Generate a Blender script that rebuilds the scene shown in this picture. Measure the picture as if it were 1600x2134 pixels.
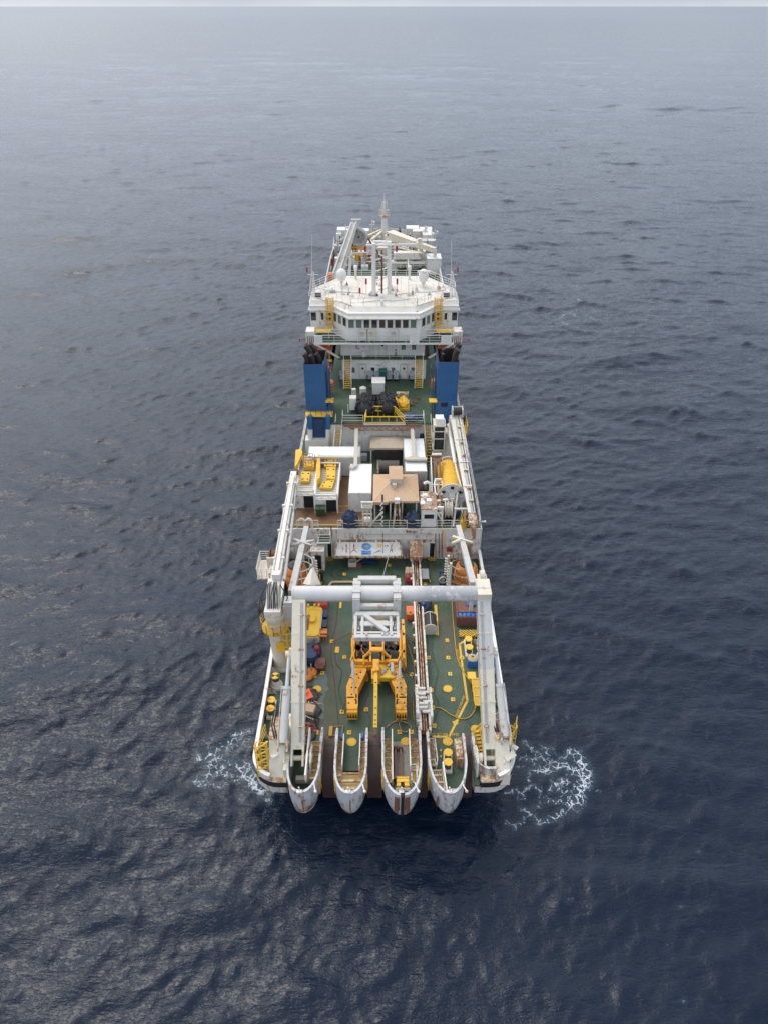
import bpy, bmesh, math, random
import numpy as np
from mathutils import Vector, Matrix

for o in list(bpy.data.objects):
    bpy.data.objects.remove(o)
SC = bpy.context.scene
COL = SC.collection
R = math.radians
rng = random.Random(7)

# ------------------------------------------------------------------ camera
CAM_H, PITCH, FPX = 57.0, R(35.5), 1481.0
cd = bpy.data.cameras.new("camera")
cam = bpy.data.objects.new("camera", cd)
COL.objects.link(cam)
cam.location = (0, 0, CAM_H)
cam.rotation_euler = (R(90) - PITCH, 0, 0)
cd.sensor_fit = 'VERTICAL'
cd.sensor_height = 24.0
cd.lens = FPX / 2134 * 24.0
cd.clip_start, cd.clip_end = 0.5, 200000.0
SC.camera = cam

# ------------------------------------------------------------------ sky, sun, exposure
SUN_EL, SUN_AZ = R(56), R(-42)          # azimuth measured from +y towards +x
w = bpy.data.worlds.new("World")
SC.world = w
w.use_nodes = True
nt = w.node_tree
nt.nodes.clear()
def wn(t, **k):
    n = nt.nodes.new(t)
    for a, v in k.items():
        setattr(n, a, v)
    return n
out = wn('ShaderNodeOutputWorld')
bg = wn('ShaderNodeBackground')
bg.inputs['Strength'].default_value = 0.10
sky = wn('ShaderNodeTexSky', sky_type='NISHITA', sun_disc=False)
sky.sun_elevation = SUN_EL
sky.sun_rotation = SUN_AZ
sky.air_density, sky.dust_density, sky.ozone_density = 1.0, 2.5, 1.0
tc = wn('ShaderNodeTexCoord')
mp = wn('ShaderNodeMapping')
mp.inputs['Scale'].default_value = (1.0, 1.0, 2.4)
ns = wn('ShaderNodeTexNoise')
ns.inputs['Scale'].default_value = 2.3
ns.inputs['Detail'].default_value = 7
ns.inputs['Roughness'].default_value = 0.55
rp = wn('ShaderNodeValToRGB')
rp.color_ramp.elements[0].position = 0.33
rp.color_ramp.elements[0].color = (6.3, 7.2, 8.6, 1)
rp.color_ramp.elements[1].position = 0.68
rp.color_ramp.elements[1].color = (9.6, 10.0, 10.6, 1)
# the cloud deck is brighter and warmer round the hidden sun
dt = wn('ShaderNodeVectorMath', operation='DOT_PRODUCT')
dt.inputs[1].default_value = (math.sin(SUN_AZ) * math.cos(SUN_EL), math.cos(SUN_AZ) * math.cos(SUN_EL), math.sin(SUN_EL))
def wmath(op, x, y):
    n = wn('ShaderNodeMath', operation=op)
    for k, v in enumerate((x, y)):
        if isinstance(v, (int, float)): n.inputs[k].default_value = v
        else: nt.links.new(v, n.inputs[k])
    return n.outputs[0]
cosd = wmath('MAXIMUM', dt.outputs['Value'], 0.0)
glow = wmath('ADD', wmath('MULTIPLY', wmath('POWER', cosd, 30.0), 5.2), wmath('MULTIPLY', wmath('POWER', cosd, 3.5), 1.25))
glowc = wn('ShaderNodeVectorMath', operation='SCALE')
glowc.inputs[0].default_value = (10.2, 9.6, 8.8)
nt.links.new(glow, glowc.inputs['Scale'])
mul = wn('ShaderNodeMix', data_type='RGBA', blend_type='ADD')
mul.inputs['Factor'].default_value = 1.0
mx = wn('ShaderNodeMix', data_type='RGBA')
mx.inputs['Factor'].default_value = 0.8
L = nt.links.new
L(tc.outputs['Generated'], mp.inputs['Vector'])
L(mp.outputs['Vector'], ns.inputs['Vector'])
L(ns.outputs['Fac'], rp.inputs['Fac'])
L(tc.outputs['Generated'], dt.inputs[0])
L(glowc.outputs[0], mul.inputs['B'])
# clouds are brightest in a broad band low over the sea
sxyz = wn('ShaderNodeSeparateXYZ'); L(tc.outputs['Generated'], sxyz.inputs[0])
elr = wn('ShaderNodeValToRGB')
for i, (ps, cv) in enumerate(((0.0, 0.95), (0.012, 0.70), (0.05, 0.68), (0.13, 1.0), (0.24, 2.05), (0.5, 1.95), (0.85, 0.85))):
    e_ = elr.color_ramp.elements[i] if i < 2 else elr.color_ramp.elements.new(ps)
    e_.position = ps; e_.color = (cv*(.482 if ps else .5), cv*.5, cv*(.53 if ps else .49), 1)
L(sxyz.outputs['Z'], elr.inputs['Fac'])
elm = wn('ShaderNodeMix', data_type='RGBA', blend_type='MULTIPLY'); elm.inputs['Factor'].default_value = 1.0
els = wn('ShaderNodeVectorMath', operation='SCALE'); els.inputs['Scale'].default_value = 2.0
L(rp.outputs['Color'], els.inputs[0]); L(els.outputs[0], elm.inputs['A']); L(elr.outputs['Color'], elm.inputs['B'])
L(elm.outputs['Result'], mul.inputs['A'])
L(sky.outputs['Color'], mx.inputs['A'])
L(mul.outputs['Result'], mx.inputs['B'])
L(mx.outputs['Result'], bg.inputs['Color'])
L(bg.outputs['Background'], out.inputs['Surface'])

sd = bpy.data.lights.new("sun", 'SUN')
sd.energy = 0.8
sd.angle = R(30)
sd.color = (1.0, 0.93, 0.82)
sun = bpy.data.objects.new("sun", sd)
COL.objects.link(sun)
sun.rotation_euler = (R(90) - SUN_EL, 0, -SUN_AZ + R(180))
SC.view_settings.view_transform = 'Standard'
SC.view_settings.look = 'None'
SC.view_settings.exposure = 0.0
SC.view_settings.gamma = 1.0
SC.view_settings.use_curve_mapping = False
SC.render.engine = 'CYCLES'
SC.cycles.max_bounces = 6
SC.cycles.use_denoising = True
SC.cycles.denoising_input_passes = 'RGB_ALBEDO_NORMAL'
SC.cycles.denoising_prefilter = 'FAST'

# ------------------------------------------------------------------ picture point -> world point at a known height
SN, CS = math.sin(PITCH), math.cos(PITCH)
def P(px, py, z):
    u, v = px - 800.0, py - 1067.0
    k = (CAM_H - z) / (FPX * SN + v * CS)
    return Vector((k * u, k * (FPX * CS - v * SN), z))
def PX(px, py, z): return P(px, py, z).x
def PY(px, py, y):          # point on the plane y = const
    u, v = px - 800.0, py - 1067.0
    k = y / (FPX * CS - v * SN)
    return Vector((k * u, y, CAM_H - k * (FPX * SN + v * CS)))

# ------------------------------------------------------------------ materials
def newmat(name):
    m = bpy.data.materials.new(name)
    m.use_nodes = True
    t = m.node_tree
    b = t.nodes['Principled BSDF']
    return m, t, b
def nd(t, typ, **k):
    n = t.nodes.new(typ)
    for a, v in k.items():
        if a == 'ins':
            for i, x in v.items(): n.inputs[i].default_value = x
        else: setattr(n, a, v)
    return n
def noise(t, vec, scale, detail=4, rough=0.55, stretch=None):
    if stretch:
        mpn = nd(t, 'ShaderNodeMapping', ins={'Scale': stretch})
        t.links.new(vec, mpn.inputs['Vector']); vec = mpn.outputs['Vector']
    n = nd(t, 'ShaderNodeTexNoise', ins={'Scale': scale, 'Detail': detail, 'Roughness': rough})
    t.links.new(vec, n.inputs['Vector'])
    return n.outputs['Fac']
def ramp(t, fac, a, b, lo=0.0, hi=1.0):
    n = nd(t, 'ShaderNodeMapRange', ins={1: a, 2: b, 3: lo, 4: hi})
    t.links.new(fac, n.inputs[0])
    return n.outputs[0]
def mixc(t, fac, a, b, mode='MIX'):
    n = nd(t, 'ShaderNodeMix', data_type='RGBA', blend_type=mode)
    for key, v in (('Factor', fac), ('A', a), ('B', b)):
        if isinstance(v, (tuple, list)): n.inputs[key].default_value = (*v[:3], 1)
        elif isinstance(v, (int, float)): n.inputs[key].default_value = v
        else: t.links.new(v, n.inputs[key])
    return n.outputs['Result']
def mathn(t, op, a, b):
    n = nd(t, 'ShaderNodeMath', operation=op)
    for i, v in enumerate((a, b)):
        if isinstance(v, (int, float)): n.inputs[i].default_value = v
        else: t.links.new(v, n.inputs[i])
    return n.outputs[0]
RUST = (0.24, 0.085, 0.022)
def paint(name, col, rough=0.5, dirt=0.35, rust=0.25, streak=0.35, metal=0.0, dirtcol=(0.42, 0.34, 0.22), stain=(0.55, 0.40, 0.22)):
    """weathered paint: blotchy grime, runs down the vertical faces, rust spots"""
    m, t, b = newmat(name)
    pos = nd(t, 'ShaderNodeNewGeometry').outputs['Position']
    c = col
    n1 = ramp(t, noise(t, pos, 0.55, 6, 0.65), 0.42, 0.75, 0, dirt)
    dc = tuple(col[i] * (0.55 + 0.75 * dirtcol[i]) for i in range(3))
    c = mixc(t, n1, c, dc)
    if streak:
        s = noise(t, pos, 1.0, 5, 0.7, (2.6, 2.6, 0.16))
        sc = tuple(col[i] * (0.35 + stain[i]) for i in range(3))
        c = mixc(t, ramp(t, s, 0.50, 0.72, 0, streak), c, sc)
        s2 = noise(t, pos, 1.0, 6, 0.75, (4.5, 4.5, 0.22))
        c = mixc(t, ramp(t, s2, 0.615 - 0.05*rust, 0.72, 0, min(0.9, 1.6*rust*streak + 0.1)), c, (0.30, 0.15, 0.06))
    if rust:
        r1 = noise(t, pos, 2.1, 7, 0.72, (1.3, 1.3, 0.45))
        r2 = noise(t, pos, 0.33, 2, 0.5)
        rr = mathn(t, 'ADD', r1, mathn(t, 'MULTIPLY', r2, 0.5))
        hi = 0.985 - 0.2 * rust
        c = mixc(t, ramp(t, rr, hi - 0.06, hi + 0.05, 0, 0.9), c, RUST)
    f = noise(t, pos, 9.0, 3, 0.6)
    c = mixc(t, ramp(t, f, 0.3, 0.7, 0.0, 0.12), c, tuple(x * 0.6 for x in col))
    t.links.new(c, b.inputs['Base Color'])
    t.links.new(ramp(t, f, 0.2, 0.8, rough - 0.1, rough + 0.15), b.inputs['Roughness'])
    b.inputs['Metallic'].default_value = metal
    bp = nd(t, 'ShaderNodeBump', ins={'Strength': 0.25, 'Distance': 0.03})
    t.links.new(noise(t, pos, 3.0, 4, 0.6), bp.inputs['Height'])
    t.links.new(bp.outputs['Normal'], b.inputs['Normal'])
    return m
M = {}
M['white'] = paint('white_paint', (0.66, 0.63, 0.565), 0.5, 0.6, 0.46, 0.55)
M['clean'] = paint('clean_white', (0.70, 0.68, 0.635), 0.45, 0.45, 0.2, 0.38)
M['top'] = paint('stained_white_top', (0.62, 0.585, 0.52), 0.6, 1.0, 0.42, 0.0)
M['cream'] = paint('cream_paint', (0.62, 0.57, 0.46), 0.5, 0.55, 0.3, 0.6)
M['rustycream'] = paint('rusty_cream', (0.62, 0.53, 0.38), 0.6, 0.6, 1.25, 0.6)
M['grey'] = paint('grey_white', (0.47, 0.465, 0.445), 0.5, 0.6, 0.4, 0.6)
M['midgrey'] = paint('mid_grey', (0.36, 0.37, 0.37), 0.5, 0.35, 0.25, 0.3)
M['hull'] = paint('hull_white', (0.62, 0.60, 0.545), 0.5, 0.6, 0.75, 0.8)
M['horn'] = paint('horn_grey', (0.50, 0.515, 0.525), 0.45, 0.5, 0.72, 0.8)
M['band'] = paint('black_band', (0.02, 0.018, 0.018), 0.5, 0.2, 0.15, 0.0)
M['blue'] = paint('funnel_blue', (0.018, 0.095, 0.23), 0.45, 0.6, 0.1, 0.6, stain=(0.45, 0.45, 0.5))
M['navy'] = paint('dark_blue', (0.012, 0.04, 0.10), 0.5, 0.4, 0.05, 0.2)
M['yellow'] = paint('yellow_paint', (0.72, 0.44, 0.03), 0.55, 0.7, 0.42, 0.3, dirtcol=(0.3, 0.22, 0.1))
M['amber'] = paint('plough_yellow', (0.74, 0.34, 0.018), 0.5, 0.75, 0.7, 0.6, dirtcol=(0.35, 0.2, 0.08))
M['orange'] = paint('orange_paint', (0.58, 0.19, 0.03), 0.5, 0.5, 0.3, 0.4, dirtcol=(0.3, 0.2, 0.1))
M['lifeboat'] = paint('lifeboat_red', (0.72, 0.12, 0.045), 0.45, 0.3, 0.0, 0.2)
M['red'] = paint('red_paint', (0.30, 0.025, 0.025), 0.5, 0.5, 0.1, 0.1)
M['black'] = paint('black_rubber', (0.014, 0.014, 0.016), 0.6, 0.3, 0.0, 0.0, dirtcol=(1.6, 1.6, 1.6))
M['soot'] = paint('sooty_steel', (0.028, 0.018, 0.017), 0.6, 0.8, 0.3, 0.4, dirtcol=(0.1, 0.1, 0.1))
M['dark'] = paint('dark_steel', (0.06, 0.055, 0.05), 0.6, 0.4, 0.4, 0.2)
M['rust'] = paint('rusted_steel', (0.15, 0.07, 0.04), 0.75, 0.7, 0.9, 0.3)
M['rustrun'] = paint('orange_rust', (0.30, 0.135, 0.05), 0.8, 0.9, 0.9, 0.6)
M['chute'] = paint('red_brown_chute', (0.080, 0.042, 0.036), 0.5, 0.6, 0.35, 0.5)
M['skip'] = paint('brown_red_box', (0.16, 0.065, 0.05), 0.6, 0.5, 0.4, 0.3)
M['canvas'] = paint('tan_canvas', (0.42, 0.35, 0.26), 0.85, 0.5, 0.08, 0.0)
M['canvas2'] = paint('orange_tan_canvas', (0.50, 0.335, 0.205), 0.85, 0.5, 0.12, 0.0)
M['beige'] = paint('beige_duct', (0.48, 0.44, 0.36), 0.6, 0.4, 0.1, 0.0)
M['tarp'] = paint('blue_tarp', (0.016, 0.034, 0.075), 0.55, 0.8, 0.0, 0.0)
M['brightblue'] = paint('bright_blue', (0.02, 0.14, 0.45), 0.5, 0.3, 0.0, 0.0)
M['wood'] = paint('brown_boards', (0.17, 0.085, 0.038), 0.8, 0.5, 0.3, 0.0)
M['rope'] = paint('rope', (0.50, 0.38, 0.20), 0.9, 0.5, 0.0, 0.0)
M['ochre'] = paint('ochre_cable', (0.48, 0.26, 0.04), 0.6, 0.3, 0.0, 0.0)
M['green'] = paint('green_plastic', (0.03, 0.06, 0.025), 0.5, 0.3, 0.0, 0.0)
M['teal'] = paint('green_cover', (0.01, 0.10, 0.07), 0.6, 0.3, 0.0, 0.0)
M['card'] = paint('cardboard', (0.42, 0.29, 0.19), 0.9, 0.4, 0.0, 0.0)
M['skin'] = paint('skin', (0.42, 0.24, 0.16), 0.6, 0.1, 0.0, 0.0)
M['cloth'] = paint('dark_cloth', (0.03, 0.03, 0.045), 0.9, 0.2, 0.0, 0.0)
m, t, b = newmat('chrome_rod'); M['steelbright'] = m
b.inputs['Base Color'].default_value = (0.55, 0.55, 0.60, 1); b.inputs['Roughness'].default_value = 0.3; b.inputs['Metallic'].default_value = 0.5
m, t, b = newmat('window_glass'); M['glass'] = m
b.inputs['Base Color'].default_value = (0.018, 0.026, 0.026, 1); b.inputs['Roughness'].default_value = 0.06
m, t, b = newmat('green_curtained_glass'); M['glass2'] = m
b.inputs['Base Color'].default_value = (0.10, 0.15, 0.12, 1); b.inputs['Roughness'].default_value = 0.15
m, t, b = newmat('deep_opening'); M['void'] = m
b.inputs['Base Color'].default_value = (0.008, 0.008, 0.008, 1); b.inputs['Roughness'].default_value = 0.9

def deckmat(name, col, dust, dark, plate=True):
    m, t, b = newmat(name)
    pos = nd(t, 'ShaderNodeNewGeometry').outputs['Position']
    a = noise(t, pos, 0.22, 7, 0.62)
    c = mixc(t, ramp(t, a, 0.42, 0.64, 0, 0.9), col, dust)
    d = noise(t, pos, 0.5, 6, 0.7, (1.0, 0.45, 1.0))
    c = mixc(t, ramp(t, d, 0.49, 0.64, 0, 0.85), c, dark)
    e = noise(t, pos, 1.7, 8, 0.75, (1.6, 0.8, 1))
    c = mixc(t, ramp(t, e, 0.57, 0.72, 0, 0.5), c, tuple(x * 1.9 for x in dust))
    r = noise(t, pos, 1.1, 7, 0.75)
    c = mixc(t, ramp(t, r, 0.66, 0.75, 0, 0.7), c, (0.10, 0.05, 0.025))
    if plate:
        br = nd(t, 'ShaderNodeTexBrick', ins={'Scale': 1.0, 'Mortar Size': 0.012, 'Brick Width': 6.0, 'Row Height': 2.2,
                'Color1': (0, 0, 0, 1), 'Color2': (0.25, 0.25, 0.25, 1), 'Mortar': (1, 1, 1, 1)})
        mpn = nd(t, 'ShaderNodeMapping', ins={'Rotation': (0, 0, R(90))})
        t.links.new(pos, mpn.inputs['Vector']); t.links.new(mpn.outputs['Vector'], br.inputs['Vector'])
        c = mixc(t, mathn(t, 'MULTIPLY', br.outputs['Color'], 0.45), c, tuple(x * 0.45 for x in col))
    t.links.new(c, b.inputs['Base Color'])
    t.links.new(ramp(t, d, 0.4, 0.7, 0.72, 0.42), b.inputs['Roughness'])
    bp = nd(t, 'ShaderNodeBump', ins={'Strength': 0.4, 'Distance': 0.03})
    t.links.new(noise(t, pos, 2.5, 5, 0.6), bp.inputs['Height'])
    t.links.new(bp.outputs['Normal'], b.inputs['Normal'])
    return m
M['deck'] = deckmat('green_deck', (0.030, 0.074, 0.042), (0.080, 0.102, 0.064), (0.015, 0.034, 0.020))
M['deck3'] = deckmat('green_upper_deck', (0.030, 0.070, 0.036), (0.058, 0.092, 0.050), (0.020, 0.045, 0.024))
M['board'] = deckmat('brown_deck', (0.17, 0.085, 0.036), (0.22, 0.12, 0.055), (0.11, 0.05, 0.024))
M['greyfloor'] = deckmat('grey_floor', (0.26, 0.26, 0.21), (0.32, 0.31, 0.25), (0.18, 0.18, 0.14))

def stripemat(name, c1, c2, scale, axis='Y', dirt=0.4):
    m, t, b = newmat(name)
    pos = nd(t, 'ShaderNodeNewGeometry').outputs['Position']
    wv = nd(t, 'ShaderNodeTexWave', wave_type='BANDS', bands_direction=axis, ins={'Scale': scale, 'Distortion': 0.15})
    t.links.new(pos, wv.inputs['Vector'])
    c = mixc(t, ramp(t, wv.outputs['Fac'], 0.4, 0.6), c1, c2)
    c = mixc(t, ramp(t, noise(t, pos, 1.3, 6, 0.7), 0.5, 0.75, 0, dirt), c, (0.12, 0.06, 0.025))
    t.links.new(c, b.inputs['Base Color']); b.inputs['Roughness'].default_value = 0.7
    return m
M['grating'] = stripemat('yellow_grating', (0.52, 0.36, 0.10), (0.045, 0.038, 0.025), 2.6, 'Y')
M['gratecream'] = stripemat('rusty_cream_grating', (0.33, 0.25, 0.13), (0.06, 0.05, 0.035), 2.2, 'X')
M['hazard'] = stripemat('hazard_stripes', (0.7, 0.42, 0.02), (0.02, 0.02, 0.02), 2.0, 'DIAGONAL')
M['cablewrap'] = stripemat('wound_yellow_cable', (0.72, 0.42, 0.03), (0.56, 0.30, 0.02), 1.6, 'Y', 0.35)
M['corru'] = None

# ------------------------------------------------------------------ mesh builder
class B:
    def __init__(s): s.v = []; s.f = []; s.mi = []; s.cur = 0; s.sm = []; s.smooth = False
    def m(s, i): s.cur = i; return s
    def add(s, vs, fs, smooth=False):
        n = len(s.v); s.v += [tuple(p) for p in vs]
        for f in fs: s.f.append(tuple(n + i for i in f)); s.mi.append(s.cur); s.sm.append(smooth)
        return s
    def bb(s, x0, x1, y0, y1, z0, z1):
        if x0 > x1: x0, x1 = x1, x0
        if y0 > y1: y0, y1 = y1, y0
        if z0 > z1: z0, z1 = z1, z0
        return s.add([(x0,y0,z0),(x1,y0,z0),(x1,y1,z0),(x0,y1,z0),(x0,y0,z1),(x1,y0,z1),(x1,y1,z1),(x0,y1,z1)],
                     [(3,2,1,0),(4,5,6,7),(0,1,5,4),(1,2,6,5),(2,3,7,6),(3,0,4,7)])
    def box(s, c, size, rz=0.0, rx=0.0, ry=0.0):
        mt = Matrix.Rotation(rz, 3, 'Z') @ Matrix.Rotation(ry, 3, 'Y') @ Matrix.Rotation(rx, 3, 'X')
        c = Vector(c); hx, hy, hz = (q / 2 for q in size)
        vs = [c + mt @ Vector((sx*hx, sy*hy, sz*hz)) for sz in (-1,1) for sx, sy in ((-1,-1),(1,-1),(1,1),(-1,1))]
        return s.add(vs, [(3,2,1,0),(4,5,6,7),(0,1,5,4),(1,2,6,5),(2,3,7,6),(3,0,4,7)])
    def bar(s, p, q, wd, ht=None, up=(0,0,1), w2=None, h2=None):
        p, q = Vector(p), Vector(q); ht = ht or wd; w2 = w2 or wd; h2 = h2 or ht
        d = (q - p).normalized(); up = Vector(up)
        if abs(d.dot(up)) > 0.98: up = Vector((0,1,0))
        r = d.cross(up).normalized(); u = r.cross(d).normalized()
        vs = []
        for c, ww, hh in ((p, wd, ht), (q, w2, h2)):
            for a, e in ((-1,-1),(1,-1),(1,1),(-1,1)): vs.append(c + r*(a*ww/2) + u*(e*hh/2))
        return s.add(vs, [(0,1,2,3),(7,6,5,4),(0,4,5,1),(1,5,6,2),(2,6,7,3),(3,7,4,0)])
    def cone(s, p, q, r1, r2=None, n=14, caps=True):
        p, q = Vector(p), Vector(q); r2 = r1 if r2 is None else r2
        d = (q - p).normalized(); a = Vector((0,0,1)) if abs(d.z) < 0.95 else Vector((1,0,0))
        e = d.cross(a).normalized(); f = d.cross(e)
        vs = [c + (e*math.cos(k*2*math.pi/n) + f*math.sin(k*2*math.pi/n))*r for c, r in ((p,r1),(q,r2)) for k in range(n)]
        s.add(vs, [(k, (k+1)%n, n+(k+1)%n, n+k) for k in range(n)], n > 7)
        if caps:
            s.add(vs, [tuple(range(n-1,-1,-1)), tuple(range(n, 2*n))])
        return s
    def tube(s, pts, r, n=6, closed=False):
        pts = [Vector(p) for p in pts]; N = len(pts); rings = []
        prev = None
        for i, p in enumerate(pts):
            if closed: d = pts[(i+1)%N] - pts[i-1]
            else: d = pts[min(i+1,N-1)] - pts[max(i-1,0)]
            d.normalize()
            a = prev if prev is not None else (Vector((0,0,1)) if abs(d.z) < 0.9 else Vector((1,0,0)))
            e = a - d*a.dot(d)
            if e.length < 1e-4: e = d.orthogonal()
            e.normalize(); prev = e; f = d.cross(e)
            rings.append([p + (e*math.cos(k*2*math.pi/n)+f*math.sin(k*2*math.pi/n))*r for k in range(n)])
        vs = [q for rg in rings for q in rg]; fs = []
        for i in range(N if closed else N-1):
            j = (i+1) % N
            for k in range(n): fs.append((i*n+k, i*n+(k+1)%n, j*n+(k+1)%n, j*n+k))
        s.add(vs, fs, True)
        if not closed: s.add(vs, [tuple(range(n-1,-1,-1)), tuple(range((N-1)*n, N*n))])
        return s
    def prism(s, poly, z0, z1, z1b=None):
        n = len(poly)
        area = sum(poly[i][0]*poly[(i+1)%n][1]-poly[(i+1)%n][0]*poly[i][1] for i in range(n))
        if area < 0: poly = poly[::-1]
        vs = [(p[0],p[1],z0) for p in poly] + [(p[0],p[1],z1) for p in poly]
        return s.add(vs, [tuple(range(n-1,-1,-1)), tuple(range(n,2*n))] + [(i,(i+1)%n,n+(i+1)%n,n+i) for i in range(n)])
    def extr(s, poly3, vec):
        n = len(poly3); vec = Vector(vec)
        vs = [Vector(p) for p in poly3] + [Vector(p)+vec for p in poly3]
        return s.add(vs, [tuple(range(n-1,-1,-1)), tuple(range(n,2*n))] + [(i,(i+1)%n,n+(i+1)%n,n+i) for i in range(n)])
    def loft(s, rings, closed=True, cap0=False, cap1=False, smooth=False):
        n = len(rings[0]); vs = [p for r in rings for p in r]; fs = []
        for i in range(len(rings)-1):
            for k in range(n if closed else n-1): fs.append((i*n+k, i*n+(k+1)%n, (i+1)*n+(k+1)%n, (i+1)*n+k))
        if cap0: fs.append(tuple(range(n-1,-1,-1)))
        if cap1: fs.append(tuple(range((len(rings)-1)*n, len(rings)*n)))
        return s.add(vs, fs, smooth)
    def lathe(s, prof, c, axis=(0,0,1), n=20, smooth=True):
        c, d = Vector(c), Vector(axis).normalized()
        a = Vector((0,0,1)) if abs(d.z) < 0.95 else Vector((1,0,0))
        e = d.cross(a).normalized(); f = d.cross(e)
        rings = [[c + d*z + (e*math.cos(k*2*math.pi/n)+f*math.sin(k*2*math.pi/n))*max(r,1e-4) for k in range(n)] for r, z in prof]
        return s.loft(rings, True, prof[0][0] > 0.01, prof[-1][0] > 0.01, smooth)
    def ball(s, c, r, sz=1.0, n=14):
        prof = [(r*math.cos(a), r*sz*math.sin(a)) for a in [R(-90)+R(180)*i/10 for i in range(11)]]
        return s.lathe(prof, c, (0,0,1), n)
    def torus(s, c, RR, r, axis=(0,0,1), n=20, k=8, a0=0, a1=360):
        c, d = Vector(c), Vector(axis).normalized(); a = Vector((0,0,1)) if abs(d.z) < 0.9 else Vector((1,0,0))
        e = d.cross(a).normalized(); f = d.cross(e)
        full = a1 - a0 >= 360; cnt = n if full else n + 1
        pts = [c + (e*math.cos(R(a0+(a1-a0)*i/n)) + f*math.sin(R(a0+(a1-a0)*i/n)))*RR for i in range(cnt)]
        return s.tube(pts, r, k, full)

def ob(name, b, mats, parent=None, loc=None, **props):
    if isinstance(mats, str): mats = [mats]
    me = bpy.data.meshes.new(name)
    base = Vector(parent['_w']) if parent is not None and '_w' in parent else Vector((0,0,0))
    if loc is not None: base = Vector(loc)
    vs = [(x-base.x, y-base.y, z-base.z) for x, y, z in b.v] if base.length > 0 else b.v
    me.from_pydata(vs, [], b.f)
    for k in mats: me.materials.append(M[k])
    me.polygons.foreach_set('material_index', b.mi)
    me.polygons.foreach_set('use_smooth', b.sm)
    me.validate(); me.update()
    o = bpy.data.objects.new(name, me); COL.objects.link(o)
    if loc is not None and parent is None: o.location = loc
    o['_w'] = tuple(base)
    if parent is not None: o.parent = parent
    for k, v in props.items(): o[k] = v
    return o
def thing(name, label, cat, loc=(0,0,0), group=None):
    o = bpy.data.objects.new(name, None); COL.objects.link(o)
    o.empty_display_size = 0.3; o.location = loc; o['_w'] = tuple(loc)
    o['label'] = label; o['category'] = cat
    if group: o['group'] = group
    return o
def solo(name, b, mats, label, cat, loc, group=None):
    o = ob(name, b, mats, None, loc, label=label, category=cat)
    if group: o['group'] = group
    return o
def copy_thing(o, loc, label=None, rz=None):
    c = o.copy(); COL.objects.link(c); c.location = loc; c['_w'] = tuple(loc)
    if label: c['label'] = label
    if rz is not None: c.rotation_euler.z = rz
    for ch in o.children:
        d = ch.copy(); COL.objects.link(d); d.parent = c
        for g in ch.children:
            e = g.copy(); COL.objects.link(e); e.parent = d
    return c
def lines(b, pts, r):
    for p, q in zip(pts[:-1], pts[1:]): b.cone(p, q, r, r, 5, False)
def rail(parent, pts, h=1.05, mat='clean', bars=3, step=1.5, r=0.032, closed=False, name='railing'):
    b = B(); pts = [Vector(p) for p in pts]
    if closed: pts = pts + [pts[0]]
    for k in range(bars):
        z = h*(k+1)/bars
        for p, q in zip(pts[:-1], pts[1:]): b.cone(p+Vector((0,0,z)), q+Vector((0,0,z)), r if k == bars-1 else r*0.8, None, 5, False)
    for p, q in zip(pts[:-1], pts[1:]):
        n = max(1, int((q-p).length/step))
        for i in range(n+1):
            c = p.lerp(q, i/n); b.cone(c, c+Vector((0,0,h)), r, r, 5, False)
    return ob(name, b, mat, parent)
def stair(parent, p0, p1, wid, n=None, mats=('clean','yellow'), handrail=True, name='stairway'):
    p0, p1 = Vector(p0), Vector(p1); d = p1-p0; hd = Vector((d.x,d.y,0)); s = Vector((-hd.y,hd.x,0)).normalized()
    b = B(); n = n or max(4, int(abs(d.z)/0.26))
    for e in (-1,1):
        b.m(0).bar(p0+s*(e*wid/2), p1+s*(e*wid/2), 0.08, 0.26)
        if handrail:
            up = Vector((0,0,0.95)); b.cone(p0+s*(e*wid/2)+up, p1+s*(e*wid/2)+up, 0.035, None, 5)
            for k in range(5):
                c = p0.lerp(p1, k/4)+s*(e*wid/2); b.cone(c, c+up, 0.03, None, 5)
    b.m(1)
    for i in range(n):
        c = p0.lerp(p1, (i+0.5)/n); ang = math.atan2(hd.y, hd.x)
        b.box(c, (0.24, wid-0.1, 0.05), ang)
    return ob(name, b, list(mats), parent)
def ladder(parent, p0, p1, wid=0.5, side=(1,0,0), mat='yellow', cage=False, out=(0,-1,0), r=0.03, name='ladder'):
    p0, p1, s, o = Vector(p0), Vector(p1), Vector(side)*wid/2, Vector(out)
    b = B(); n = max(2, int((p1-p0).length/0.32))
    for e in (-1,1): b.cone(p0+s*e, p1+s*e, r*1.3, None, 6)
    for i in range(n):
        c = p0.lerp(p1, (i+0.5)/n); b.cone(c-s, c+s, r, None, 5)
    if cage:
        k = max(2, int((p1-p0).length/0.8)); hoops = []
        for i in range(k+1):
            c = p0.lerp(p1, 0.12+0.88*i/k)
            hp = [c + s*(math.cos(a)*1.5) + o*(math.sin(a)*0.75) for a in [R(180)*j/8 for j in range(9)]]
            b.tube(hp, r*1.25, 6); hoops.append(hp)
        for j in (1,3,5,7): lines(b, [h[j] for h in hoops], r)
    return ob(name, b, mat, parent)
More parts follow.
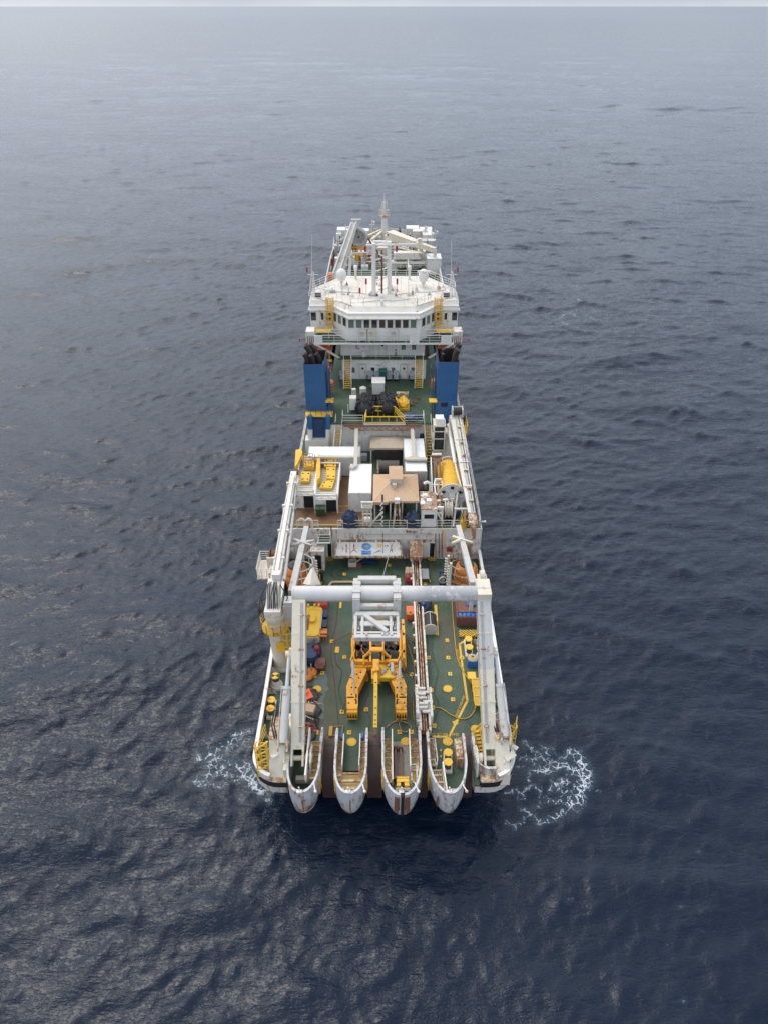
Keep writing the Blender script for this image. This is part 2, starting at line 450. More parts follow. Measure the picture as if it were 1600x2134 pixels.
def text_mesh(txt, size, name, mat, parent, origin, xdir, ydir, depth=0.006, align='CENTER'):
    cu = bpy.data.curves.new(name, 'FONT'); cu.body = txt; cu.size = size; cu.extrude = depth; cu.align_x = align; cu.align_y = 'CENTER'
    to = bpy.data.objects.new(name, cu); COL.objects.link(to)
    me = bpy.data.meshes.new_from_object(to.evaluated_get(bpy.context.evaluated_depsgraph_get()))
    bpy.data.objects.remove(to)
    x, y = Vector(xdir).normalized(), Vector(ydir).normalized(); zz = x.cross(y)
    mt = Matrix(((x.x,y.x,zz.x),(x.y,y.y,zz.y),(x.z,y.z,zz.z)))
    b = B(); o = Vector(origin)
    b.add([o + mt @ v.co for v in me.vertices], [tuple(p.vertices) for p in me.polygons])
    bpy.data.meshes.remove(me)
    return ob(name, b, mat, parent)

# ================================================================== SEA
def sea_patch(Lm, N, seed, lmin, lmax, slope, wdir, spread=2.0, floor=0.12, power=2.0):
    """one periodic patch of wind sea, wavelengths lmin..lmax, with the asked rms slope"""
    g = np.random.default_rng(seed)
    k1 = 2*np.pi*np.fft.fftfreq(N, Lm/N)
    kx, ky = np.meshgrid(k1, k1)
    K = np.hypot(kx, ky); K[0, 0] = 1e9
    cosd = (kx*math.sin(wdir) + ky*math.cos(wdir))/K
    amp = K**(-power) * np.sqrt(np.abs(cosd)**spread + floor)
    amp *= ((K > 2*np.pi/lmax) & (K < 2*np.pi/lmin))
    sp = (g.standard_normal((N, N)) + 1j*g.standard_normal((N, N)))*amp
    s_rms = math.sqrt(float((np.fft.ifft2(1j*kx*sp).real**2 + np.fft.ifft2(1j*ky*sp).real**2).mean()))
    return np.fft.ifft2(sp).real * (slope/s_rms)
def sample(h, Lm, rot, x, y):
    N = h.shape[0]; c, s = math.cos(rot), math.sin(rot)
    u = ((x*c + y*s)/Lm*N) % N; v = ((-x*s + y*c)/Lm*N) % N
    i, j = np.floor(u).astype(int), np.floor(v).astype(int); fu, fv = u-i, v-j
    fu = fu*fu*(3-2*fu); fv = fv*fv*(3-2*fv)
    i %= N; j %= N; i1, j1 = (i+1) % N, (j+1) % N
    return (h[j,i]*(1-fu)+h[j,i1]*fu)*(1-fv) + (h[j1,i]*(1-fu)+h[j1,i1]*fu)*fv
def coords(start, d0, segs):
    a = [start]
    for end, g in segs:
        while a[-1] < end: a.append(a[-1]+max(d0, g*abs(a[-1])))
    return a
xs = coords(0.0, 0.25, ((420.0, 0.0078), (45000.0, 0.02)))
xs = np.array([-q for q in xs[:0:-1]] + xs)
ys = np.array([-80.0 + 3.0*i for i in range(31)] + coords(12.0, 0.25, ((1100.0, 0.0033), (45000.0, 0.011))))
X, Y = np.meshgrid(xs, ys)
DX = np.gradient(xs)[None, :]; DY = np.gradient(ys)[:, None]
SP = np.maximum(DX, DY)
def fade(lmin): return np.clip((lmin*0.62 - SP)/(lmin*0.30), 0, 1)
Z = np.zeros_like(X)
for Lm, N, seed, lmin, lmax, sl, wd, rot, sprd, pw in (
        (1310.0, 512, 1, 34.0, 150.0, 0.026, R(18), R(3), 8.0, 2.2),
        (397.0, 512, 2, 8.0, 26.0, 0.044, R(10), R(17), 7.0, 1.9),
        (171.0, 512, 3, 3.4, 9.0, 0.074, R(-8), R(-21), 6.0, 1.9),
        (83.0, 512, 5, 1.7, 3.6, 0.090, R(-6), R(31), 3.5, 1.8),
        (37.0, 512, 4, 0.7, 2.0, 0.135, R(-20), R(38), 1.2, 1.8)):
    hp = sea_patch(Lm, N, seed, lmin, lmax, sl, wd, sprd, 0.035, pw)
    rms = hp.std(); hp = hp + 0.33*(hp*hp/rms - rms)      # peaked crests, flat troughs
    far = np.clip(np.hypot(X, Y)/900.0, 0, 1)
    Z += sample(hp, Lm, rot, X, Y)*fade(lmin)
# the ship's lee: sheltered water to starboard and under the stern
lee = np.exp(-(((X-34)/24)**2 + ((Y-30)/34)**2))*0.42 + np.exp(-(((X-20)/12)**2 + ((Y-85)/50)**2))*0.35
lee = np.clip(lee, 0, 0.85)
# foam: filaments drawn in the water by the ship's thrusters, as polylines on the sea surface
foam = np.zeros_like(X)
def zoomed(pts, s, ox, oy): return [P(ox+a*s, oy+b_*s, 0.0) for a, b_ in pts]
RL = [([(640,690),(720,715),(850,670),(980,630),(1100,650),(1230,740),(1310,800)], .34, 1.0),
      ([(1200,480),(1270,560),(1320,680),(1345,800),(1310,900),(1250,990),(1240,1090),(1150,1160)], .55, 1.0),
      ([(480,290),(590,390),(700,500),(760,540),(850,560),(930,590)], .26, .75), ([(850,440),(700,520),(560,540),(460,520),(380,510)], .2, .75),
      ([(1120,410),(1010,520),(990,580),(1040,600),(1150,660)], .26, .8), ([(870,370),(890,450),(940,465)], .15, .7), ([(720,345),(800,400),(790,480),(690,520)], .25, .7),
      ([(830,970),(900,910),(990,850),(1080,870)], .22, 1.0), ([(870,740),(850,880)], .12, .6), ([(1060,700),(1075,800),(1050,860)], .13, .7),
      ([(560,700),(530,860),(600,910),(720,960)], .15, .75), ([(470,980),(590,930),(680,940)], .16, .8),
      ([(220,1010),(350,980),(430,1000),(480,1060)], .2, .8), ([(390,1080),(430,1180)], .15, .5),
      ([(650,960),(720,1050),(800,1070)], .2, .65), ([(800,1110),(900,1120),(990,1100),(1100,1100),(1200,1110)], .2, .85),
      ([(450,1210),(570,1290),(640,1350),(680,1410),(780,1380),(930,1330),(1050,1240)], .28, .85),
      ([(230,1390),(340,1480),(460,1390),(470,1340)], .17, .75), ([(360,640),(430,630),(560,660),(690,690)], .14, .6),
      ([(880,900),(960,990),(1030,1080)], .3, .62), ([(960,880),(1040,960),(1110,1050)], .3, .62), ([(600,1180),(700,1190),(720,1120)], .2, .6),
      ([(500,480),(600,600),(750,620),(860,610)], .18, .6), ([(1480,970),(1540,985)], .12, .6), ([(1160,820),(1110,740)], .12, .5)]
LL = [([(800,380),(900,330),(1000,310),(1110,300)], .34, .72), ([(650,500),(760,470),(900,410)], .28, .8), ([(240,740),(320,720),(400,700),(480,780),(400,880)], .38, .8),
      ([(430,660),(520,600),(590,550)], .26, .8), ([(370,1030),(430,970),(550,970),(660,940),(650,1000)], .34, .88), ([(160,1080),(230,1160),(330,1130),(340,1180)], .34, .76),
      ([(880,840),(930,950),(1050,1080),(1150,1180),(1240,1250)], .42, .95), ([(1000,850),(1080,960),(1130,1080)], .4, .85), ([(820,880),(920,800),(1020,800)], .3, .8),
      ([(520,680),(620,720),(720,820),(800,760)], .42, .62), ([(480,400),(360,520),(430,600)], .3, .5), ([(700,560),(820,560),(960,480),(1060,440)], .36, .62),
      ([(420,800),(520,870),(640,860)], .4, .62), ([(430,1180),(560,1200),(650,1150)], .28, .6), ([(860,1330),(920,1420)], .25, .5), ([(1240,1250),(1380,1250),(1560,1240)], .28, .78),
      ([(1330,1400),(1420,1420)], .3, .55), ([(700,1000),(780,1040),(860,1100)], .2, .75)]
OL = [([(1165,662),(1175,655),(1190,652),(1200,660)], .3, .68), ([(1203,625),(1206,632)], .3, .8), ([(1172,672),(1180,678)], .4, .7), ([(1232,644),(1238,650)], .4, .6), ([(1215,655),(1240,668)], .5, .5)] + \
     [([(a, b_), (a+rng.uniform(4, 14), b_+rng.uniform(-4, 5))], .12, .5) for a, b_ in ((1420,2085),(1182,1876),(1415,1886),(1455,1768))]
HL = [([P(546,1648,0)+Vector((-.2,0,0)), Vector((-10.9,44,0)), Vector((-10.95,60,0)), Vector((-10.95,90,0))], .5, .5), ([Vector((10.9,46,0)), Vector((10.95,60,0)), Vector((10.95,90,0))], .45, .36)]
allp = HL + [(zoomed(p, .15, 1020, 1500), wd, a) for p, wd, a in RL] + [(zoomed(p, .125, 390, 1500), wd, a) for p, wd, a in LL] + [(zoomed(p, 1, 0, 0), wd, a) for p, wd, a in OL]
for pts, wd, a in allp:
    x0, x1 = min(p.x for p in pts)-2, max(p.x for p in pts)+2; y0, y1 = min(p.y for p in pts)-2, max(p.y for p in pts)+2
    j0, j1 = np.searchsorted(ys, [y0, y1]); i0, i1 = np.searchsorted(xs, [x0, x1])
    xx, yy = X[j0:j1, i0:i1], Y[j0:j1, i0:i1]
    if xx.size == 0: continue
    d2 = np.full(xx.shape, 1e9)
    for p, q in zip(pts[:-1], pts[1:]):
        ex, ey = q.x-p.x, q.y-p.y; tt = np.clip(((xx-p.x)*ex+(yy-p.y)*ey)/(ex*ex+ey*ey+1e-9), 0, 1)
        d2 = np.minimum(d2, (xx-p.x-tt*ex)**2+(yy-p.y-tt*ey)**2)
    foam[j0:j1, i0:i1] = np.maximum(foam[j0:j1, i0:i1], a*np.exp(-d2/(wd*1.25)**2))
Zs = Z*(1-0.55*lee)
ny, nx = X.shape
me = bpy.data.meshes.new('sea')
me.vertices.add(nx*ny)
me.vertices.foreach_set('co', np.stack([X, Y, Zs], -1).astype(np.float32).ravel())
jj, ii = np.meshgrid(np.arange(ny-1), np.arange(nx-1), indexing='ij')
a0 = (jj*nx+ii).ravel()
quads = np.stack([a0, a0+1, a0+nx+1, a0+nx], -1).astype(np.int32)
nq = len(quads)
me.loops.add(nq*4); me.loops.foreach_set('vertex_index', quads.ravel())
me.polygons.add(nq); me.polygons.foreach_set('loop_start', np.arange(0, nq*4, 4, dtype=np.int32))
me.polygons.foreach_set('use_smooth', np.ones(nq, dtype=bool))
for nm, arr in (('foam', foam), ('lee', lee)):
    at = me.attributes.new(nm, 'FLOAT', 'POINT'); at.data.foreach_set('value', arr.astype(np.float32).ravel())
me.update()
sea = bpy.data.objects.new('sea', me); COL.objects.link(sea); sea['kind'] = 'structure'
m, t, b = newmat('sea_water')
pos = nd(t, 'ShaderNodeNewGeometry').outputs['Position']
leea = nd(t, 'ShaderNodeAttribute', attribute_name='lee').outputs['Fac']
foama = nd(t, 'ShaderNodeAttribute', attribute_name='foam').outputs['Fac']
# ripples: crossed trains of sharp crested wavelets, patchy like gusts
def crests(scale, detail, rot, sx, sy, rough=0.55):
    mp_ = nd(t, 'ShaderNodeMapping', ins={'Rotation': (0, 0, rot), 'Scale': (sx, sy, 1)})
    t.links.new(pos, mp_.inputs['Vector'])
    f_ = noise(t, mp_.outputs['Vector'], scale, detail, rough)
    ab = mathn(t, 'ABSOLUTE', mathn(t, 'SUBTRACT', mathn(t, 'MULTIPLY', f_, 2.0), 1.0), 0.0)
    return mathn(t, 'ADD', mathn(t, 'MULTIPLY', f_, 0.6), mathn(t, 'MULTIPLY', mathn(t, 'SUBTRACT', 1.0, ab), 0.45))
r0 = crests(0.40, 3, R(14), 0.38, 1.55)
r1 = crests(1.5, 4, R(-18), 0.5, 1.4)
r2 = crests(5.2, 3, R(24), 0.75, 1.25)
gust = noise(t, pos, 0.045, 4, 0.55, (1.0, 1.6, 1.0))
hgt = mathn(t, 'ADD', mathn(t, 'ADD', mathn(t, 'MULTIPLY', r0, 0.15), mathn(t, 'MULTIPLY', r1, 0.17)), mathn(t, 'MULTIPLY', r2, 0.070))
bump = nd(t, 'ShaderNodeBump', ins={'Distance': 1.0})
t.links.new(hgt, bump.inputs['Height'])
st = mathn(t, 'MULTIPLY', ramp(t, gust, 0.32, 0.68, 0.65, 1.1), mathn(t, 'SUBTRACT', 1.0, mathn(t, 'MULTIPLY', leea, 0.8)))
t.links.new(st, bump.inputs['Strength'])
t.links.new(bump.outputs['Normal'], b.inputs['Normal'])
# foam lace
wrp = nd(t, 'ShaderNodeTexNoise', ins={'Scale': 1.9, 'Detail': 5, 'Roughness': 0.7})
t.links.new(pos, wrp.inputs['Vector'])
wv = nd(t, 'ShaderNodeVectorMath', operation='MULTIPLY_ADD'); wv.inputs[1].default_value = (0.9, 0.9, 0.0)
t.links.new(wrp.outputs['Color'], wv.inputs[0]); t.links.new(pos, wv.inputs[2])
vo = nd(t, 'ShaderNodeTexVoronoi', feature='DISTANCE_TO_EDGE', ins={'Scale': 1.7}); t.links.new(wv.outputs[0], vo.inputs['Vector'])
vo2 = nd(t, 'ShaderNodeTexVoronoi', feature='DISTANCE_TO_EDGE', ins={'Scale': 4.6}); t.links.new(wv.outputs[0], vo2.inputs['Vector'])
lace2 = ramp(t, vo2.outputs['Distance'], 0.0, 0.20, 1.0, 0.0)
lace = ramp(t, vo.outputs['Distance'], 0.0, 0.17, 1.0, 0.0)
fn = noise(t, pos, 5.5, 5, 0.75)
fsum = mathn(t, 'ADD', mathn(t, 'ADD', mathn(t, 'MULTIPLY', foama, 0.42), mathn(t, 'ADD', mathn(t, 'MULTIPLY', lace, 0.36), mathn(t, 'MULTIPLY', lace2, 0.20))), mathn(t, 'MULTIPLY', fn, 0.42))
fgate = mathn(t, 'MULTIPLY', ramp(t, fsum, 0.80, 1.0), ramp(t, foama, 0.06, 0.22))
# open-water colour: deep blue, a little milky where bubbles hang under the foam
deep = mixc(t, ramp(t, foama, 0.0, 0.7, 0, 0.6), (0.0042, 0.0105, 0.0245), (0.030, 0.060, 0.085))
colr = mixc(t, mathn(t, 'MULTIPLY', fgate, 0.85), deep, (0.62, 0.64, 0.68))
t.links.new(colr, b.inputs['Base Color'])
dist = nd(t, 'ShaderNodeVectorMath', operation='LENGTH'); t.links.new(pos, dist.inputs[0])
rgh = ramp(t, dist.outputs['Value'], 200.0, 9000.0, 0.11, 0.24)
t.links.new(mathn(t, 'ADD', rgh, mathn(t, 'MULTIPLY', fgate, 0.55)), b.inputs['Roughness'])
b.inputs['IOR'].default_value = 1.333
me.materials.append(m)

# ================================================================== SHIP
Z1, Z2, Z3, Z4, Z5, Z6 = 6.0, 10.2, 14.4, 17.4, 20.2, 24.0
YB, YC = 62.4, 79.1                       # the two transverse bulkheads
ship = thing('cable_ship', 'long white cable laying ship with green decks and five bow shaped stern horns', 'ship', (0, 100, 0))
def hw(y):
    if y > 145: return 10.75*max(0.0, 1-min(1.0, (y-145)/24.0)**2.5)**0.5
    if y < 42: return 10.62
    return 10.62 + 0.13*min(1, (y-42)/10)
def side_ys(y0, y1, n=30): return [y0+(y1-y0)*i/n for i in range(n+1)]
def outline(y0, f=1.0, n=44, y1=169.0):
    ys_ = [y0+(y1-y0)*(1-(1-i/n)**1.6) for i in range(n+1)]
    return [(-hw(y)*f, y) for y in ys_] + [(hw(y)*f, y) for y in ys_[-2::-1]]
# lower hull, stern corners rounded and undercut
def hull_ring(z, yt, yr, f):
    pts = []
    c = 2.2
    L_ = [(-7.76, yr), (-7.76, yt)] + [(-hw(36)*f + c - c*math.sin(a), yt + c - c*math.cos(a)) for a in [R(90)*i/6 for i in range(7)]]
    Rr = [(hw(36)*f - c + c*math.sin(a), yt + c - c*math.cos(a)) for a in [R(90)*i/6 for i in range(6, -1, -1)]] + [(7.3, yt), (7.3, yr)]
    mid = outline(yt + c + 0.6, f, 40)
    pts = L_ + mid + Rr
    return [(x, y, z) for x, y in pts]
b = B()
b.loft([hull_ring(-3, 45, 46, .93), hull_ring(0.2, 42, 43, .97), hull_ring(2.0, 38.5, 40, .985), hull_ring(3.6, 35.6, 38.4, 1.0), hull_ring(4.7, 34.2, 37.9, 1.0), hull_ring(5.1, 33.65, 37.7, 1.0), hull_ring(Z1, 33.6, 37.5, 1.0)], True)
# upper hull sides
def strip(b, y0, y1, z0, z1, sides=(-1, 1), th=0.16, n=24, inset=0.0):
    for s in sides:
        rings = []
        for y in side_ys(y0, y1, n):
            h = hw(y)-inset
            rings.append([(s*h, y, z0), (s*h, y, z1), (s*(h-th), y, z1), (s*(h-th), y, z0)])
        b.loft(rings, True, True, True)
strip(b, YB, 168.9, Z1, Z2+0.02, n=40)
strip(b, 108, 168.9, Z2, Z3+0.02, n=40)
ob('hull', b, 'hull', ship)
b = B()
strip(b, 128, 168.95, Z3, Z3+1.45, n=40)
ob('bow_bulwark', b, 'white', ship)
# stern bulwark with white rail cap
for s in (-1, 1):
    b = B(); c = 2.2; path = []
    y_end = YB
    for y in side_ys(36.4, y_end, 16)[::-1]: path.append((s*hw(y), y))
    for a in [R(72)*i/8 for i in range(9)]: path.append((s*(10.62-c+c*math.cos(a)), 33.6+c-c*math.sin(a)))
    if s > 0: path = [p for p in path if p[1] < 44 or True]
    rings = []
    for i, p in enumerate(path):
        p = Vector((p[0], p[1], 0)); q = Vector((*path[min(i+1, len(path)-1)], 0)) - Vector((*path[max(i-1, 0)], 0)); q.normalize()
        nrm = Vector((q.y, -q.x, 0)) * (1 if s < 0 else -1)
        if nrm.dot(Vector((-s, 0.6, 0))) < 0: nrm = -nrm
        a0, a1 = p, p + nrm*0.16
        rings.append([(a0.x, a0.y, Z1-0.3), (a0.x, a0.y, Z1+1.2), (a1.x, a1.y, Z1+1.2), (a1.x, a1.y, Z1-0.3)])
    b.m(0).loft(rings, True, True, True)
    caps = []
    for i, p in enumerate(path):
        p = Vector((p[0], p[1], 0)); q = Vector((*path[min(i+1, len(path)-1)], 0)) - Vector((*path[max(i-1, 0)], 0)); q.normalize()
        nrm = Vector((q.y, -q.x, 0)) * (1 if s < 0 else -1)
        if nrm.dot(Vector((-s, 0.6, 0))) < 0: nrm = -nrm
        a0, a1 = p - nrm*0.05, p + nrm*0.26
        caps.append([(a0.x, a0.y, Z1+1.2), (a0.x, a0.y, Z1+1.27), (a1.x, a1.y, Z1+1.27), (a1.x, a1.y, Z1+1.2)])
    b.m(1).loft(caps, True, True, True)
    # bulwark stays
    for y in (38.2, 40.6, 43.0, 45.4, 47.8, 50.2):
        b.m(0).extr([(s*(hw(y)-0.1), y, Z1), (s*(hw(y)-0.95), y, Z1), (s*(hw(y)-0.14), y, Z1+1.1)], (0, 0.05, 0))
    ob('stern_bulwark', b, ['hull', 'clean'], ship) if y == 50.2 else None
# black band round the stern corners
for s in (-1, 1):
    b = B(); c = 2.22; rings = []
    pts = [(s*10.64, 38.0)] + [(s*(10.64-c+c*math.cos(a)), 33.58+c-c*math.sin(a)) for a in [R(90)*i/8 for i in range(9)]] + [(s*7.75, 33.58)]
    rings = [[(x, y-0.0, z) for z in (5.9, 6.5)] + [(x*0.985, y+0.12, z) for z in (6.5, 5.9)] for x, y in pts]
    b.loft(rings, True, True, True)
    ob('black_stripe', b, 'band', ship)
    b = B(); pts = [(s*(10.6-c+c*math.cos(a)), 33.6+c-c*math.sin(a)) for a in [R(90)*i/8 for i in range(3, 9)]] + [(s*7.76, 33.6), (s*7.76, 34.9), (s*9.9, 34.9)]
    b.m(0).prism(pts, Z1-.05, 6.62); b.m(1).prism(pts, 6.62, 6.63); ob('stern_sill', b, ['hull', 'rustycream'], ship)
# working deck
b = B()
o6 = [(x, y) for x, y, z in hull_ring(Z1, 33.7, 37.5, 0.99)]
poly = [p for p in o6 if p[1] < YB-0.5]
poly = [p for p in poly if p[0] < 0] , [p for p in poly if p[0] >= 0]
left, right = poly
b.prism(left + [(-10.5, YB+0.3), (10.5, YB+0.3)] + right, Z1-0.25, Z1)
ob('working_deck', b, 'deck', ship)
# lifted plate strips on the working deck (two long pale strips)
M['deckstrip'] = deckmat('worn_deck_strip', (0.058, 0.068, 0.040), (0.085, 0.085, 0.052), (0.032, 0.045, 0.026))
for x0, x1, y0, y1 in ((PX(672,1330,Z1), PX(712,1330,Z1), 38.5, 53.5), (PX(908,1280,Z1), PX(945,1280,Z1), 47.5, 52.6)):
    b = B(); b.bb(x0, x1, y0, y1, Z1, Z1+0.005); ob('worn_deck_plate', b, 'deckstrip', ship)

# cable chutes between the horns (brown quarter drums)
for xa, xb in ((-5.12, -4.0), (-1.36, -0.2), (3.02, 3.62), (6.6, 7.35)):
    b = B(); rings = []
    prof = [(38.6, Z1+0.02)] + [(37.3-2.6*math.sin(a)*1.0+0.4, Z1-2.9+2.9*math.cos(a)) for a in [R(92)*i/10 for i in range(11)]] + [(35.3, 1.8), (36.6, 0.5)]
    for x in (xa-0.05, xb+0.05): rings.append([(x, y, z) for y, z in prof])
    vs = rings[0]+rings[1]; n = len(prof)
    b.add(vs, [(i, i+1, n+i+1, n+i) for i in range(n-1)], True)
    b.bb(xa-0.05, xb+0.05, 37.3, 38.4, Z1-3.5, Z1-2.5)
    ob('cable_chute', b, 'chute', ship)

# stern horns: bow shaped forks
def horn_ring(cx, hwid, tip, yb, z, sharp=2.2, n=14, ox=0.0):
    pts = [(cx-hwid, yb, z)]
    ln = 2.9*hwid/1.33
    for i in range(2*n+1):
        a = R(90)*(-1 + i/n)
        xx = math.copysign(abs(math.sin(a))**(2/sharp), a); yy = abs(math.cos(a))**(2/sharp)
        pts.append((cx+hwid*xx, tip + ln*(1-yy), z))
    pts.append((cx+hwid, yb, z))
    return pts
def horn(name, cx, hwid, tip, yf, slot=False, floor='deck', zf=6.0, sharp=2.2, ft=None, zt=7.6, w_fwd=None):
    """outer skin, top lip, floor; yf = forward end of its side walls"""
    b = B(); th = 0.17
    lv = [(zt, 1.0, 0.0), (6.6, 1.0, 0.0), (5.4, 0.985, 0.05), (4.6, 0.93, 0.25), (3.8, 0.83, 0.75), (3.0, 0.7, 1.6), (1.6, 0.48, 3.4), (-0.6, 0.25, 6.4)]
    rings = [horn_ring(cx, hwid*f, tip+dy, max(38.4, tip+dy+3.4), z, sharp-max(0, 5.6-z)*.2) for z, f, dy in lv]
    b.m(0).loft(rings, False, smooth=True)
    inner = [horn_ring(cx, hwid-th, tip+th*1.4, 38.4, z, sharp) for z in (zt, zf-0.4)]
    b.loft(inner[::-1], False, smooth=True)
    o, i2 = rings[0], inner[0]
    n = len(o)
    b.m(1).loft([[(p[0], p[1], zt+0.03) for p in o], [(q[0], q[1], zt+0.03) for q in i2]], False)
    b.loft([[(p[0]*1.0, p[1], zt-0.06) for p in o], [(p[0], p[1], zt+0.03) for p in o]], False)
    # side walls run forward over the deck, tapering at the end
    for s, yy in ((-1, yf[0]), (1, yf[1])):
        x0 = cx+s*hwid; x1 = cx+s*(hwid-th)
        pr = [(38.4, Z1-0.1), (38.4, zt), (yy-0.9, zt), (yy, zt-0.15), (yy+0.05, Z1)]
        b.m(0).extr([(x0, y, z) for y, z in pr], (x1-x0, 0, 0))
        b.bb(x0-0.03, x1+0.03, 38.4, yy-0.9, zt, zt+0.05) if s < 0 else b.bb(x1-0.03, x0+0.03, 38.4, yy-0.9, zt, zt+0.05)
    h = ob(name, b, ['horn', 'horn'], ship)
    fb = B(); fl = horn_ring(cx, hwid-th*0.6, tip+0.2, 40.6, zf, sharp)
    fb.prism([(p[0], p[1]) for p in fl], zf-0.12, zf)
    ob('horn_floor', fb, floor, h)
    return h
def grate(parent, x0, x1, y0, y1, z, mat='grating', n=6, xcut=None):
    b = B()
    b.m(0).bb(x0, x1, y0, y1, z-0.06, z)
    for i in range(n+1):
        y = y0+(y1-y0)*i/n
        b.m(1).bb(x0, x1, y-0.09, y+0.09, z-0.08, z+0.06)
    for x in (x0, x1): b.m(1).bb(x-0.06, x+0.06, y0, y1, z-0.08, z+0.05)
    return ob('catwalk', b, [mat, 'rustycream'], parent)
TIP = 31.9
hA = horn('stern_horn', -6.42, 1.34, 32.0, (39.9, 41.3), floor='deck', zf=4.9, sharp=2.2)
hB = horn('stern_horn', -2.67, 1.33, TIP, (41.2, 41.2), floor='deck', zf=Z1+0.02)
hC = horn('stern_horn', 1.43, 1.61, TIP-0.15, (41.3, 41.5), floor='greyfloor', zf=Z1+0.02)
hD = horn('stern_horn', 5.10, 1.57, TIP, (41.0, 40.2), floor='deck', zf=Z1+0.02, sharp=2.0)
grate(hA, -6.05, -5.28, 34.0, 39.8, 6.55, n=7)
b = B(); b.bar((-6.15, 33.3, 7.5), (-6.15, 40.2, 7.7), 0.12, 1.0); ob('wind_board', b, 'clean', hA)
grate(hB, -3.84, -3.4, 34.2, 40.6, 6.62, n=7); grate(hB, -1.95, -1.5, 34.2, 40.6, 6.62, n=7)
b = B()
fl = [(p[0], p[1]) for p in horn_ring(-2.67, 1.14, TIP+0.32, 34.4, 6.6)]
b.m(0).prism(fl, 6.5, 6.6)
for y in (33.0, 33.7, 34.35): b.m(1).bb(-3.75 + max(0, 33.2-y)*1.1, -1.6 - max(0, 33.2-y)*1.1, y-0.09, y+0.09, 6.5, 6.68)
ob('catwalk', b, ['grating', 'rustycream'], hB)
rail(hB, [(-3.36, 34.6, 6.6), (-3.36, 36, 6.6)], 0.9); rail(hB, [(-2.0, 34.6, 6.6), (-2.0, 36, 6.6)], 0.9)
b = B(); b.bar((-3.36, 36.0, 6.9), (-3.36, 40.4, 6.9), 0.07, 0.7); b.bar((-1.98, 36.0, 6.9), (-1.98, 40.4, 6.9), 0.07, 0.7); ob('guard_plate', b, 'clean', hB)
for x in (-3.55, -1.8): b = B(); b.torus((x, 40.5, 6.95), 0.42, 0.1, (1, 0, 0), 18, 6, 0, 180); b.bb(x-.08, x+.08, 40.1, 40.9, Z1, 6.95); ob('sheave', b, 'brightblue', hB)
grate(hC, 0.05, 0.62, 33.6, 40.2, 6.62, n=6); grate(hC, 2.2, 2.78, 33.6, 40.2, 6.62, n=6)
b = B(); b.bar((0.68, 33.4, 6.9), (0.68, 41.2, 6.9), 0.08, 0.8); b.bar((2.12, 34.6, 6.9), (2.12, 41.2, 6.9), 0.08, 0.8); ob('guard_plate', b, 'clean', hC)
rail(hC, [(2.12, 34.6, 6.6), (2.6, 34.6, 6.6), (2.6, 33.4, 6.6)], 0.9)
b = B(); b.bb(1.0, 1.95, 33.0, 33.9, 6.3, 6.9); b.bb(1.0, 1.95, 32.8, 33.0, 6.2, 6.6)
for y in (33.1, 33.45, 33.8): b.bb(.97, 1.98, y-.05, y+.05, 6.88, 6.96)
ob('winch_box', b, 'yellow', hC)
b = B(); b.loft([[(x, TIP-.15+dy-.03, z) for x in (1.3, 1.56)] for z, dy in ((7.66, 0), (6.6, 0), (5.4, .05), (4.6, .25), (3.8, .75), (3.0, 1.6))], False)
b.bb(1.28, 1.58, 31.6, 32.9, 7.6, 7.68); ob('slot', b, 'void', hC)
def rust_run(h_, cx, hwid, tip, x, z0, z1, w_, seed):
    g = random.Random(seed); rr_ = []; n = 9
    for i in range(n):
        z = z0+(z1-z0)*i/(n-1)
        f = np.interp(z, (3.0, 3.8, 4.6, 5.4, 6.6), (.7, .83, .93, .985, 1.0)); dy = np.interp(z, (3.0, 3.8, 4.6, 5.4, 6.6), (1.6, .75, .25, .05, 0.0))
        sh_ = 2.2-max(0, 5.6-z)*.2; ww = w_*(g.uniform(.4, 1.0) if 0 < i < n-1 else .15); xc = x+g.uniform(-.03, .03)
        rr_.append([(xq, tip+dy-.035+2.9*hwid*f/1.33*(1-(1-min(.99, abs(xq-cx)/(hwid*f))**sh_)**(1/sh_)), z) for xq in (xc-ww, xc, xc+ww)])
    q = B(); q.loft(rr_, False, smooth=True); ob('rust_run', q, 'rustrun', h_)
rust_run(hC, 1.43, 1.61, TIP-.15, 0.98, 5.9, 3.6, .2, 8); rust_run(hC, 1.43, 1.61, TIP-.15, 1.92, 5.8, 3.6, .2, 9); rust_run(hC, 1.43, 1.61, TIP-.15, 0.6, 5.0, 3.9, .1, 10)
rust_run(hB, -2.67, 1.33, TIP, -2.62, 6.9, 4.0, .07, 1); rust_run(hB, -2.67, 1.33, TIP, -2.9, 4.9, 3.9, .1, 2); rust_run(hD, 5.10, 1.57, TIP, 5.45, 5.4, 4.1, .09, 3); rust_run(hA, -6.42, 1.34, 32.0, -6.35, 6.8, 4.0, .08, 4); rust_run(hA, -6.42, 1.34, 32.0, -5.9, 5.6, 4.2, .12, 5); rust_run(hD, 5.10, 1.57, TIP, 4.2, 6.5, 4.6, .08, 6)
b = B(); b.box((-6.75, 33.1, 5.3), (.7, .9, .08), .3); b.box((-6.5, 34.6, 5.6), (1.3, .6, .5)); b.tube([(-6.3,33.3,5.1),(-6.2,33.6,5.6),(-6.0,33.7,5.3)], .08, 6); ob('mooring_gear', b, 'beige', hA)
b = B()
for x in (1.0, 1.8): b.bb(x-.2, x+.2, 31.72, 32.4, 5.6, 7.3)
ob('fairlead', b, 'rust', hC)
b = B()
for x in (0.95, 1.38):
    b.bb(x-.09, x+.09, 34.1, 39.0, Z1+.1, Z1+.45)
    for y in (34.1, 39.0): b.bb(x-.2, x+.2, y-.16, y+.16, Z1+.02, Z1+.55)
ob('red_roller_frame', b, 'skip', hC)
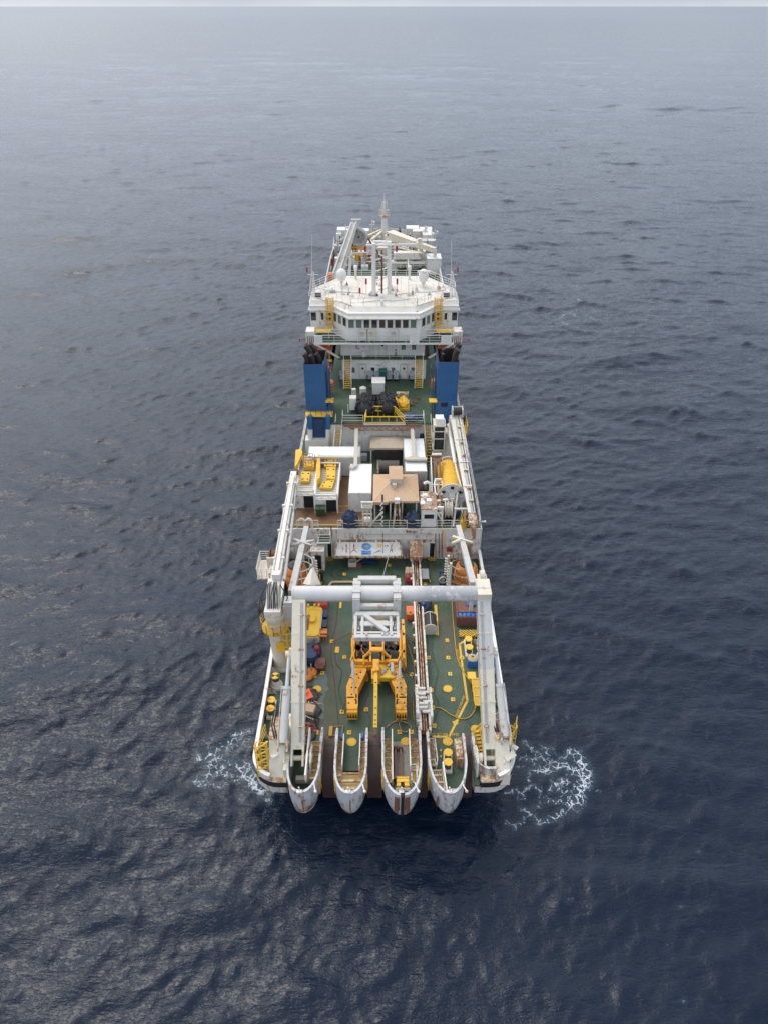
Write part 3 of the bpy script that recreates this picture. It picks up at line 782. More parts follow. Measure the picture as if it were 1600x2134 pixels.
rail(hC, [(0.9, 32.2, 7.4), (2.0, 32.2, 7.4)], 0.5, 'cream', 2, 0.3)
grate(hD, 3.75, 4.15, 35.6, 40.2, 6.62, n=5, mat='gratecream')
grate(hD, 3.9, 4.75, 33.0, 34.9, 6.5, n=3, mat='gratecream')
rail(hD, [(4.2, 35.2, Z1), (4.35, 36.2, Z1), (4.25, 39.8, Z1), (3.8, 39.9, Z1)], 1.0, 'clean', 2)
b = B(); b.bar((4.9, 32.6, 6.6), (4.75, 35.6, 6.6), 0.1, 1.1); ob('guard_plate', b, 'clean', hD)
b = B(); b.extr([(5.95, 36.0, Z1), (6.45, 36.0, Z1), (6.45, 39.9, Z1), (5.85, 39.6, Z1)], (0, 0, 1.15)); b.bb(5.9, 6.4, 36.4, 38.4, 7.15, 7.22)
ob('storage_locker', b, 'rustycream', hD)
b = B(); b.bb(5.1, 5.7, 32.7, 33.1, Z1, Z1+.5); ob('step_box', b, 'beige', hD)
# right-hand outer horn joined to the stern corner
hE = horn('stern_horn', 8.55, 1.25, 34.2, (40.6, 39.0), floor='void', zf=5.2, sharp=2.4, zt=7.4)
# yellow frame marks and cleats on the horn skins, floodlight arms
for h_, cx, w_ in ((hA, -6.42, 1.34), (hB, -2.67, 1.33), (hC, 1.43, 1.61), (hD, 5.10, 1.57)):
    b = B()
    for s in (-1, 1):
        if h_ is hA and s < 0 or h_ is hD and s > 0: continue
        for z in (6.9, 6.2, 5.5):
            y0 = 33.35
            xo = [cx+s*(w_*a+0.025) for a in (0.93, 0.995)]
            yo = [TIP+2.9*w_/1.33*(1-(1-a**2.2)**(1/2.2))-0.05 for a in (0.93, 0.985)]
            for zz in (z, z-0.42): b.bar((xo[0], yo[0], zz), (xo[1], yo[1], zz), 0.035, 0.03)
            for q in (0, 1): b.bar((xo[q], yo[q], z), (xo[q], yo[q], z-0.42), 0.035, 0.03)
    ob('yellow_marking', b, 'yellow', h_)
    b = B(); a = Vector((cx+0.95, TIP+1.0, 7.6)); b.cone(a, a+Vector((0.25, -1.1, 0.5)), 0.05, 0.05, 6); b.ball(a+Vector((0.25, -1.1, 0.5)), 0.12); ob('light_arm', b, 'clean', h_)
    b = B(); b.cone((cx-.1, TIP+.25, 7.62), (cx-.1, TIP+.25, 8.1), .06, .06, 6); b.bb(cx-.3, cx+.1, TIP+.05, TIP+.3, 7.62, 7.72); ob('bollard', b, 'clean', h_)

# the horns reach only a little way over the deck
for h_ in (hA, hB, hC, hD, hE):
    for o in [h_]+list(h_.children):
        for v_ in o.data.vertices:
            y = v_.co.y+100
            if y > 34.5: v_.co.y = 34.5+(y-34.5)*0.55-100
        o.data.update()
# A-frame foundations on the stern corners
def foundation(s):
    b = B()
    if s < 0:
        x0, x1 = -10.0, -7.9; top = 9.0
        b.m(0).extr([(x0+1.0, 33.8, Z1), (x1, 33.8, Z1), (x1, 34.0, 7.2), (x1, 36.2, top), (x1, 38.4, top), (x1, 39.2, Z1), (x0+1.0, 39.2, Z1), (x0+.6, 38.4, top), (x0+.6, 36.2, top), (x0+.9, 34.0, 7.2)][:0] or [(x0+.8, 33.75, Z1), (x0+.8, 33.85, 6.4), (x0+.8, 35.9, top), (x0+.8, 38.0, top), (x0+.8, 38.6, Z1)], (1.25, 0, 0))
        b.m(1).bb(x0+.75, x0+2.1, 35.85, 38.05, top, top+.05)
        b.m(0).bb(-8.0, -7.75, 34.0, 39.0, Z1-.5, 7.6)
    else:
        b.m(0).extr([(8.95, 33.75, Z1), (8.95, 34.0, 7.0), (8.95, 36.0, 8.9), (8.95, 38.3, 8.9), (8.95, 38.9, Z1)], (1.1, 0, 0))
        b.m(1).bb(8.9, 10.1, 35.9, 38.35, 8.9, 8.96)
    return ob('a_frame_foundation', b, ['cream', 'rustycream'], ship)
foundation(-1); foundation(1)
ladder(ship, P(557,1612,6.2)+Vector((0,0,0)), P(548,1545,9.4), 0.55, (1,0,0), 'yellow', True, (-0.6,-0.8,0), 0.045)
ladder(ship, P(1060,1556,6.9), P(1066,1508,9.0), 0.42, (1,0,0), 'yellow', True, (0.3,-0.6,0), 0.035)
b = B(); c = P(1058,1578,7.6); b.box(c, (1.0, .5, .9), R(35), R(25)); ob('stern_step', b, 'cream', ship)
b = B(); c = P(572,1575,8.0); b.box(c, (.55, .4, .12), R(40), R(-20)); b.cone(c, c+Vector((-.15,.1,-.8)), .05, None, 6); ob('floodlight', b, 'clean', ship)
b = B(); c = P(1072,1557,7.8); b.box(c, (.5, .3, .12), R(-40), R(20)); b.cone(c, c+Vector((.1,.1,-.8)), .05, None, 6); ob('floodlight', b, 'clean', ship)
rail(ship, [P(1060,1550,8.0), P(1072,1535,8.0), P(1074,1508,8.0)], 1.0, 'yellow', 3)
rail(ship, [P(545,1560,7.25), P(556,1530,7.25)], 1.3, 'yellow', 3)

# ------------------------------------------------------------------ mid ship: bulkhead, second deck
H2 = 10.2
b = B()
b.bb(-10.55, 10.6, YB, YB+0.25, Z1-0.1, Z2)
blk = ob('bulkhead', b, 'hull', ship)
b = B(); b.bb(PX(703,1103,Z2), 10.6, YB-0.12, YB, Z2-1.35, Z2+0.1); ob('cream_coaming', b, 'white', blk)
b = B()
pts2 = [(-10.55, YB+0.2)] + [(-hw(y)+.1, y) for y in (70, 80, 95, 108)] + [(hw(y)-.1, y) for y in (108, 95, 80, 70)] + [(10.55, YB+0.2)]
b.prism(pts2, Z2-0.2, Z2)
ob('second_deck', b, 'deck', ship)
b = B(); b.bb(-9.9, -1.3, YB+0.5, 73.0, Z2, Z2+0.02); b.bb(-5.1,-1.3, 62.9, 63.1, Z2, Z2+.05)
ob('brown_board_deck', b, 'board', ship)
for i, (p, q) in enumerate(((P(612,1094,Z2), P(727,1094,Z2)), (P(700,1068,Z2), P(728,1068,Z2)), (P(700,1055,Z2), P(728,1055,Z2)))):
    b = B(); b.bar(p+Vector((0,0,.02)), q+Vector((0,0,.02)), 0.09, 0.04); ob('yellow_line', b, 'yellow', ship)
rail(ship, [(PX(704,1103,Z2), YB+.1, Z2), (PX(715,1103,Z2), YB+.1, Z2)], 1.1)
rail(ship, [(PX(736,1103,Z2), YB+.1, Z2), (PX(848,1103,Z2), YB+.1, Z2)], 1.1, 'cream')
rail(ship, [(PX(862,1103,Z2), YB+.1, Z2), (PX(877,1103,Z2), YB+.1, Z2)], 1.1)
rail(ship, [(PX(910,1103,Z2), YB+.1, Z2), (10.5, YB+.1, Z2), (10.6, 66, Z2), (10.6, 77, Z2), (10.6, 90, Z2), (10.6, 104, Z2)], 1.1)
rail(ship, [(-9.5, YB+.1, Z2), (PX(664,1103,Z2), YB+.1, Z2)], 1.1)
rail(ship, [(-10.6, YB+.1, Z2), (-10.6, 78, Z2), (-10.6, 104, Z2)], 1.1)
# landing in front of the bulkhead, with the open steps down
b = B(); c0, c1 = P(664,1112,9.4), P(690,1112,9.4)
b.m(0).bb(c0.x, c1.x, YB-1.3, YB, 9.15, 9.3); b.m(1).bb(c0.x+.1, c1.x-.1, YB-1.2, YB, 9.3, 9.32)
ob('landing', b, ['clean', 'deck'], ship)
rail(ship, [(c0.x, YB-1.25, 9.3), (c1.x, YB-1.25, 9.3), (c1.x, YB-.05, 9.3)], 1.05, 'clean', 3)
stair(ship, P(640,1150,7.4), (c0.x+.1, YB-.8, 9.3), 0.9, 7, ('clean', 'wood'))
b = B(); b.tube([P(690,1095,10.9), P(690,1120,9), P(686,1121,8.9), P(674,1123,8.8)], 0.07); b.tube([P(645,1090,10.8)]+[P(645,1102,10.4)], .05); ob('fire_pipe', b, 'red', ship)
# doors and recesses of the bulkhead
def recess(parent, pa, pb, y, zlo, zhi, mats=('void',), name='doorway', step=True):
    b = B(); x0, x1 = PX(pa[0], pa[1], zlo), PX(pb, pa[1], zlo)
    b.bb(x0, x1, y-.06, y-.02, zlo, zhi)
    o = ob(name, b, mats[0], parent)
    f = B()
    for xx in (x0, x1): f.bb(xx-.06, xx+.06, y-.1, y-.02, zlo, zhi+.06)
    f.bb(x0, x1, y-.1, y-.02, zhi, zhi+.1)
    ob('frame', f, 'clean', o)
    if step:
        s = B(); s.m(0).bb(x0-.1, x1+.1, y-.5, y-.1, zlo-.3, zlo-.02)
        ob('hazard_step', s, 'hazard', o)
recess(blk, (683, 1160), 693, YB, 6.35, 8.3)
recess(blk, (893, 1160), 905, YB, 6.35, 8.3)
b = B(); b.bb(PX(879,1160,7), PX(893,1160,7), YB-.16, YB-.1, 6.4, 8.4); ob('door_leaf', b, 'clean', blk)
# deckhouse box with doorway, left of the bulkhead door
b = B(); x0, x1 = PX(652,1180,6.0), PX(678,1180,6.0)
b.bb(x0, x1, 60.3, YB, Z1, 8.7); b.bb(x0-.06, x1+.06, 60.24, YB, 8.7, 8.78)
cab0 = ob('entrance_house', b, 'white', ship)
b = B(); b.bb(x0+.35, x1-.3, 60.24, 60.28, 6.3, 8.2); ob('doorway', b, 'void', cab0)
b = B(); b.bb(x0+.25, x1-.2, 59.85, 60.24, 6.02, 6.3); ob('hazard_step', b, 'hazard', cab0)
# bulkhead services: pipes, cable runs, boxes
b = B()
b.tube([(PX(745,1104,10), YB-.2, 9.95), (PX(757,1104,10), YB-.2, 9.6), (PX(855,1104,10), YB-.2, 9.6), (PX(868,1104,10), YB-.2, 9.75), (PX(900,1104,10), YB-.2, 9.6)], .05)
ob('pipe_run', b, 'midgrey', blk)
for px, py, s in ((868,1118,.28), (846,1150,.5), (925,1140,.34), (873,1130,.3), (893,1112,.3)):
    b = B(); c = PY(px, py, YB-.2); b.box(c, (s, .2, s*1.2)); ob('junction_box', b, 'midgrey', blk)
b = B(); c = PY(936,1145,YB-.2); b.box(c, (.55,.22,.5)); ob('fire_cabinet', b, 'red', blk)
for px in (907, 914, 920, 612, 640):
    b = B(); b.tube([PY(px,1112,YB-.14), PY(px,1162,YB-.14)], .045); ob('pipe', b, 'rust' if px > 800 else 'white', blk)
b = B(); b.box(PY(855,1108,YB-.16), (1.0, .06, .3)); ob('rusty_plate', b, 'rustycream', blk)
b = B()
for px in (720, 733, 746, 759, 785, 798, 811, 824):
    b.cone(PY(px,1164,YB-.1)+Vector((0,-.15,0)), PY(px,1164,YB-.1), .2, .2, 12)
ob('cable_ends', b, 'rust', blk)

# third deck house: wall and deck at Z3
b = B()
b.bb(-7.0, 7.0, YC, 104, Z2, Z3-0.2)
hs = ob('lower_deckhouse', b, 'white', ship)
b = B(); b.bb(-7.3, 7.55, YC-.25, 104, Z3-.2, Z3); ob('upper_deck', b, 'deck3', ship)
for px in (720, 745, 765):   # doors on the wall
    b = B(); c = PY(px, 912, YC); b.bb(c.x-.45, c.x+.45, YC-.07, YC, Z2+.3, Z2+2.3); d_ = ob('door', b, 'clean', hs)
    k = B(); k.bb(c.x+.28, c.x+.36, YC-.12, YC-.07, Z2+1.2, Z2+1.35); ob('handle', k, 'dark', d_)
b = B(); c = PY(880, 906, YC); b.bb(c.x-.35, c.x+.35, YC-.25, YC, Z2+1.4, Z2+2.6); ob('locker', b, 'navy', hs)
# rails and lattice gantry on the deck edge
xl, xr = PX(714,880,Z3), PX(882,880,Z3)
rail(ship, [(xl, YC-.2, Z3), (PX(757,880,Z3), YC-.2, Z3)], 1.1); rail(ship, [(PX(842,880,Z3), YC-.2, Z3), (xr, YC-.2, Z3)], 1.1)
rail(ship, [(xl, YC-.2, Z3), (xl, YC+1.2, Z3)], 1.1); rail(ship, [(xr, YC-.2, Z3), (xr, YC+1.2, Z3)], 1.1)
b = B()
for (za, zb) in ((Z3-.1, Z3-.75),):
    ya = YC-.7
    b.bar((xl, ya, za), (xr, ya, za), .1); b.bar((xl+2, ya, zb), (xr-2, ya, zb), .1); b.bar((xl, ya, za-.05), (xl+2, ya, zb), .1); b.bar((xr, ya, za-.05), (xr-2, ya, zb), .1)
    n = 22
    for i in range(n):
        xa = xl+.4+(xr-xl-.8)*i/n; xb = xl+.4+(xr-xl-.8)*(i+1)/n
        p, q = ((xa, ya, za), (xb, ya, zb+.1)) if i % 2 else ((xa, ya, zb+.1), (xb, ya, za))
        b.bar(p, q, .06)
b.m(1).bb(xl+.2, xr-.2, YC-1.0, YC-.3, Z3-.12, Z3-.05)
ob('lattice_girder', b, ['rustycream', 'rust'], ship)
# yellow trestle walkway over the girder
b = B(); g0, g1, h0, h1 = PX(760,878,Z3), PX(842,878,Z3), PX(766,855,Z3+1.2), PX(822,855,Z3+1.2)
y0, y1 = YC-.6, YC+1.2
for (xa, xb, y, z) in ((g0, g1, y0, Z3+.25), (h0, h1, y1, Z3+1.6), (g0, g1, y0, Z3+1.1), (h0+.1, h1-.1, y1, Z3+1.0)): b.bar((xa, y, z), (xb, y, z), .1)
for i in range(6):
    f = i/5; b.bar((g0+(g1-g0)*f, y0, Z3-.1), (g0+(g1-g0)*f, y0, Z3+1.1), .07); b.bar((h0+(h1-h0)*f, y1, Z3), (h0+(h1-h0)*f, y1, Z3+1.6), .07)
for xa, xb in ((g0, h0), (g1, h1)):
    for za, zb in ((1.1, 1.6), (.25, 1.0), (.7, 1.3)): b.bar((xa, y0, Z3+za), (xb, y1, Z3+zb), .08)
b.m(1).bb(g0-.1, g1+.1, y0-.05, y0, Z3-.15, Z3+.25)
ob('yellow_walkway', b, ['yellow', 'clean'], ship)
# stairs between second deck and upper deck
stair(ship, (PX(703,938,Z2), 77.0, Z2), (PX(707,882,Z3), YC+.4, Z3), .85, 14)
stair(ship, (PX(893,948,Z2), 76.2, Z2), (PX(890,882,Z3), YC+.4, Z3), .85, 14)

# funnels
def funnel(cx, wid, y0, y1, ztop, inner):
    b = B(); x0, x1 = cx-wid/2, cx+wid/2; th = .1
    b.loft([[(x0, y0, Z2+2.6), (x1, y0, Z2+2.6), (x1, y1, Z2+2.6), (x0, y1, Z2+2.6)], [(x0, y0, ztop), (x1, y0, ztop), (x1, y1, ztop), (x0, y1, ztop)]], True)
    f = ob('funnel', b, 'blue', ship)
    b = B()
    for q in ((x0+.03, x1-.03, y0+.03, y0+th), (x0+.03, x1-.03, y1-th, y1-.03), (x0+.03, x0+th, y0+th, y1-th), (x1-th, x1-.03, y0+th, y1-th)): b.bb(*q, ztop-1.9, ztop-.02)
    b.bb(x0+th, x1-th, y0+th, y1-th, ztop-1.95, ztop-1.9); ob('funnel_lining', b, 'soot', f)
    b = B(); b.bb(x0-.02, x1+.02, y0-.02, y1, Z2, Z2+2.6); ob('funnel_base', b, 'white', f)
    b = B()
    for z in np.arange(Z2+4.2, ztop-.2, 1.55): b.bb(x0-.012, x1+.012, y0-.012, y0+.1, z-.02, z+.02)
    ob('plate_seam', b, 'blue', f)
    return f
fl_y = 80.4
fx0, fx1 = PX(632,760,21.6), PX(676,760,21.6)
fL = funnel((fx0+fx1)/2, fx1-fx0, fl_y, 84.9, 21.6, 1)
gx0, gx1 = PX(913,757,21.8), PX(957,757,21.8)
fR = funnel((gx0+gx1)/2, gx1-gx0, fl_y+.2, 85.0, 21.8, -1)
def exhaust(f, x, y, z0, h, lean, r):
    b = B(); pts = [Vector((x, y, z0)), Vector((x, y, z0+h*.5)), Vector((x+lean*.25, y, z0+h*.78)), Vector((x+lean, y-.1, z0+h))]
    b.tube(pts, r, 12); b.cone(pts[-1]-Vector((lean*.1,0,.05)), pts[-1]+Vector((lean*.12, -.02, .06)), r*1.12, r*1.05, 12)
    ob('exhaust_pipe', b, 'soot', f)
cx = (fx0+fx1)/2
for dx, dy, h, lean, r in ((-.85, .8, 2.7, -.35, .24), (-.45, 1.8, 3.4, -.6, .34), (.15, 2.6, 3.2, -.7, .34), (-.1, .9, 2.5, -.3, .26), (.6, 1.6, 2.4, -.4, .3)):
    exhaust(fL, cx+dx, fl_y+dy, 19.9, h, lean, r)
cx = (gx0+gx1)/2
for dx, dy, h, lean, r in ((.7, .9, 3.0, .4, .36), (.95, 2.0, 3.3, .4, .36), (-.75, 1.6, 2.2, .1, .2), (-.6, 2.8, 2.3, .1, .2)):
    exhaust(fR, cx+dx, fl_y+dy, 20.1, h, lean, r)
# aft step of the left funnel: yellow platform, tapered skirt with door, pale vent pipes
b = B(); a0, a1 = PX(640,862,Z3+1), PX(690,862,Z3+1)
b.loft([[(a0+.15, 79.3, Z2+1.9), (a1-.1, 79.3, Z2+1.9), (a1, 81.6, Z2+1.9), (a0, 81.6, Z2+1.9)], [(a0, 79.7, Z3+.7), (a1-.15, 79.7, Z3+.7), (a1, 81.6, Z3+1.2), (a0, 81.6, Z3+1.2)]], True, False, True)
b.bb(PX(676,800,17), PX(688,800,17)-.1, 81.2, 84.6, Z2+2, 20.4)
sk = ob('funnel_skirt', b, 'blue', fL)
b = B(); b.bb(PX(654,885,Z2+3), PX(676,885,Z2+3), 79.22, 79.3, Z2+2.0, Z2+4.6); ob('door', b, 'navy', fL)
b = B(); b.bb(a0-.2, a1+.2, 79.1, 80.3, Z3+.75, Z3+.95); ob('platform', b, 'yellow', fL)
b = B()
z = Z3+.95
for hh in (.5, 1.0):
    b.cone((a0-.15, 79.15, z+hh), (a1+.15, 79.15, z+hh), .035, None, 5); b.cone((a0-.15, 79.15, z+hh), (a0-.15, 80.3, z+hh), .035, None, 5)
for i in range(6): b.cone((a0-.15+(a1-a0+.3)*i/5, 79.15, z), (a0-.15+(a1-a0+.3)*i/5, 79.15, z+1.0), .03, None, 5)
ob('railing', b, 'navy', fL)
for px in (647, 684):
    b = B(); b.m(0).cone(PY(px, 945, 79.0), PY(px, 893, 79.0), .3, .3, 12); b.m(1).cone(PY(px, 893, 79.0), PY(px, 868, 79.0), .32, .3, 12); b.ball(PY(px, 868, 79.0), .3); ob('vent_pipe', b, ['white', 'blue'], ship)
b = B(); b.bb(PX(644,910,Z2), PX(690,910,Z2), 78.6, 80.0, Z2, Z2+1.9); ob('white_base', b, 'white', ship)
# right funnel aft: box and sloped lower skirt
b = B(); r0, r1 = gx0-.1, gx1-.05
b.loft([[(r0-.2, 79.6, Z2+2.4), (r1-.1, 79.6, Z2+2.4), (r1-.1, 82, Z2+2.4), (r0-.2, 82, Z2+2.4)], [(r0+.15, 80.6, Z3+2.2), (r1, 80.6, Z3+2.2), (r1, 82, Z3+2.2), (r0+.15, 82, Z3+2.2)]], True, False, False)
ob('funnel_skirt', b, 'blue', fR)
b = B(); c = PY(925, 843, 80.5); b.box(c, (.75, .3, .5)); ob('vent_grille', b, 'black', fR)
# dark blue ladders and yellow landings on the inboard faces of the funnels
for s, xx, f in ((-1, fx1+.45, fL), (1, gx0-.45, fR)):
    b = B()
    for yy in (81.0, 82.2):
        for dx in (0, -s*-.5): b.cone((xx+dx*.6, yy, Z3), (xx+dx*.6, yy, 20.8), .04, None, 5)
    for z in np.arange(Z3+.4, 20.8, .4): b.cone((xx, 81.0, z), (xx, 82.2, z), .03, None, 5)
    for z in np.arange(Z3+1.2, 20.8, 1.3): b.cone((xx+s*-.3, 81.0, z), (xx+s*-.3, 82.2, z), .035, None, 5); b.cone((xx, 81, z), (xx+s*-.3, 81, z), .03, None, 5)
    ob('caged_ladder', b, 'navy', f)
    b = B(); b.bb(xx-.5, xx+.5, 79.9, 81.0, Z3+2.3, Z3+2.42); ob('landing', b, 'yellow', f)

# accommodation block
A0 = PX(713,770,16); A1 = PX(887,770,16)
b = B(); b.bb(A0, A1, 91.8, 105.5, Z3, Z4); acc = ob('accommodation_block', b, 'clean', ship)
b = B(); b.bb(A0-.5, A1+.5, 91.5, 105.5, Z4, Z4+.12); ob('deck_plate', b, 'deck3', acc)
b = B(); A2, A3 = PX(706,728,19), PX(886,728,19); b.bb(A2, A3, 92.65, 105.5, Z4+.12, Z5); acc2 = ob('upper_accommodation', b, 'clean', ship)
def portdoor(parent, x, y, z0, w_=.85, h=1.9):
    b = B(); b.bb(x-w_/2, x+w_/2, y-.08, y, z0+.15, z0+.15+h); d_ = ob('door', b, 'white', parent)
    k = B(); k.cone((x, y-.1, z0+1.5), (x, y-.07, z0+1.5), .17, .17, 14); ob('porthole', k, 'glass', d_)
    k = B(); k.bb(x+w_*.28, x+w_*.34, y-.12, y-.08, z0+.9, z0+1.15); ob('handle', k, 'dark', d_)
    f = B()
    for xx in (x-w_/2-.06, x+w_/2+.06): f.bb(xx-.05, xx+.05, y-.1, y, z0+.1, z0+h+.2)
    f.bb(x-w_/2, x+w_/2, y-.1, y, z0+h+.16, z0+h+.26); ob('frame', f, 'grey', d_)
def win(parent, x, y, z0, z1, w_, glass='glass', rot=0.0, thick=.05, name='window'):
    c = Vector((x, y, (z0+z1)/2)); b = B(); b.box(c + Matrix.Rotation(rot,3,'Z')@Vector((0,-.012,0)), (w_, .03, z1-z0), rot)
    o = ob(name, b, glass, parent)
    f = B(); mt = Matrix.Rotation(rot, 3, 'Z')
    for s in (-1, 1):
        f.box(c+mt@Vector((s*(w_/2+thick/2), -.03, 0)), (thick, .07, z1-z0+2*thick), rot)
        f.box(c+mt@Vector((0, -.03, s*((z1-z0)/2+thick/2))), (w_, .07, thick), rot)
    ob('frame', f, 'clean', o)
    return o
ZA = Z3
portdoor(acc, PY(756,770,91.8).x, 91.8, Z3+.1); portdoor(acc, PY(841,770,91.8).x, 91.8, Z3+.1)
for px, gl in ((736,'glass2'), (777,'glass'), (819,'glass2'), (860,'glass2')):
    c = PY(px, 771, 91.8); win(acc, c.x, 91.8, c.z-.4, c.z+.4, .5, gl)
b = B()
for dx, dz in ((-.9,-.1),(-.55,-.15),(0,.3),(.1,-.2),(.5,.2),(-.1,0.1),(.3,-.5)):
    c = PY(798,757,91.7)+Vector((dx,0,dz)); b.ball(c, .17); b.cone(c, c+Vector((.05,.1,-.35)), .04, None, 5)
ob('light_cluster', b, 'white', acc)
for k in (-1, 1):
    b = B(); x = PY(756,760,91.8).x if k < 0 else PY(841,760,91.8).x
    b.tube([(x+k*-1.0,91.7,Z3+2.35),(x+k*.6,91.7,Z3+2.4),(x+k*.9,91.7,Z3+2.2)], .04); ob('pipe', b, 'cream', acc)
portdoor(acc2, PY(797,730,93.6).x, 92.65, Z4+.1, .9, 2.0)
for px in (840, 862): c = PY(px, 722, 92.65); win(acc2, c.x, 92.65, c.z-.45, c.z+.4, .55, 'glass2')
b = B(); c = PY(824,736,92.2); b.cone(c-Vector((0,0,.5)), c, .25, .08, 10); b.cone(c, c+Vector((0,0,.6)), .07, None, 6); ob('vent', b, 'dark', acc2)
b = B(); c = PY(759,737,92.3); b.box(c, (.6,.4,.6)); ob('box', b, 'clean', acc2)
ladder(acc2, PY(775,744,92.55), PY(775,716,92.55), .5, (1,0,0), 'cream', name='wall_ladder')
b = B(); b.tube([PY(743,716,92.5), PY(743,726,92.5), PY(749,727,92.5)], .05); ob('pipe', b, 'red', acc2)
for px in (709, 888):
    b = B(); b.tube([PY(px,716,92.5), PY(px,742,92.5)], .05); ob('pipe', b, 'red', acc2)
rail(ship, [(PX(731,748,Z4), 91.6, Z4+.1), (PX(864,748,Z4), 91.6, Z4+.1)], 1.0)
stair(ship, (PX(724,815,Z3), 88.6, Z3), (PX(724,752,Z4+.1), 91.7, Z4+.1), 1.05, 14)
stair(ship, (PX(872,812,Z3), 88.8, Z3), (PX(873,752,Z4+.1), 91.7, Z4+.1), 1.05, 14)
for s in (-1, 1):   # diagonal struts under the bridge deck
    b = B(); b.bar((s*9.0, 90.5, Z5-.2), (s*6.1, 91.9, Z4+.1), .28); ob('strut', b, 'cream', ship)

# bridge deck
b = B(); e0, e1 = PX(655,713,Z5-.1), PX(944,713,Z5-.1)
b.m(0).bb(e0, e1, 90.45, 106, Z5-.22, Z5); b.m(1).bb(e0+.1, e1-.1, 90.6, 105, Z5, Z5+.02); brd = ob('bridge_deck', b, ['clean', 'deck3'], ship)
for px0, px1 in ((657,674), (852,872), (917,938)):
    b = B(); b.bb(PX(px0,705,Z5), PX(px1,705,Z5), 90.47, 90.58, Z5, Z5+1.05); ob('dodger_plate', b, 'clean', ship)
rail(ship, [(PX(674,706,Z5), 90.54, Z5), (PX(917,706,Z5), 90.54, Z5)], 1.1)
for s in (-1, 1):
    xa = s*9.2; xi = s*5.4
    rail(ship, [(xa, 90.75, Z5+.5), (xi, 90.75, Z5+.5)], 1.3, 'clean', 3)
    rail(ship, [(xa, 91.6, Z5+1.0), (xi+s*1.6, 91.6, Z5+1.0)], 1.0, 'yellow', 3)
    b = B(); b.bb(xa, xi+s*1.6, 91.7, 92.6, Z5+1.0, Z5+1.12); ob('platform', b, 'yellow', ship)
    # raft box at the wing end
    b = B(); x2 = s*10.45; b.bb(s*9.25, x2, 91.2, 93.0, Z5-.8, Z5+1.3)
    o = ob('wing_box', b, 'white', ship)
    k = B()
    for i in range(4): q = s*(9.45+i*.26); k.bb(q-.04, q+.04, 91.14, 91.2, Z5-.5, Z5+.7)
    ob('slats', k, 'rust', o)
    k = B(); k.cone((x2, 91.6, Z5+.1), (x2+s*.9, 91.4, Z5+.1), .05, None, 6); k.torus((x2+s*.9, 91.4, Z5+.1), .16, .06, (1,0,0), 12, 6); ob('side_light', k, 'red', ship)
# bridge house
def wallprism(b, pl, z0, z1): b.prism(pl, z0, z1)
half = [(4.75, 91.2), (7.05, 94.2), (10.0, 94.2), (10.2, 96.0), (10.2, 99.5), (6.6, 105.2)]
pl = [(-x, y) for x, y in half] + [(x, y) for x, y in half[::-1]]
b = B(); b.prism(pl, Z5+.02, Z6); br = ob('bridge_house', b, 'clean', ship)
for k in range(9):
    c = PY(732+k*16.1, 675, 91.2); win(br, c.x, 91.2, 22.05, 23.15, .74, 'glass2' if k in (0,1,8) else 'glass')
for s in (-1, 1):
    ang = math.atan2(3.0, 2.3)*s
    for k in range(3):
        f = (.2, .5, .8)[k]; x = s*(4.75+2.3*f); y = 91.2+3.0*f; win(br, x, y, 22.05, 23.2, .78, 'glass2' if k == 1 else 'glass', ang)
    c = 8.35*s
    win(br, s*9.55, 94.2, 21.95, 23.1, .7); win(br, s*7.45, 94.2, 21.95, 23.0, .55)
    b = B(); b.bb(c-.4, c+.4, 94.12, 94.2, Z5+1.1, Z5+3.1); d_ = ob('door', b, 'white', br)
    k = B(); k.bb(c-.17, c+.17, 94.09, 94.12, Z5+1.9, Z5+2.8); ob('pane', k, 'glass', d_)
    k = B(); k.bb(c+.28, c+.34, 94.05, 94.12, Z5+1.6, Z5+1.8); ob('handle', k, 'dark', d_)
    win(br, s*10.21, 97.6, 22.0, 23.1, 1.6, 'glass', R(90)*s)
    stair(ship, (s*7.3, 92.2, Z5+1.1), (s*7.4, 94.0, Z5+1.3), .8, 3, ('yellow','yellow'), False)
    ladder(ship, (s*7.25, 94.0, Z5+1.4), (s*7.25, 94.0, Z6+1.2), .75, (1,0,0), 'yellow', True, (0,-1,0), .045)
# visor roof sloping down over the windows
b = B()
vo = [(4.6, 90.75), (7.1, 94.0), (10.25, 94.0)]; vi = [(4.4, 92.5), (6.4, 94.9), (9.9, 95.0)]
for (o0, o1, i0, i1) in ((vo[0], vo[1], vi[0], vi[1]), (vo[1], vo[2], vi[1], vi[2])):
    for s in (-1, 1):
        zlow = 23.45
        q = [(s*o0[0], o0[1], zlow), (s*o1[0], o1[1], zlow), (s*i1[0], i1[1], Z6+.45), (s*i0[0], i0[1], Z6+.45)]
        b.extr(q if s > 0 else q[::-1], (0, 0, -.12))
b.extr([(-vo[0][0], vo[0][1], 23.45), (vo[0][0], vo[0][1], 23.45), (vi[0][0], vi[0][1], Z6+.45), (-vi[0][0], vi[0][1], Z6+.45)], (0,0,-.12))
ob('visor_roof', b, 'top', br)
th_ = [(4.35, 92.5), (6.4, 94.9), (9.9, 95.0), (10.1, 96.5), (10.0, 99.8), (6.5, 105.1)]
pl = [(-x, y) for x, y in th_] + [(x, y) for x, y in th_[::-1]]
b = B(); b.prism(pl, Z6, Z6+.46); top = ob('monkey_island', b, 'top', ship)
ZT = Z6+.46
rail(ship, [(x, y, ZT) for x, y in ((-9.9,98.5),(-9.9,99.8),(-6.5,105),(6.5,105),(9.9,99.8),(9.9,98.5))], 1.0)
rail(ship, [(x, y, ZT) for x, y in ((-6.3,95.0),(-4.4,92.7),(4.4,92.7),(6.3,95.0))], 1.0, 'clean', 2)
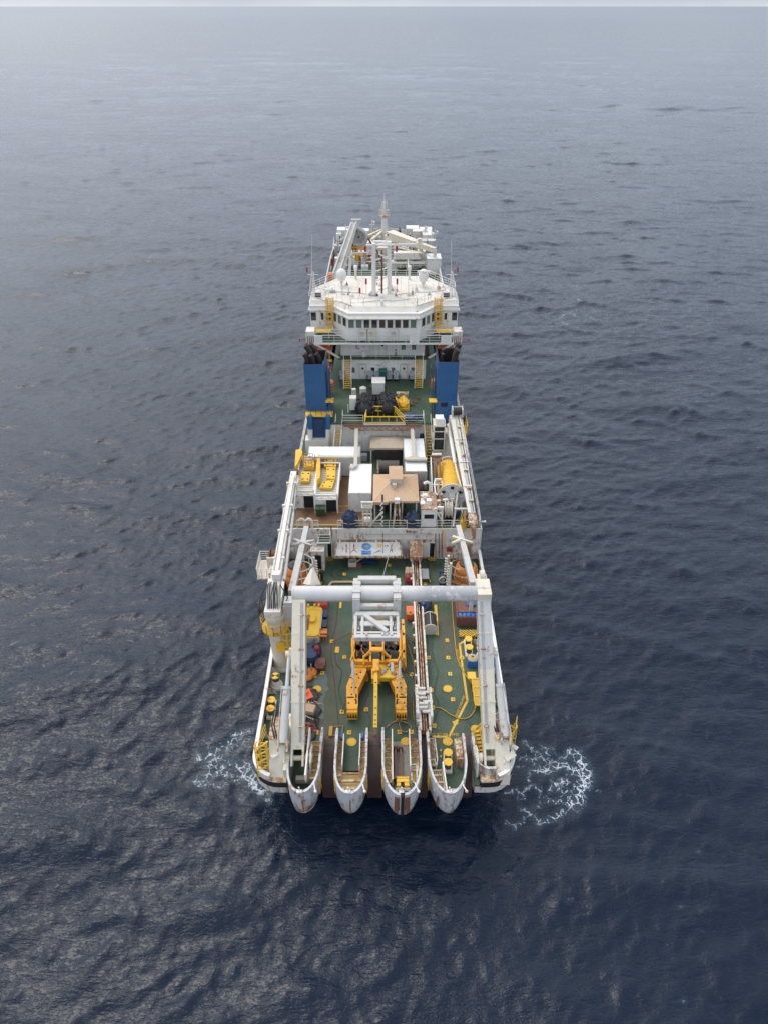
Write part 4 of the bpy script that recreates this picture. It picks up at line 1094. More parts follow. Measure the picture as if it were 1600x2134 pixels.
rail(ship, [(-9.8,95.2,ZT),(-7.8,95.1,ZT)], 1.0); rail(ship, [(7.8,95.1,ZT),(9.8,95.2,ZT)], 1.0)
# aft-facing air conditioner units on the bridge deck
for px, py in ((756,693), (774,693), (821,694)):
    c = PY(px, py, 90.9); b = B(); b.bb(c.x-.48, c.x+.48, 90.75, 91.15, Z5+.35, Z5+1.75); o = ob('air_conditioner', b, 'cream', ship)
    k = B(); k.cone((c.x-.08, 90.74, Z5+1.2), (c.x-.08, 90.71, Z5+1.2), .33, .33, 16); ob('fan', k, 'midgrey', o)
    k = B()
    for e in (-.4,.4): k.bb(c.x+e-.04, c.x+e+.04, 90.8, 91.1, Z5+.02, Z5+.35)
    ob('bracket', k, 'clean', o)
# domes and aerials
def dome(px, py, r, y, base_h, sz=1.15, arms=True):
    c = PY(px, py, y); b = B(); b.ball(c, r, sz, 18); b.cone(c-Vector((0,0,r*1.15)), c-Vector((0,0,r*.4)), r*.75, r*.98, 18)
    o = ob('satellite_dome', b, 'clean', ship)
    k = B(); k.cone((c.x, c.y, ZT), c-Vector((0,0,r)), .13, .2, 8)
    if arms:
        for a in (30, 150, 270): k.cone((c.x+math.cos(R(a))*.9*r, c.y+math.sin(R(a))*.9*r, ZT), c-Vector((0,0,r*1.2)), .04, None, 5)
    ob('pedestal', k, 'white', o)
dome(711.5, 571, .72, 101.0, 1.6, 1.05); dome(882, 573, .72, 100.6, 1.6); dome(733, 617, .36, 96.5, .8, 1.2, False); dome(741, 557, .3, 104, 1, 1.1, False); dome(853, 557, .3, 104, 1, 1.1, False); dome(795, 618, .34, 96.2, 1, 1.1, False)
b = B(); b.cone(PY(796,645,92.9), PY(796,628,92.9), .22, .22, 12); b.ball(PY(796,628,92.9), .22); b.ball(PY(796,616,95), .26); b.bb(PY(883,565,100.2).x-.9, PY(883,565,100.2).x+.9, 99.9, 100.1, PY(883,567,100.1).z, PY(883,567,100.1).z+.2); ob('radar_scanner', b, 'clean', ship)
def whip(px, pya, pyb, y, r=.035, mat='clean'):
    b = B(); b.cone(PY(px, pya, y), PY(px, pyb, y), r, r*.5, 6); ob('whip_aerial', b, mat, ship)
whip(650, 575, 488, 97.5, .045); whip(940, 575, 500, 97.5, .045); whip(928, 590, 560, 97, .04)
for px, pa, pb in ((701,648,603),(757,650,575),(835,650,575),(868,648,612),(892,625,604)): whip(px, pa, pb, 93.2, .03, 'white')
# twin radar mast
b = B(); yA = 97.0
pl_, pr_ = [PY(779, 630, yA), PY(779, 507, yA)], [PY(811, 612, yA+1.0), PY(811, 503, yA+1.0)]
b.m(0).cone(pl_[0], pl_[1], .29, .27, 12); b.cone(pr_[0], pr_[1], .31, .28, 12)
ob_m = None
for f in (.15, .36, .52, .72, .97):
    b.bar(pl_[0].lerp(pl_[1], f), pr_[0].lerp(pr_[1], f), .14)
for f in (.70, .76, .82, .88):
    for base, s in ((pl_, -1), (pr_, 1)):
        c = base[0].lerp(base[1], f); b.bar(c, c+Vector((s*.95, 0, 0)), .06)
for base, s in ((pl_, -1), (pr_, 1)):
    c = base[0].lerp(base[1], .25); b.bar(c, Vector((c.x+s*1.4, yA-1.2, ZT)), .1); b.bar(c, Vector((c.x+s*.2, yA+2.4, ZT)), .1)
mast = ob('radar_mast', b, 'clean', ship)
b = B(); c = pr_[0].lerp(pr_[1], .5); b.cone((c.x-1.0, yA+.4, ZT), (c.x-1.0, yA+.4, pr_[1].z-1.0), .13, None, 8); ob('waveguide_pipe', b, 'rust', mast)
b = B(); c = pl_[0].lerp(pl_[1], .93); b.bar(c+Vector((-1.0,0,.3)), c+Vector((5.6,.4,.3)), .22); b.bar(pl_[0].lerp(pl_[1], .80)+Vector((.6,-.2,.3)), pl_[0].lerp(pl_[1], .70)+Vector((2.3,-.2,.3)), .16); ob('radar_scanner', b, 'clean', mast)
b = B()
for i in range(9):
    f = rng.uniform(.1,.9)
    c = pl_[0].lerp(pl_[1], f); b.box(c+Vector((rng.choice((-.5,.45,2.5,3.0)), -.2, 0)), (.22+.1*(i%2), .2, .3))
ob('lamp_cluster', b, 'midgrey', mast)
for px, py in ((763,586),(827,586),(761,518),(826,518),(750,605)):
    b = B(); c = PY(px, py, 96.6); b.cone(c-Vector((0,0,.4)), c+Vector((0,0,.35)), .13, .13, 8); b.cone((c.x, c.y, ZT), c-Vector((0,0,.3)), .03, None, 5) if py > 560 else None; ob('signal_lamp', b, 'red', ship)
for i in range(22):
    x_, y_ = rng.uniform(-8.5, 8.5), rng.uniform(95.5, 101.5); h_ = rng.uniform(.15, 1.1); s_ = rng.uniform(.12, .4)
    b = B(); b.bb(x_-s_, x_+s_, y_-s_*.7, y_+s_*.7, ZT, ZT+h_*.5); b.cone((x_, y_, ZT+h_*.5), (x_, y_, ZT+h_), .06, .05, 6); ob('roof_fitting', b, rng.choice(['clean','white','cream','midgrey','rustycream']), ship)
for i, (p_, q_) in enumerate((((-4.2,92.5),(-9.5,96.2)), ((4.2,92.5),(9.5,96.4)), ((-1.2,96.5),(-8.8,99.5)), ((1.4,97.0),(8.6,99.0)), ((-3,94),(3.4,95.2)))):
    b = B(); a_, e_ = Vector((*p_, ZT+.08)), Vector((*q_, ZT+.08)); b.tube([a_, a_.lerp(e_,.35)+Vector((.3,.4,0)), a_.lerp(e_,.7)+Vector((-.2,-.3,0)), e_], .04, 5); ob('roof_cable', b, 'midgrey', ship)
for i, (x_, px_) in enumerate(((-5.6,None),(5.4,None),(-3.4,None),(3.2,None),(-7.4,None),(7.2,None))):
    b = B(); b.cone((x_, 93.6+abs(x_)*.18, ZT), (x_, 93.6+abs(x_)*.18, ZT+3.2), .03, .02, 6); ob('whip_aerial', b, 'white', ship)
rail(ship, [(-9.6, 96.4, ZT), (-6.8, 99.0, ZT)], .9, 'clean', 2); rail(ship, [(9.6, 96.4, ZT), (6.8, 99.0, ZT)], .9, 'clean', 2)
# side lattice masts on the wings
for s, px in ((-1, 652), (1, 941)):
    b = B(); y = 97.2; base = PY(px, 630, y); base.z = ZT; tp = PY(px, 566, y)
    legs = [(-.45,-.4),(.45,-.4),(0,.5)]
    for dx, dy in legs: b.cone(base+Vector((dx, dy, 0)), tp+Vector((dx*.25, dy*.25, 0)), .06, None, 6)
    for i in range(9):
        f = i/9; f2 = (i+1)/9
        for q in range(3):
            a_, c_ = legs[q], legs[(q+1)%3]
            sa, sc = 1-.75*f, 1-.75*f2
            b.cone(base.lerp(tp, f)+Vector((a_[0]*sa, a_[1]*sa, 0)), base.lerp(tp, f2)+Vector((c_[0]*sc, c_[1]*sc, 0)), .035, None, 5)
    b.cone(base+Vector((-s*1.6,.3,0)), base.lerp(tp,.55), .045, None, 5); b.cone(base+Vector((-s*2.4,1.0,0)), base.lerp(tp,.4), .045, None, 5)
    b.bar(tp+Vector((-.7,0,-.4)), tp+Vector((.7,0,-.4)), .07)
    lm = ob('lattice_mast', b, 'clean', ship)
    k = B(); k.cone(tp+Vector((s*.75,0,-.1)), tp+Vector((s*.75,0,.6)), .1, None, 8); ob('navigation_light', k, 'red', lm)
    k = B(); k.box(base+Vector((-s*-1.0*-1 if False else -s*.9,-1.0,.35)), (.8,.5,.5)); ob('loudhailer_box', k, 'dark', ship)
# fore part: forecastle deck, inboard bulwark face, hatches, containers
b = B(); o_ = [(x*.985, y) for x, y in outline(106, 1.0, 44, 168.7)]
b.prism(o_, Z3-.2, Z3); ob('forecastle_deck', b, 'deck3', ship)
b = B(); b.bb(-6.5, 6.5, 105.5, 107, Z3, Z6); ob('bridge_front', b, 'clean', ship)
b = B(); b.bb(-9.3, 9.3, 107, 124, Z3, Z3+2.8); ob('fore_deckhouse', b, 'white', ship)
# foremast
b = B(); yM = 158
p0, p1, p2 = PY(801, 492, yM), PY(801, 450, yM), PY(801, 420, yM)
b.m(0).cone((p0.x, yM, Z3), p1, .85, .58, 14); b.cone(p1, p2, .42, .26, 12); b.cone(p2, PY(801,402,yM), .11, .05, 8)
b.m(1).cone(p1-Vector((0,0,.15)), p1+Vector((0,0,.15)), .9, .9, 14)
b.m(0).bar(PY(789,438,yM), PY(812,438,yM), .14)
for sx in (-1,1): b.cone(p1+Vector((sx*.95,0,0)), p2+Vector((sx*.45,0,0)), .07, None, 5)
for i in range(8): b.bar(p1.lerp(p2,i/8)+Vector((-.9+.4*i/8,-.5,0)), p1.lerp(p2,i/8)+Vector((.9-.4*i/8,-.5,0)), .06)
fm = ob('foremast', b, ['white','rustycream'], ship)
rail(ship, [p1+Vector((-1.1,-1,0)), p1+Vector((1.1,-1,0))], .9, 'cream', 2, .7)
b = B()
for pa, pb in (((768,492),(795,480)), ((775,500),(795,484))): b.bar(P(*pa, Z3+2.5), P(*pb, Z3+3.2), .5)
b.bb(P(768,500,Z3).x, P(794,500,Z3).x, 158.8, 159.1, Z3, Z3+2.2); ob('cream_breakwater', b, 'cream', ship)
b = B()
for px in (745, 857): 
    c = P(px, 486, Z3+.9); b.box((c.x, 160, Z3+.9), (2.6, 1.2, .8), R(25)*(1 if px < 800 else -1))
ob('mooring_winch', b, 'dark', ship)
for a, c in (((690,575),(697,505)), ((912,570),(905,505))):
    p, q = P(*a, Z3), P(*c, Z3); rail(ship, [p, q], 1.2, 'clean', 3, 2.0)
b = B(); b.bar(P(778,506,Z3+3.4), P(846,507,Z3+3.4), .8); b.bar(P(790,507,Z3+2.6), P(790,520,Z3), .3); ob('cross_beam', b, 'clean', ship)
b = B(); b.bb(PX(820,540,Z3+3), PX(877,540,Z3+3), 141.5, 143.2, Z3+2.2, Z3+3.4)
for px in (822, 838, 860, 874): b.bar(P(px,538,Z3+2.4), P(px+(8 if px<850 else -8),556,Z3), .3)
b.bb(PX(820,540,Z3), PX(875,540,Z3), 143.4, 143.6, Z3, Z3+2.2); ob('white_gantry', b, 'white', ship)
for px, py, sx, sy, sz in ((800,545,2.2,2.4,3.0),(748,522,3.0,2.5,2.6),(770,530,1.6,1.4,2.4),(815,530,1.6,1.4,2.0),(730,540,2.0,1.4,1.2),(845,528,1.8,1.5,1.2),(888,520,1.7,2.2,3.2),(785,515,3.4,1.5,2.2),(835,517,3.4,1.4,2.0),(868,505,1.8,1.8,2.5)):
    c = P(px, py, Z3); b = B(); b.bb(c.x-sx/2, c.x+sx/2, c.y-sy/2, c.y+sy/2, Z3, Z3+sz); b.bb(c.x-sx/2-.05, c.x+sx/2+.05, c.y-sy/2-.05, c.y+sy/2+.05, Z3+sz, Z3+sz+.06); ob('deck_house', b, 'white', ship)
for px, py in ((761,520),(825,518),(838,528),(770,533),(692,545)):
    c = P(px, py, Z3+2.2); b = B(); b.cone(c-Vector((0,0,.8)), c+Vector((0,0,.6)), .22, .22, 10); ob('fire_extinguisher', b, 'red', ship)

# ================================================================== MACHINERY ON THE WORKING DECK
V = Vector
# ---- A-frame
hl, hr = V((-6.95, 35.3, 7.3)), V((8.55, 35.3, 7.3))
tl, tr = PY(624, 1243, 44.4), PY(1007, 1240, 44.5)
tl.z = tr.z = 16.25
af = thing('a_frame', 'huge pale grey A frame gantry leaning forward over the stern', 'gantry', (0.6, 36, 7.3))
def leg(h, t, nm, mats):
    b = B(); d = (t-h)
    up = V((0, -d.z, d.y)).normalized()
    b.m(0).bar(h+d*.06, h+d*.55, .98, 1.0, up, 1.16, 1.2); b.m(1).bar(h+d*.55, h+d*1.0, 1.16, 1.2, up, 1.08, 1.15)
    for f in (.35, .78): b.m(0).bar(h+d*(f-.004), h+d*(f+.004), 1.19, 1.23, up)
    return ob(nm, b, mats, af)
lL = leg(hl, tl, 'leg', ['cream', 'cream']); lR = leg(hr, tr, 'leg', ['cream', 'grey'])
for h in (hl, hr):
    b = B()
    for s in (-1, 1):
        b.extr([(h.x+s*.98, h.y-1.0, 6.2), (h.x+s*.98, h.y-.7, 7.7), (h.x+s*.98, h.y+.3, 8.1), (h.x+s*.98, h.y+1.2, 7.4), (h.x+s*.98, h.y+1.6, 6.2)], (.14*s, 0, 0))
        b.cone((h.x+s*.62, h.y, 7.35), (h.x+s*1.2, h.y, 7.35), .42, .42, 16)
        b.bar((h.x+s*.45, h.y-.5, 7.0), (h.x+s*.45, h.y+1.2, 8.4), .16, 1.0)
    b.cone((h.x-1.2, h.y, 7.35), (h.x+1.2, h.y, 7.35), .22, .22, 12)
    ob('hinge', b, 'cream', af)
b = B(); xl, xr = tl.x-.62, tr.x+.55; yb, zb = 44.85, 16.55
b.m(0).cone((xl, yb, zb), (xr, yb, zb), .66, .66, 30)
for x in (xl+.05, -1.9, 1.9, xr-.6): b.cone((x, yb, zb), (x+.12, yb, zb), .69, .69, 30)
# chipped paint on the cross beam
m, t, bs = newmat('chipped_grey_beam'); M['beam'] = m
pos = nd(t, 'ShaderNodeNewGeometry').outputs['Position']
mk = mathn(t, 'MULTIPLY', ramp(t, noise(t, pos, 0.9, 7, 0.72, (1, 1, 1)), 0.47, 0.485), ramp(t, nd(t, 'ShaderNodeSeparateXYZ').outputs[0], 0, 1))
sx = nd(t, 'ShaderNodeSeparateXYZ'); t.links.new(pos, sx.inputs[0])
mk = mathn(t, 'MULTIPLY', ramp(t, noise(t, pos, 0.9, 7, 0.72), 0.47, 0.485), ramp(t, sx.outputs[0], 2.2, 3.6))
c = mixc(t, ramp(t, noise(t, pos, .8, 5, .6), .4, .75, 0, .35), (0.54, 0.525, 0.50), (0.40, 0.37, 0.32))
c = mixc(t, mk, c, (0.36, 0.355, 0.35)); c = mixc(t, ramp(t, noise(t, pos, 2.2, 7, .75), .70, .76), c, (0.3, 0.2, 0.12))
t.links.new(c, bs.inputs['Base Color']); bs.inputs['Roughness'].default_value = .45
cb = ob('crossbeam', b, 'beam', af)
b = B(); b.m(0).bb(tr.x-.55, tr.x+.6, 44.0, 46.0, 15.8, 17.2); b.bb(tr.x-.3, tr.x+.5, 45.9, 47.0, 16.0, 16.9); b.cone((tr.x-.1, 46.7, 17.0), (tr.x+.3, 46.7, 17.0), .45, .45, 14); ob('corner_block', b, 'cream', af)
b = B(); c0 = V((tl.x+.9, 46.2, 16.4)); b.cone(c0, c0+V((.05, .8, 1.1)), .8, .12, 4); ob('pyramid_bracket', b, 'cream', af)
# docking head clasping the beam
b = B()
for x in (-2.28, 1.08):
    b.bar((x, 46.1, 17.9), (x, 43.9, 17.75), .62, .5); b.bar((x, 46.15, 18.0), (x, 46.15, 16.0), .62, .5); b.bar((x, 44.0, 17.9), (x, 43.6, 15.6), .62, .5); b.bar((x, 43.7, 16.2), (x, 42.2, 15.9), .5, .7)
    for y in (45.6, 44.6): b.bb(x-.34, x+.34, y-.12, y+.12, 17.6, 18.15)
    b.bb(x-.24, x+.24, 42.9, 43.35, 16.0, 16.5)
b.bar((-2.2, 46.2, 18.0), (1.0, 46.2, 18.0), .5, .45); b.bar((-2.2, 45.6, 17.7), (1.0, 45.6, 17.7), .2, .2); b.bar((-2.2, 43.85, 17.1), (1.0, 43.85, 17.1), .38, .38)
b.v = [(x, y-.25, z-.85) for x, y, z in b.v]
dh = ob('docking_head', b, 'grey', af)
zf0, zf1 = PY(787, 1282, 42.9).z, PY(787, 1329, 40.6).z
F0, F1, F2, F3 = V((-2.25, 42.9, zf0)), V((1.1, 42.9, zf0)), V((1.15, 40.6, zf1)), V((-2.3, 40.6, zf1))
b = B()
b.bar(F0+V((-.1,0,0)), F1+V((.1,0,0)), .42, .42); b.bar(F3+V((-.1,0,0)), F2+V((.1,0,0)), .38, .42); b.bar(F3+V((-.1,.42,.1)), F2+V((.1,.42,.1)), .18, .2)
for x in (-2.3, -1.75, .55, 1.12): b.bar((x, 42.9, zf0), (x, 40.6, zf1), .22, .34)
b.bar(F0+V((.6, -.1, .15)), F2+V((-.9, .45, .22)), .36, .26)
for x, y in ((-2.05, 41.6), (.85, 41.6)): b.ball((x, y, 15.6), .14)
for x in (-1.4, -.1, .2, .6): b.box((x, 40.75, zf1+.25), (.2, .2, .12))
dfr = ob('docking_frame', b, 'grey', af)
zs_ = PY(787, 1308, 41.7).z; b = B(); b.bar((-1.95, 41.95, zs_), (.75, 41.95, zs_), .5, .52); b.cone((-1.5, 42.3, zs_), (.3, 42.3, zs_), .18, .18, 8); sb = ob('spreader_beam', b, 'grey', af)
text_mesh('SWL 60 TONS', .36, 'load_marking', 'black', sb, (-.6, 41.685, zs_), (1, 0, 0), (0, 0, 1), .004)
b = B(); b.bb(-2.05, .85, 43.9, 46.3, 12.2, 12.5) if False else b.bar((-2.0, 44.4, 13.2), (.8, 44.4, 13.2), .2, 1.9, (0, -.5, 1)); ob('brown_panel', b, 'soot', af)
b = B()
for x0, x1 in ((-1.5, -1.35), (.35, .2)): b.cone((x0, 41.7, 15.3), (x1, 41.3, 13.8), .04, None, 5)
ob('sling', b, 'black', af)
# luffing cylinders
for s, base, mid, top, px in ((-1, P(590, 1546, 9.2), P(603, 1412, 11.6), None, 0), (1, P(1052, 1532, 9.2), P(1036, 1408, 11.6), None, 0)):
    h, t_ = (hl, tl) if s < 0 else (hr, tr)
    tp = h.lerp(t_, .66)+V((s*.82, 0, -.2))
    md = base.lerp(tp, .62)
    b = B(); b.cone(base, md, .33, .33, 18); b.cone(md-(md-base).normalized()*.25, md, .4, .4, 18); b.cone(base-(md-base)*.02, base+(md-base)*.05, .38, .38, 16)
    b.cone(base+V((.42*s,.1,.1)), md+V((.42*s,0,.1)), .045, None, 5)
    cyl = ob('hydraulic_cylinder', b, 'grey', af)
    k = B(); k.cone(md, tp, .17, .17, 12); ob('rod', k, 'steelbright', cyl)
    k = B(); k.bar(tp+V((-s*.1,.25,.4)), tp+V((-s*.1,-.2,-.35)), .22, .5); k.cone((tp.x-.3, tp.y, tp.z), (tp.x+.2, tp.y, tp.z), .28, .28, 14); ob('clevis', k, 'cream', cyl)
    k = B()
    for e in (-.35, .35): k.extr([(base.x+e-.07, base.y-.7, 8.85), (base.x+e-.07, base.y-.1, 9.65), (base.x+e-.07, base.y+.5, 8.85)], (.14, 0, 0))
    k.cone((base.x-.5, base.y-.1, 9.2), (base.x+.5, base.y-.1, 9.2), .14, .14, 10); ob('bracket', k, 'rustycream', cyl)
    k = B(); k.tube([base+V((-.7,.3,.0)), base+V((-1.0,1.2,.5)), base+V((-.9,2.4,.9)), base.lerp(md,.5)+V((-.35,0,.1))], .07, 6)
    ob('hose', k, 'black', cyl); k = B()
    k.tube([base+V((-.5,.3,.0)), base+V((-.8,1.2,.6)), base+V((-.7,2.4,1.0)), base.lerp(md,.5)+V((-.3,0,.1))], .07, 6)
    ob('hose', k, 'black', cyl)

# ---- sea plough
pl = thing('sea_plough', 'orange yellow seabed plough with two splayed feet and a long tow boom', 'plough', (-.6, 44, Z1))
def poly_from(px_list, z): return [(P(x, y, z).x, P(x, y, z).y) for x, y in px_list]
def mirror_px(pts, c=783.5): return [(2*c-x, y) for x, y in pts]
footL = [(737,1390),(744,1373),(762,1373),(764,1398),(746,1436),(746,1470),(744,1477),(723,1477),(722,1430),(733,1402)]
for sgn in (0, 1):
    pts = footL if sgn == 0 else mirror_px(footL, 784.5)
    b = B(); z = 7.35
    b.m(0).prism(poly_from(pts, z), Z1+.35, z)
    fo = ob('skid_foot', b, 'amber', pl)
    holes = [(731,1412),(737,1420),(744,1405),(752,1401),(741,1390),(733,1433),(742,1433),(733,1447),(741,1458),(727,1465),(756,1388),(735,1424),(748,1413)]
    if sgn: holes = mirror_px(holes, 784.5)
    b = B()
    for hx, hy in holes:
        c = P(hx, hy, z); b.cone((c.x, c.y, z), (c.x, c.y, z+.012), .085, .085, 10)
    ob('hole', b, 'void', fo)
    b = B(); q = [(741,1446),(744,1446),(744,1455),(741,1455)]
    for dy in (0, 12): b.prism(poly_from([(x, y+dy) for x, y in (q if not sgn else mirror_px(q, 784.5))], z), z, z+.012)
    q = [(724,1452),(738,1452),(738,1454.5),(724,1454.5)]; b.prism(poly_from(q if not sgn else mirror_px(q, 784.5), z), z, z+.014)
    ob('slot', b, 'void', fo)
    x0 = P(723 if not sgn else 825, 1475, z).x; x1 = P(745 if not sgn else 847, 1475, z).x; y_ = P(735, 1476, z).y
    b = B(); b.m(0).bb(x0, x1, y_-.35, y_+.1, Z1+.25, z-.12)
    for i in range(4): xx = x0+(x1-x0)*(i+.5)/4; b.m(1).extr([(xx-.09, y_-.36, Z1+.5), (xx+.09, y_-.36, Z1+.5), (xx, y_-.36, z-.25)], (0, -.012, 0))
    ob('toe', b, ['amber', 'void'], fo)
    # upright outer plates beside the frame
    ox = P(737.5 if not sgn else 840, 1330, 8).x; b = B()
    b.m(0).extr([(ox-.13, 45.8, Z1+.1), (ox-.13, 45.8, 7.7), (ox-.13, 47.0, 8.3), (ox-.13, 49.2, 8.5), (ox-.13, 50.6, 8.0), (ox-.13, 50.8, Z1+.1)], (.26, 0, 0))
    b.bb(ox-.26, ox+.26, 45.9, 50.7, Z1+.1, Z1+.45); b.bar((ox+.32*(1 if not sgn else -1), 46.5, 7.0), (ox+.32*(1 if not sgn else -1), 50.4, 7.6), .14, .4)
    tr_ = ob('side_frame', b, 'amber', pl)
    for i in range(7):
        for zz in (7.0, 7.9): 
            b = B(); yy = 46.3+i*.65; b.cone((ox-.14, yy, zz-.2), (ox-.15, yy, zz-.2), .1, .1, 8); b.cone((ox+.14, yy, zz-.2), (ox+.15, yy, zz-.2), .1, .1, 8); ob('hole', b, 'void', tr_)
    for i in range(6): b = B(); b.box((ox, 46.4+i*.6, 8.0+.09*i if i<3 else 8.4), (.18,.26,.1)); ob('lug', b, 'void', tr_)
    # hydraulic ram from the cross head to the foot
    ra, rb = P(735 if not sgn else 833, 1378, 8.4), P(737 if not sgn else 831, 1440, 7.5)
    b = B(); b.cone(ra, ra.lerp(rb, .6), .13, .13, 10); b.cone(ra.lerp(rb, .6), rb, .06, .06, 8); rm = ob('ram', b, 'midgrey', pl)
    ra2 = P(734 if not sgn else 834, 1330, 9.0); b = B(); b.cone(ra2, ra, .1, .1, 8); b.bar(ra+V((-.2,.0,.1)), ra+V((.2,.9,.5)), .1); b.bar(ra+V((.2,.0,.1)), ra+V((-.1,.9,.5)), .1); ob('strut', b, 'amber', pl)
b = B()   # transverse frames
def pbar(b, p, q, z1, z2, w_, h_=None): b.bar(P(*p, z1), P(*q, z2), w_, h_ or w_)
pbar(b, (740,1379), (829,1379), 7.6, 7.6, .3, .4); pbar(b, (742,1391), (828,1391), 7.2, 7.2, .3, .5)
for px_ in (748,757,767,777,790,800,810,820): pbar(b, (px_,1379), (px_,1391), 7.5, 7.3, .14); pbar(b, (742,1350), (832,1350), 7.4, 7.4, .3, .4)
pbar(b, (772,1335), (772,1380), 8.4, 8.0, .18); pbar(b, (798,1335), (798,1380), 8.4, 8.0, .18); pbar(b, (772,1352), (798,1352), 8.6, 8.6, .3, .2); pbar(b, (772,1356), (798,1356), 8.6, 8.6, .16, .2)
pbar(b, (772,1356), (758,1370), 8.6, 7.9, .16); pbar(b, (798,1356), (812,1370), 8.6, 7.9, .16)
pbar(b, (758,1366), (758,1385), 7.9, 7.6, .16); pbar(b, (812,1366), (812,1385), 7.9, 7.6, .16); pbar(b, (772,1290), (798,1290), 9.5, 9.5, .14); pbar(b, (772,1290), (772,1320), 9.5, 8.5, .14); pbar(b, (798,1290), (798,1320), 9.5, 8.5, .14)
pbar(b, (745,1343), (772,1343), 7.0, 7.0, .3, .4); pbar(b, (798,1343), (826,1343), 7.0, 7.0, .3, .4)
pbar(b, (750,1328), (766,1328), 7.6, 7.6, .5, .5); pbar(b, (803,1328), (819,1328), 7.6, 7.6, .5, .5)
ob('cross_frame', b, 'amber', pl)
b = B(); pbar(b, (780,1398), (780,1420), 7.4, 7.3, .5, .8); pbar(b, (786,1398), (786,1420), 7.4, 7.3, .5, .8)
pbar(b, (783.5,1378), (783.5,1402), 8.2, 8.0, .55, .7); ob('boom_socket', b, 'amber', pl)
b = B(); p, q = P(783.5, 1385, 8.1), P(782, 1518, 7.2); b.bar(p, q, .33, .4); bm_ = ob('tow_boom', b, 'yellow', pl)
b = B(); b.bar(q, q+V((0,-.5,-.1)), .22, .3); b.cone(q+V((-.15,-.55,-.1)), q+V((.15,-.55,-.1)), .2, .2, 12); ob('tow_eye', b, 'rust', bm_)
b = B()
for f in (.32, .55, .72, .82, .9, .96): c = p.lerp(q, f); b.cone(c+V((0,0,.2)), c+V((0,0,.215)), .07, .07, 8)
ob('hole', b, 'void', bm_)
b = B(); c = P(806, 1395, 7.5); b.bb(c.x-.75, c.x+.65, c.y-.9, c.y+.6, 6.9, 7.5); b.bar((c.x-.75, c.y-.95, 7.5), (c.x+.65, c.y-.95, 7.5), .2); gr = ob('valve_tray', b, 'yellow', pl)
b = B()
for i in range(9): b.ball((c.x-.6+.15*i, c.y+rng.uniform(-.6,.4), 7.6), .1+.05*(i%2))
b.bb(c.x+.35, c.x+.6, c.y-.6, c.y+.5, 7.5, 7.9); ob('valve', b, 'midgrey', gr)
for px, py in ((757,1338),(812,1338),(762,1345),(806,1346),(770,1372),(798,1372),(764,1358),(806,1358)):
    b = B(); c = P(px, py, 7.8); b.box(c, (.35, .6, .4), rng.uniform(0, 3)); ob('motor', b, 'black', pl)
for px0, py0, px1, py1 in ((752,1335,770,1360),(818,1335,800,1362),(756,1350,775,1375),(760,1330,768,1352),(810,1330,804,1352)):
    b = B(); a_, c_ = P(px0,py0,8.2), P(px1,py1,7.7); b.tube([a_, a_.lerp(c_,.5)+V((.2,0,.35)), c_], .06, 6); ob('hose', b, 'black', pl)
b = B(); b.tube([P(752,1324,8.5), P(745,1335,8.0)], .1); c = P(757,1303,8.6); b.box(c, (.3,.3,.3)); ob('red_fitting', b, 'lifeboat', pl)
g_ = random.Random(55)
for i in range(16):
    px_, py_ = g_.choice((g_.uniform(745,772), g_.uniform(797,826))), g_.uniform(1318,1376); c = P(px_, py_, g_.uniform(6.8,7.8))
    b = B(); b.box(c, (g_.uniform(.2,.5), g_.uniform(.25,.6), g_.uniform(.2,.5)), g_.uniform(0,3)); ob('machinery_block', b, g_.choice(['black','dark','midgrey','amber','dark']), pl)
for i in range(8):
    px_ = g_.uniform(750,820); a_, e_ = P(px_, g_.uniform(1322,1345), 7.9), P(px_+g_.uniform(-14,14), g_.uniform(1350,1388), 7.5)
    b = B(); b.tube([a_, a_.lerp(e_,.4)+V((g_.uniform(-.3,.3),0,.35)), a_.lerp(e_,.75)+V((g_.uniform(-.3,.3),0,.15)), e_], .05, 6); ob('hose', b, g_.choice(['black','black','dark','orange']), pl)
# tie down wires of the plough
for i, pts in enumerate(([(732,1318),(710,1330),(692,1337)], [(845,1330),(862,1350),(872,1362)], [(726,1440),(718,1468),(713,1483)], [(838,1395),(858,1405),(872,1420)])):
    b = B(); b.tube([P(*p_, z) for p_, z in zip(pts, (7.2, 6.4, 6.1))], .045, 5); ob('lashing_wire', b, 'rust', pl)

# ---- cable trough along the deck
b = B(); x0 = 3.12; x1 = 3.92
for x, c in ((x0, 0), (x1, 0)): b.m(0).bb(x-.09, x+.09, 38.3, 61.6, Z1+.25, Z1+.95)
b.m(1).bb(x0+.1, x1-.1, 38.3, 61.6, Z1+.3, Z1+.45)
tr_ = ob('cable_trough', b, ['hull', 'rust'], ship)
b = B()
for x in (3.4, 3.6): b.tube([(x, 38.4, Z1+.75), (x+.03, 46, Z1+.7), (x-.05, 54, Z1+.72), (x, 61.5, Z1+.75)], .06, 6)
ob('cable', b, 'rustycream', tr_)
for y in np.arange(39.5, 61, 1.7): b = B(); b.bb(x0-.3, x0-.09, y-.12, y+.12, Z1, Z1+.75); ob('bracket', b, 'white', tr_)
b = B(); b.bb(x0-.25, x1+.25, 60.9, YB, Z1+.9, Z1+1.6); b.extr([(x0-.3, 60.6, 7.6), (x1+.3, 60.6, 7.6), (x1+.3, YB-.1, 8.7), (x0-.3, YB-.1, 8.7)], (0,0,.1)); ob('trough_hood', b, 'rustycream', ship)
b = B()
for i in range(8): b.box((x0+.4+rng.uniform(-.4,.4), 40.2+.35*i, Z1+1.05), (rng.uniform(.4,1.0), .22, .2+.2*(i%3)))
